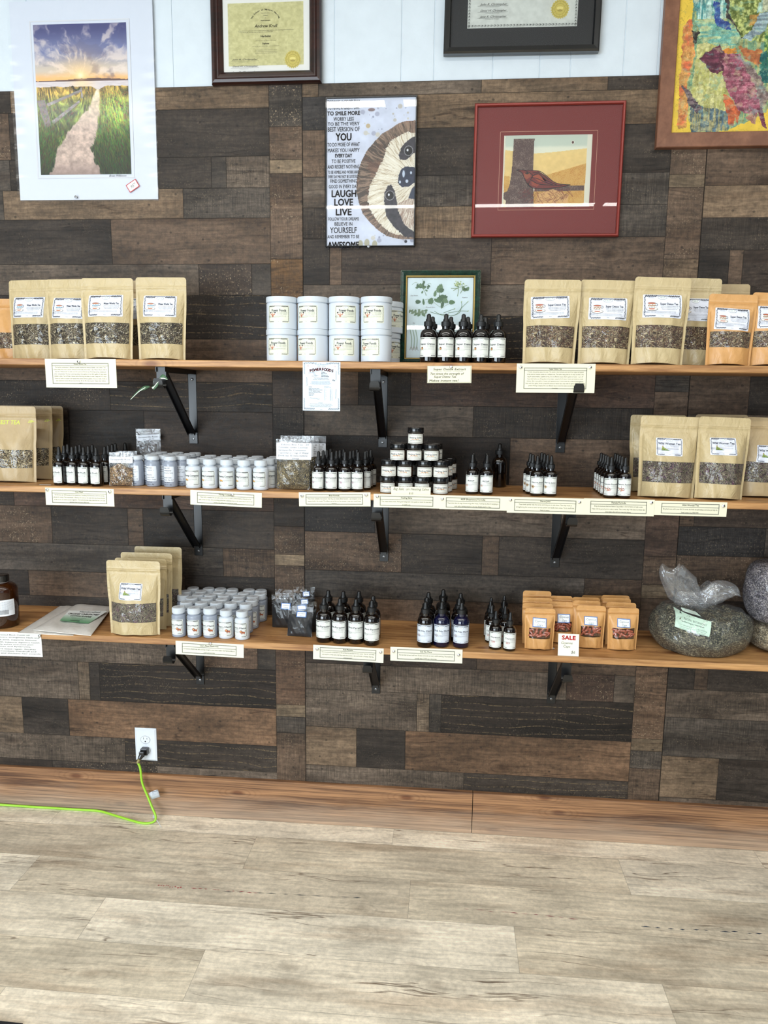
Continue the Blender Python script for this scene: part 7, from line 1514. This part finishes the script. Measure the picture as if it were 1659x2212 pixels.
# ------------------------------------------------------------------ zip bags, capsule pouches, bulk bags and the rest
def zipbag(w, h, T, fill_top, fillmat, seed, strip=None, sticker_=None, name='zip_bag', film='bagfilm', powder=False):
    """flat zip-seal bag: two film sheets, a zip ridge near the top, a cushion of contents in the lower part"""
    r = random.Random(seed); ph = [r.uniform(0, 6.3) for _ in range(8)]
    def th(u, v, inner=0):
        s = np.clip(np.abs(u)/.49, 0, 1); e = 1-s**2.2; tv = np.interp(v, [0, .08, .3, .55, .75, .86, 1], [.12, .62, 1.0, .72, .25, .06, .04])
        return T*tv*e*(1+.16*np.sin(u*11+ph[0]+v*6)*np.sin(v*9+ph[1])+.09*np.sin(u*27+v*19+ph[2]))
    def fy(u, v): return -th(u, v)-.0018*np.sin(u*5+ph[3]+v*4)*sst(.6, 1, v)-.0008*np.exp(-((v-.87)/.012)**2)-.0003
    def surf(X, Z): return fy(X/w, np.clip(Z/h, 0, 1))
    def make():
        t = empty(name); nu, nv = 22, 30; V = []; F = []
        for sg in (0, 1):
            for j in range(nv+1):
                for i in range(nu+1):
                    u = -.5+i/nu; v = j/nv; y = float(fy(np.array(u), np.array(v))); V.append((u*w, y if sg == 0 else -y*.8, v*h))
        N = (nu+1)*(nv+1)
        for j in range(nv):
            for i in range(nu): a = j*(nu+1)+i; F += [(a, a+1, a+nu+2, a+nu+1), (N+a, N+a+nu+1, N+a+nu+2, N+a+1)]
        for j in range(nv):
            for i in (0, nu): a = j*(nu+1)+i; F.append((a, a+nu+1, N+a+nu+1, N+a) if i else (a, N+a, N+a+nu+1, a+nu+1))
        raw_obj('clear_film', V, F, M[film], t, True, angle=50)
        V = []; F = []; q = .93
        mu, mv = 30, 22; rr = random.Random(seed+9)
        for sg in (0, 1):
            for j in range(mv+1):
                for i in range(mu+1):
                    u = (-.5+i/mu)*.95; top = fill_top*(1+.10*math.sin(u*7+ph[4])); v = .012+(top-.012)*j/mv; k = 1.0 if j < mv-3 else [.8, .45, .05][j-mv+2] if j > mv-3 else .95
                    y = float(th(np.array(u), np.array(v)))*q*k*(1 if abs(u) < .45 else .4)+(rr.uniform(-.0004, .0004) if not powder else 0); V.append((u*w, -y if sg == 0 else y*.8, v*h))
        N = (mu+1)*(mv+1)
        for j in range(mv):
            for i in range(mu): a = j*(mu+1)+i; F += [(a, a+1, a+mu+2, a+mu+1), (N+a, N+a+mu+1, N+a+mu+2, N+a+1)]
        hb = raw_obj('powder_filling' if powder else 'herb_filling', V, F, fillmat, t, True, angle=60); hb['kind'] = 'stuff'
        MB().box(-w*.5, w*.5, -.0016, .0012, h*.862, h*.878).obj('zip_seal', M['bagfilm'], t)
        if strip: (z, sh, pr, sw, cx) = strip; sticker(t, map_surf(surf, cx*w, z*h, strip_roll.get(seed, 0)), sw*w, sh*h, pr(sw*w, sh*h), (236, 240, 246), 30, 12, lift=.0006)
        if sticker_: (cx, z, sw, sh, rl, pr) = sticker_; sticker(t, map_surf(lambda X, Z: surf(X, Z)-.0004, cx*w, z*h, rl), sw, sh, pr(sw, sh), (232, 238, 244), 24, 14, lift=.0004)
        return t
    return make
strip_roll = {61: .0, 60: .06}
HK = (44, 44, 54)
def root_lab(w, h): return flatten([P_text('Sarsaparilla Root', -.02*w, -.02*h, h*.42, HK, 2, shear=.3, fit=w*.86), P_text('1oz    $5.75', .0, -.40*h, h*.30, HK, 2, shear=.2, fit=w*.5)])
Gz = 'clear zip bags of chopped root on the middle shelf'
def zplace(k, top, pyt, pyb, yb, T, ft, fm, seed, label, group, strip=None, stick=None, lean=.08, rz=0, name='zip_bag', powder=False, film='bagfilm', minh=None):
    w, h = psize(top[0], top[1], pyt, pyb, yb, k); mk = zipbag(w, h, T, ft, fm, seed, strip, stick, name, 'film_dark' if powder else film, powder)
    x = onY((top[0]+top[1])/2, pyb, yb).x; return Proto(mk).place((x, yb, shz(k, x)+.0008), rz, label, 'zip bag', group, 0, -lean)
zplace(2, (298, 349), 927, 1040, -.030, .010, .30, M['h_root'], 60, 'tallest small clear bag standing at the back, handwritten white strip', Gz, (.885-.06, .11, root_lab, .92, 0), rz=.1, lean=.02)
zplace(2, (253, 297), 975, 1045, -.185, .009, .5, M['h_root'], 62, 'clear root bag mostly hidden behind the front root bag', Gz, None, rz=.15, lean=.05)
zplace(2, (236, 288), 978, 1051, -.245, .013, .60, M['h_root'], 61, 'front clear zip bag of chopped brown root beside the grey bottles', Gz, (.77, .17, root_lab, .98, 0))
def tea_lab(w, h):
    pr = []
    for i, (s_, f_) in enumerate((('Eskimo Boy Tea   20', .80), ('Yohimbe, Ginko, Licorice', .84), ('Sarsaparilla, Cinnamon', .80), ('1 spoonful to 1 cup of Water', .88), ('Drink tea 30 mins before', .84), ('Mony', .2))):
        pr.append(P_text(s_, (-.45+(.08 if i == 0 else .0)+(.42 if i == 5 else 0))*w, h*(.36-.165*i)-.001, h*.15, HK, 2, 'l', shear=.2, fit=f_*w))
    return flatten(pr)
Ge = 'clear zip bags of loose tea on the middle shelf'
for (tp, pyt, yb, sd, lb) in (((652, 704), 942, -.085, 66, 'rearmost clear tea bag peeking out at the right of the stack'), ((636, 689), 942.5, -.125, 65, 'third clear tea bag back in the leaning stack'), ((606, 678), 942, -.170, 64, 'clear tea bag directly behind the front loose tea bag')):
    zplace(2, tp, pyt, 1052, yb, .014, .62, M['h_tea'], sd, lb, Ge, (.72, .26, tea_lab, .98, 0), lean=.03)
zplace(2, (596, 670), 949, 1057.5, -.232, .020, .60, M['h_tea'], 63, 'front clear zip bag of loose tea with a big handwritten label', Ge, (.76, .33, tea_lab, 1.02, .02), lean=.06)
def blk(w, h): return flatten([P_rect(-w*.5, -h*.5, w*.5, h*.5, (70, 120, 190), .5), P_rect(-w*.42, -h*.38, w*.42, h*.38, (236, 240, 244), 1.2), P_text('Activated', 0, .04*h, h*.30, HK, 2, shear=.2, fit=.7*w), P_text('Charcoal', .02*w, -.30*h, h*.28, HK, 2, shear=.2, fit=.55*w)])
Gq = 'clear zip bags of black powder on the lowest shelf'
for (tp, pyt, pyb, sd, lb, st) in (((634, 680), 1269, 1342, 75, 'rearmost black powder bag with a clear rim', (.1, .80, .022, .016, .1, blk)), ((594, 645), 1274, 1345, 74, 'black powder bag at the back left of its group', None), ((636, 680), 1285, 1350, 73, 'black powder bag behind the right one, third row', (0, .76, .024, .016, .1, blk)), ((631, 684), 1300, 1366, 72, 'black powder bag directly behind the frontmost one', (-.1, .80, .028, .014, .1, blk)), ((587, 637), 1285, 1357, 71, 'left black powder bag with a blue edged sticker', (.12, .66, .030, .020, -.05, blk))):
    yb = min(onS(3, (tp[0]+tp[1])/2, pyb).y+.004, -.03); zplace(3, tp, pyt, pyb, yb, .013, .74, M['powder'], sd, lb, Gq, None, st, lean=.05, powder=True)
zplace(3, (619, 674), 1313, 1380, onS(3, 640, 1378).y+.012, .012, .80, M['powder'], 70, 'frontmost black powder bag slumped before the others', Gq, None, (.05, .74, .031, .018, .0, blk), lean=.26, powder=True, rz=-.05)

# small kraft pouches of capsules
Gy = 'small kraft capsule pouches on the lowest shelf'
def lab_cap(w, h): return flatten([P_rect(-w*.5, -h*.5, w*.5, h*.5, (60, 110, 180), .5), P_rect(-w*.45, -h*.42, w*.45, h*.42, (238, 244, 246), 1.2), P_ring(0, 0, w*.43, h*.40, w*.012, (90, 140, 200), 1.6), P_text('Cayenne', 0, .04*h, h*.34, HK, 2, shear=.25, fit=.72*w), P_text('Caps', .02*w, -.33*h, h*.32, HK, 2, shear=.25, fit=.4*w)])
capP = [None]
def capsule_mesh():
    t = MB(); r_, L = .0036, .0190; pr = [(r_*math.cos(a), -L/2+r_-r_*math.sin(a)) for a in (1.5, 1.1, .7, .3, 0)][::1]
    prof = [(r_*math.cos(a), -L/2+r_-r_*math.sin(a)) for a in (1.5, 1.1, .7, .3, 0)]+[(r_, 0.0), (r_*1.05, .0002), (r_*1.05, L/2-r_)]+[(r_*1.05*math.cos(a), L/2-r_+r_*math.sin(a)) for a in (.3, .7, 1.1, 1.5)]
    return t.lathe(prof, 12)
def capsule_pouch(tp, pyt, pyb, yb, seed, label, front=True, lean=.03, rz=0.0, lb=(-.02, .68, .45, .19, -.03), T=.020, roll=0.0, which=''):
    T = T
    w, h = psize(tp[0], tp[1], pyt, pyb, yb, 3)
    lab = (lb[0], lb[1], lb[2]*w, lb[3]*h, lb[4], lab_cap, (238, 244, 246)) if front else None
    mk, sf = pouch(w, h, T, M['kraft_o'], M['dark_in'] if front else None, (-.36, .36, .29, .54), lab, seed, 'capsule_pouch', caps=1)
    x = onY((tp[0]+tp[1])/2, pyb, yb).x; o = Proto(mk).place((x, yb, shz(3, x)+.0006), rz, label, 'pouch', Gy, roll, -lean)
    if front:
        r = random.Random(seed); bpy.context.view_layer.update(); Mw = o.matrix_basis.copy(); n = 0; pts = []
        for q in range(400):
            if n >= 13: break
            u = r.uniform(-.28, .28)*w; z = r.uniform(.345, .49)*h
            if any(abs(u-a) < .0095 and abs(z-b) < .0062 for a, b in pts) and q < 380: continue
            pts.append((u, z)); y = float(sf(np.array(u), np.array(z)))+.0062+(n % 2)*.0015
            if capP[0] is None: c = capsule_mesh().obj('capsule', M['capsule'], None, True, angle=60); capP[0] = c
            else: c = capP[0].copy(); C.objects.link(c)
            c.matrix_basis = Mw @ Matrix.Translation((u, y, z)) @ Matrix.Rotation(r.uniform(-1.5, 1.5)+(PI/2 if r.random() < .5 else 0), 4, 'Y') @ Matrix.Rotation(r.uniform(-.12, .12), 4, 'X')
            tag(c, f"red brown capsule seen through the window of the {which} kraft pouch", 'capsule', f"capsules in the {which} kraft pouch"); n += 1
    return o
def yS(px, py, d=.018): return min(onS(3, px, py).y+d, -.028)
y4 = yS(1340, 1408, .022); y3 = yS(1273, 1404, .022); y1 = yS(1162, 1407, .022); y2 = yS(1211, 1392, .018)
for tp, pyt, yb, lb, sd in (((1125, 1186), 1277, y1+.120, 'rearmost capsule pouch of the leftmost stack of four', 84), ((1125, 1189), 1292, y1+.082, 'third capsule pouch back in the leftmost stack', 83), ((1125, 1191), 1304, y1+.042, 'second capsule pouch back in the leftmost stack', 82),
                            ((1184, 1232), 1288, y2+.045, 'capsule pouch behind the one left of the sale card', 85), ((1233, 1292), 1298, y3+.034, 'capsule pouch right behind the one right of the sale card', 86), ((1231, 1291), 1291, y3+.078, 'third capsule pouch back, right of the sale card', 87),
                            ((1251, 1300), 1286.5, -.030, 'hindmost capsule pouch between the two right stacks', 88), ((1304, 1369), 1302, y4+.040, 'second capsule pouch back in the rightmost stack', 89), ((1296, 1357), 1292.5, y4+.084, 'third capsule pouch back in the rightmost stack', 90), ((1293, 1354), 1286.5, y4+.126, 'rearmost capsule pouch of the rightmost stack', 91)):
    capsule_pouch(tp, pyt, 1395, min(yb, -.018), sd, lb, False, T=.012, lean=.02)
capsule_pouch((1182, 1241), 1301, 1397, y2, 81, 'capsule pouch left of and behind the sale card', T=.016, which='partly covered second', lb=(.04, .62, .45, .20, 0))
capsule_pouch((1130, 1196), 1315, 1411, y1, 80, 'leftmost front kraft capsule pouch beside the small dropper bottles', which='leftmost front', lb=(-.02, .67, .45, .21, -.05))
capsule_pouch((1241, 1304), 1309, 1407, y3, 92, 'front kraft capsule pouch right of the sale card', which='front third', lb=(-.02, .66, .44, .19, -.02))
capsule_pouch((1308, 1376), 1314, 1411, y4, 93, 'rightmost front kraft capsule pouch, bulging at its top right', which='rightmost front', lb=(-.01, .66, .42, .19, -.06), rz=.06)
# folded sale card
def fold_card(corners, y0, y1, paper, prf, label, name, roll=0.0):
    P = [onY(px, py, y) for (px, py), y in zip(corners, (y1, y1, y0, y0))]; c = (P[2]+P[3])/2; w = (P[1]-P[0]).length; h = ((P[0]-P[3]).length+(P[1]-P[2]).length)/2; lean = math.atan2(y1-y0, P[0].z-P[3].z)
    o = print_obj(name, [rrect_grid(w, h, paper, 6, 6, 0)], map_flat(0, h/2, 0), None); o.location = c; o.rotation_euler = (-lean, roll, 0); prism_sides(o, .0004)
    print_obj('lettering', prf(w, h), map_flat(0, h/2, -.0004), o); return tag(o, label, 'card')
ys = onS(3, 1228, 1418).y
o = fold_card([(1205, 1368.5), (1250, 1370), (1250, 1418), (1204.7, 1416)], ys, ys+.012, (240, 238, 216), lambda w, h: flatten([P_text('SALE', 0, .24*h, h*.25, (206, 40, 52), 2, bold=.05, fit=.66*w), P_text('Cayenne', -.10*w, .04*h, h*.15, (60, 60, 60), 2, shear=.3, fit=.56*w), P_text('Caps', -.10*w, -.12*h, h*.15, (60, 60, 60), 2, shear=.3, fit=.34*w), P_text('$6', .22*w, -.38*h, h*.18, (60, 60, 60), 2, shear=.2)]), 'small cream card with SALE in red standing before the capsule pouches', 'sale_card', .01)
p = onS(3, 1189, 1401); o = MB().box(-.011, .011, -.007, .007, 0, .0006).obj('paper_tag', M['white_cap']); o.location = (p.x, p.y, shz(3, p.x)+.0008); o.rotation_euler = (0, 0, .3); tag(o, 'tiny white paper slip lying left of the sale card', 'paper')
p = onS(2, 98, 1048); o = MB().box(-.018, .018, -.003, .003, 0, .0006).obj('paper_tag', M['white_cap']); o.location = (p.x, p.y, shz(2, p.x)+.0008); tag(o, 'thin pale slip lying before the brown pouches, middle shelf', 'paper')
ys = -.2835; o = fold_card([(845, 1051), (930, 1053), (930, 1071), (845, 1068)], ys, ys+.001, CR, lambda w, h: flatten([P_text('Big Sale  on Healing Salve', 0, .10*h, h*.42, (74, 72, 60), 2, shear=.25, fit=.9*w), P_text('$10', 0, -.40*h, h*.34, (74, 72, 60), 2, shear=.2)]), 'cream handwritten sale strip propped before the jar pyramid', 'sale_strip')

# large amber bottle at the left of the lowest shelf
R_ = .047; pb_ = onS(3, 12, 1361); H_ = onY(10, 1241, pb_.y+R_).z-shz(3, -1); t = empty('amber_bottle')
sh = [(R_-(R_-.019)*(1-math.cos(a)), .70*H_+.155*H_*math.sin(a)) for a in np.linspace(0, PI/2, 10)]
n_ = NT('amber_growler_glass'); n_.set(Base_Color=lin((70, 34, 10)), Roughness=.04, Coat_Weight=.5); n_.b.inputs['Transmission Weight'].default_value = .55; n_.b.inputs['IOR'].default_value = 1.45
MB().lathe([(R_*.86, 0), (R_*.97, .003), (R_, .008)]+sh+[(.019, .875*H_)], 48).obj('glass_bottle', n_.m, t, True, angle=60)
MB().lathe([(R_*.82, .004), (R_*.95, .010), (R_*.95, .60*H_), (.01, .602*H_)], 40).obj('oil_filling', simple('dark_oil', (20, 9, 4), .2), t, True)
cb = MB(); cb.lathe([(.0225, .865*H_), (.0232, .87*H_), (.0232, .99*H_), (.021, H_)], 36); ribs(cb, .0234, .875*H_, .98*H_, 40, .0004); cb.obj('screw_cap', M['blackcap'], t, True, angle=30)
MB().lathe([(.0215, .845*H_), (.0225, .85*H_), (.0225, .866*H_)], 30).obj('neck_ring', simple('shrink_band', (150, 150, 150), .2, .5), t, True)
lw = R_*3.2; lh = .31*H_; pr = [P_text('Black Cumin', -.30*lw, .18*lh, .010, (60, 70, 120), 2, bold=.02), P_text('Seed Oil', -.30*lw, -.02*lh, .010, (60, 70, 120), 2, bold=.02), P_text('cold pressed', -.30*lw, -.2*lh, .006, (80, 90, 130), 2)]
for i in range(9): pr.append(P_text('Store in a cool dark place away from sun', .28*lw, .36*lh-i*.0034, .0026, (90, 96, 110), 2, fit=.36*lw))
for i in range(26): pr.append(P_rect(.14*lw+i*.0013, -.40*lh, .14*lw+i*.0013+(.0004+.0004*(i % 3 == 0)), -.12*lh, (40, 40, 50), 2))
sticker(t, map_cyl(R_+.0002, .40*H_, -.25), lw, lh, pr, (232, 236, 242), 24, 3)
Proto(lambda: t).place((onY(10, 1361, pb_.y+R_).x, pb_.y+R_, shz(3, -1)+.0005), 0, 'big round amber glass bottle with black cap cut by the left edge', 'bottle')

# two flat packets of cotton cloth
def packet(corners, z0, th_, name, label, seed, lab=None):
    P = [onS(3, px, py, z0+th_) for px, py in corners]; c = sum(P, Vector())/4; n = 18; V = []; F = []; r = random.Random(seed)
    for sg in (1, 0):
        for j in range(n+1):
            for i in range(n+1):
                s, q = i/n, j/n; p = (P[3]*(1-s)+P[2]*s)*(1-q)+(P[0]*(1-s)+P[1]*s)*q; e = min(s, 1-s, q, 1-q); k = min(1, e*9)**.5
                hgt = th_*k*(.82+.18*math.sin(s*7+seed)*math.sin(q*5))+.0012*math.sin(s*19+q*9+seed)*k; V.append((p.x-c.x, p.y-c.y, (z0+max(hgt, .0012) if sg else z0)))
    N = (n+1)*(n+1)
    for j in range(n):
        for i in range(n): a = j*(n+1)+i; F += [(a, a+1, a+n+2, a+n+1), (N+a, N+a+n+1, N+a+n+2, N+a+1)]
    for i in range(n):
        F += [(i, N+i, N+i+1, i+1), (n*(n+1)+i, n*(n+1)+i+1, N+n*(n+1)+i+1, N+n*(n+1)+i), (i*(n+1), (i+1)*(n+1), N+(i+1)*(n+1), N+i*(n+1)), (i*(n+1)+n, N+i*(n+1)+n, N+(i+1)*(n+1)+n, (i+1)*(n+1)+n)]
    t = empty(name, (c.x, c.y, shz(3, c.x)+.0006)); raw_obj('folded_cloth', V, F, M['cloth'], t, True, angle=60)
    sl = [(x*1.02, y*1.02, z+.0012) for x, y, z in V[:N]]; raw_obj('plastic_sleeve', sl, [f for f in F if max(f) < N], M['film'], t, True, angle=60)
    if lab:
        Q = [onS(3, px, py, z0+th_+.002) for px, py in lab]; w = .11; h = .06
        def mp(x, y, o):
            s = x/w+.5; q = y/h+.5; X = (Q[3].x*(1-s)+Q[2].x*s)*(1-q)+(Q[0].x*(1-s)+Q[1].x*s)*q-c.x; Y = (Q[3].y*(1-s)+Q[2].y*s)*(1-q)+(Q[0].y*(1-s)+Q[1].y*s)*q-c.y
            return np.stack([X, Y, np.full_like(X, z0+th_+.0026)+o], 1)
        pr = [P_rect(-w/2, -h/2+i*h/24, w/2, -h/2+(i+1)*h/24, tuple(int(a*(1-f)+b*f) for a, b in zip((104, 158, 116), (236, 240, 238))), 0, 4) for i in range(24) for f in [min(1, i/15)]]
        lb_ = print_obj('paper_label', pr, mp, t)
        print_obj('lettering', flatten([P_text('Handcrafted', .01, .020, .009, (40, 60, 50), 2, fit=.06, bold=.02), P_text('ORGANIC UNBLEACHED', 0, .007, .0105, (30, 44, 40), 2, fit=.095, bold=.03), P_text('COTTON FLANNEL', .0, -.004, .0095, (30, 44, 40), 2, fit=.07, bold=.03), P_text('made for castor oil packs', .0, -.012, .005, (60, 90, 70), 2), P_text('12 x 18 inches washable', .0, -.018, .004, (60, 90, 70), 2)]+[P_rect(-.02+i*.0016, -.026, -.02+i*.0016+.0008, -.021, (40, 60, 50), 2) for i in range(22)]), mp, lb_)
    tag(t, label, 'packet', 'flat cotton cloth packets on the lowest shelf')
packet([(133, 1304), (196, 1306), (158, 1370), (38, 1364)], 0.0, .006, 'cloth_packet', 'lower flat white cloth packet beside the big amber bottle', 1)
packet([(168, 1299.5), (243, 1307), (196, 1369), (72, 1356)], 0.0078, .008, 'cloth_packet', 'upper flat cloth packet with a green and white label', 2, [(149, 1319), (232, 1321), (191, 1348), (129, 1341)])

# big clear bag of loose herb with its neck tied
def lump(nx, ny, fx): 
    V = []; F = []
    for j in range(ny+1):
        for i in range(nx): V.append(fx(2*PI*i/nx, -PI/2+PI*j/ny))
    for j in range(ny):
        for i in range(nx): F.append((j*nx+i, j*nx+(i+1) % nx, (j+1)*nx+(i+1) % nx, (j+1)*nx+i))
    return V, F
pl_ = onS(3, 1405, 1385); pr_ = onS(3, 1592, 1428); kn = onY(1513, 1308, -.150); tz = shz(3, 1.15)
cx_, cy_ = 1.0*(onY(1397, 1370, -.13).x+onY(1622, 1370, -.16).x)/2, -.150
ax = (onY(1622, 1370, -.16).x-onY(1397, 1370, -.13).x)/2; ay = .122; hb = kn.z-tz-.0005
t = empty('bulk_herb_bag', (cx_, cy_, tz+.0006)); t.rotation_euler = (0, 0, -.10)
def body(a, b, s=1.0, o=0.0):
    cx, sx = math.cos(b), math.sin(b); zc = hb*.40; cz = zc+hb*.60*sx**.85 if sx > 0 else zc*(1-min(1, -sx*1.5)**.8)
    rr = cx**.36 if sx < 0 else cx**.42
    low = .86+.14*min(1, (cz/hb)/.35)
    x = ax*rr*low*math.cos(a)*s; y = ay*rr*low*math.sin(a)*s; w = .006*math.sin(3*a+1)*rr+.004*math.sin(7*a+5*b)*rr*cx
    cr = (.0050*math.sin(a*11+math.sin(b*4)*2)+.003*math.sin(a*23+b*3))*max(0, sx)*cx*2
    rk = math.hypot(x+.01, y)
    if o: cz += .016*math.exp(-(rk/.045)**2)+.004*math.sin(a*9+rk*40)*math.exp(-(rk/.09)**2)
    else: cz = min(cz, hb*(.90-.10*(x/ax)**2)+.003*math.sin(x*90+y*70))
    return (x*(1+w/ax), y*(1+w/ay), max(0.0, cz*s+cr*(1 if cz > .01 else 0)))
V, F = lump(72, 40, lambda a, b: body(a, b, .975)); h_ = raw_obj('herb_filling', V, F, M['h_green'], t, True, angle=70); h_['kind'] = 'stuff'
V, F = lump(72, 40, lambda a, b: body(a, b, 1.0, 1)); raw_obj('clear_bag', V, F, mat_film('bulk_bag_film', .06, rough=.09, sc=30, wr=0.8, milk=.03, crinkle=1.1, face=.30), t, True, angle=60)
def plume(path, wid, dep, name, seed, fold=9):
    P = catmull(path, 7); m = len(P); n = 40; V = []; F = []; r = random.Random(seed); ph = [r.uniform(0, 6) for _ in range(4)]
    for i, p in enumerate(P):
        s = i/(m-1); k = s*(len(wid)-1); a_ = int(min(k, len(wid)-2)); W2 = wid[a_]+(wid[a_+1]-wid[a_])*(k-a_); D = dep[a_]+(dep[a_+1]-dep[a_])*(k-a_)
        d = (P[min(i+1, m-1)]-P[max(i-1, 0)]).normalized(); sd_ = Vector((d.z, 0, -d.x)); sd_.normalize()
        for j in range(n):
            g = 2*PI*j/n; c_ = math.cos(g); wr = 1+.11*math.sin(g*fold+s*7+ph[0])+.09*math.sin(g*fold*2.3+s*13+ph[1])+.05*math.sin(g*fold*4.1-s*19); q = p+sd_*(W2*c_*(.9+.1*wr))+Vector((0, 1, 0))*(D*math.sin(g)*wr)+d*(.010*math.sin(g*2+ph[2])*s); V.append(q)
    for i in range(m-1):
        for j in range(n): F.append((i*n+j, i*n+(j+1) % n, (i+1)*n+(j+1) % n, (i+1)*n+j))
    Rz = Matrix.Rotation(.10, 3, 'Z'); return raw_obj(name, [Rz @ (v-t.location) for v in V], F, M['plume'], t, True, angle=70)
k0 = Vector(kn)
plume([k0+Vector((0, 0, -.010)), onY(1500, 1296, -.150), onY(1476, 1272, -.148), onY(1452, 1236, -.150), onY(1450, 1224, -.150)], [.010, .030, .052, .038, .024], [.012, .020, .024, .020, .012], 'bag_neck', 3, 7)
plume([k0+Vector((.002, 0, -.006)), onY(1528, 1292, -.152), onY(1556, 1277, -.155), onY(1583, 1277, -.158), onY(1594, 1284, -.158)], [.010, .032, .036, .024, .006], [.012, .022, .024, .014, .005], 'bag_neck', 5, 6)
plume([k0+Vector((0, .004, -.008)), onY(1510, 1300, -.142), onY(1506, 1288, -.138), onY(1500, 1272, -.136)], [.014, .066, .072, .050], [.014, .026, .022, .010], 'bag_neck', 9, 8)
MB().lathe([(.011, -.004), (.013, 0), (.011, .004)], 16, tuple(Matrix.Rotation(.10, 3, 'Z') @ (k0-t.location)), Matrix.Rotation(.3, 3, 'Y')).obj('neck_tie', M['plume'], t, True)
cf = onY(1502, 1352, cy_-ay-.004); cl_ = Matrix.Rotation(.10, 3, 'Z') @ (cf-t.location)
def bagmap(x, y, o):
    X = cl_.x+x*math.cos(-.17)-y*math.sin(-.17); Z = cl_.z+x*math.sin(-.17)+y*math.cos(-.17); zz = np.clip((Z-hb*.40)/(hb*.60), -1, .98); rr = np.sqrt(np.maximum(1-np.sign(zz)*np.abs(zz)**2.35, .02))**.42
    u = np.clip(X/(ax*rr), -.95, .95); return np.stack([X, -(ay*rr*np.sqrt(1-u*u))-.006-o, Z], 1)
w, h = .098, .048
pr = [P_poly([(-w*.36, h*.28), (-w*.30, h*.5), (w*.1, h*.58), (w*.36, h*.34), (w*.36, h*.16), (0, h*.30)], (40, 44, 40), 1), P_poly([(-w*.32, h*.38), (-w*.28, h*.5), (w*.08, h*.56), (w*.2, h*.46), (0, h*.44)], (206, 226, 214), 2), P_text('PACIFIC BOTANICALS', .004, .06*h, h*.16, (50, 70, 60), 2, fit=w*.60), P_text('Certified Organic / Wild Harvest', -.002, -.08*h, h*.11, (60, 90, 76), 2, fit=w*.62, bold=.02), P_text('LOT: BCL0216-IS        1 lb / 0.454 kg', 0, -.28*h, h*.10, (60, 90, 76), 2, fit=w*.76)]
for i in range(2): pr.append(P_text('Pacific Northwest grown herbs, store cool and dry, keep sealed', 0, (-.38-.09*i)*h, h*.08, (90, 120, 104), 2, fit=w*.70))
lb_ = print_obj('label', [P_rect(-w*.47, -h*.5, w*.47, h*.36, (196, 222, 204), 0, 12, 6)], bagmap, t); print_obj('lettering', pr, bagmap, lb_)
tag(t, 'big clear bag of grey green herb with knotted neck on the lowest shelf', 'bulk bag', 'bulk herb bags at the right of the lowest shelf')
# two round bulk bags stacked at the right edge
def round_bag(cx, cy, z0, rx, ry, hh, fill, label, seed, lab=False):
    t = empty('bulk_herb_bag', (cx, cy, z0))
    def bf(s):
        def g(a, b):
            cb_, sb = math.cos(b), math.sin(b); rr = cb_**.26 if cb_ > 0 else 0; z = hh*(.5+.5*math.copysign(abs(sb)**1.15, sb)); w_ = 1+.025*math.sin(3*a+seed)+.015*math.sin(8*a+b*6)
            return (rx*rr*math.cos(a)*w_*s, ry*rr*math.sin(a)*w_*s, hh/2+(z-hh/2)*s)
        return g
    V, F = lump(56, 30, bf(.975)); h_ = raw_obj('herb_filling', V, F, fill, t, True, angle=70); h_['kind'] = 'stuff'
    V, F = lump(56, 30, bf(1.0)); raw_obj('clear_bag', V, F, mat_film('round_bag_film', .04, rough=.1, sc=30, wr=.9, milk=.02, crinkle=1.5, face=.3), t, True, angle=60)
    if lab: print_obj('label', [P_rect(-.02, -.025, .05, .025, (196, 226, 196), 0, 8, 4)], lambda x, y, o: np.stack([x-rx*.42, -ry*np.sqrt(np.clip(1-((x-rx*.42)/rx)**2, .01, 1))-.012-o, y+hh*.5], 1), t)
    return tag(t, label, 'bulk bag', 'bulk herb bags at the right of the lowest shelf')
xl = onY(1612, 1380, -.13).x; rx = .105; zt0 = shz(3, 1.4)
zmid = onY(1640, 1343, -.15).z; ztop = onY(1640, 1214, -.14).z
round_bag(xl+rx+.006, -.122, zt0+.0005, rx, .108, zmid-zt0-.001, M['h_oat'], 'round clear bag of beige herb at the bottom right shelf end', 1)
round_bag(onY(1606, 1290, -.13).x+rx, -.130, zmid, rx, .102, ztop-zmid, M['h_lav'], 'round clear bag of grey lavender herb stacked on the beige bag', 2, True)
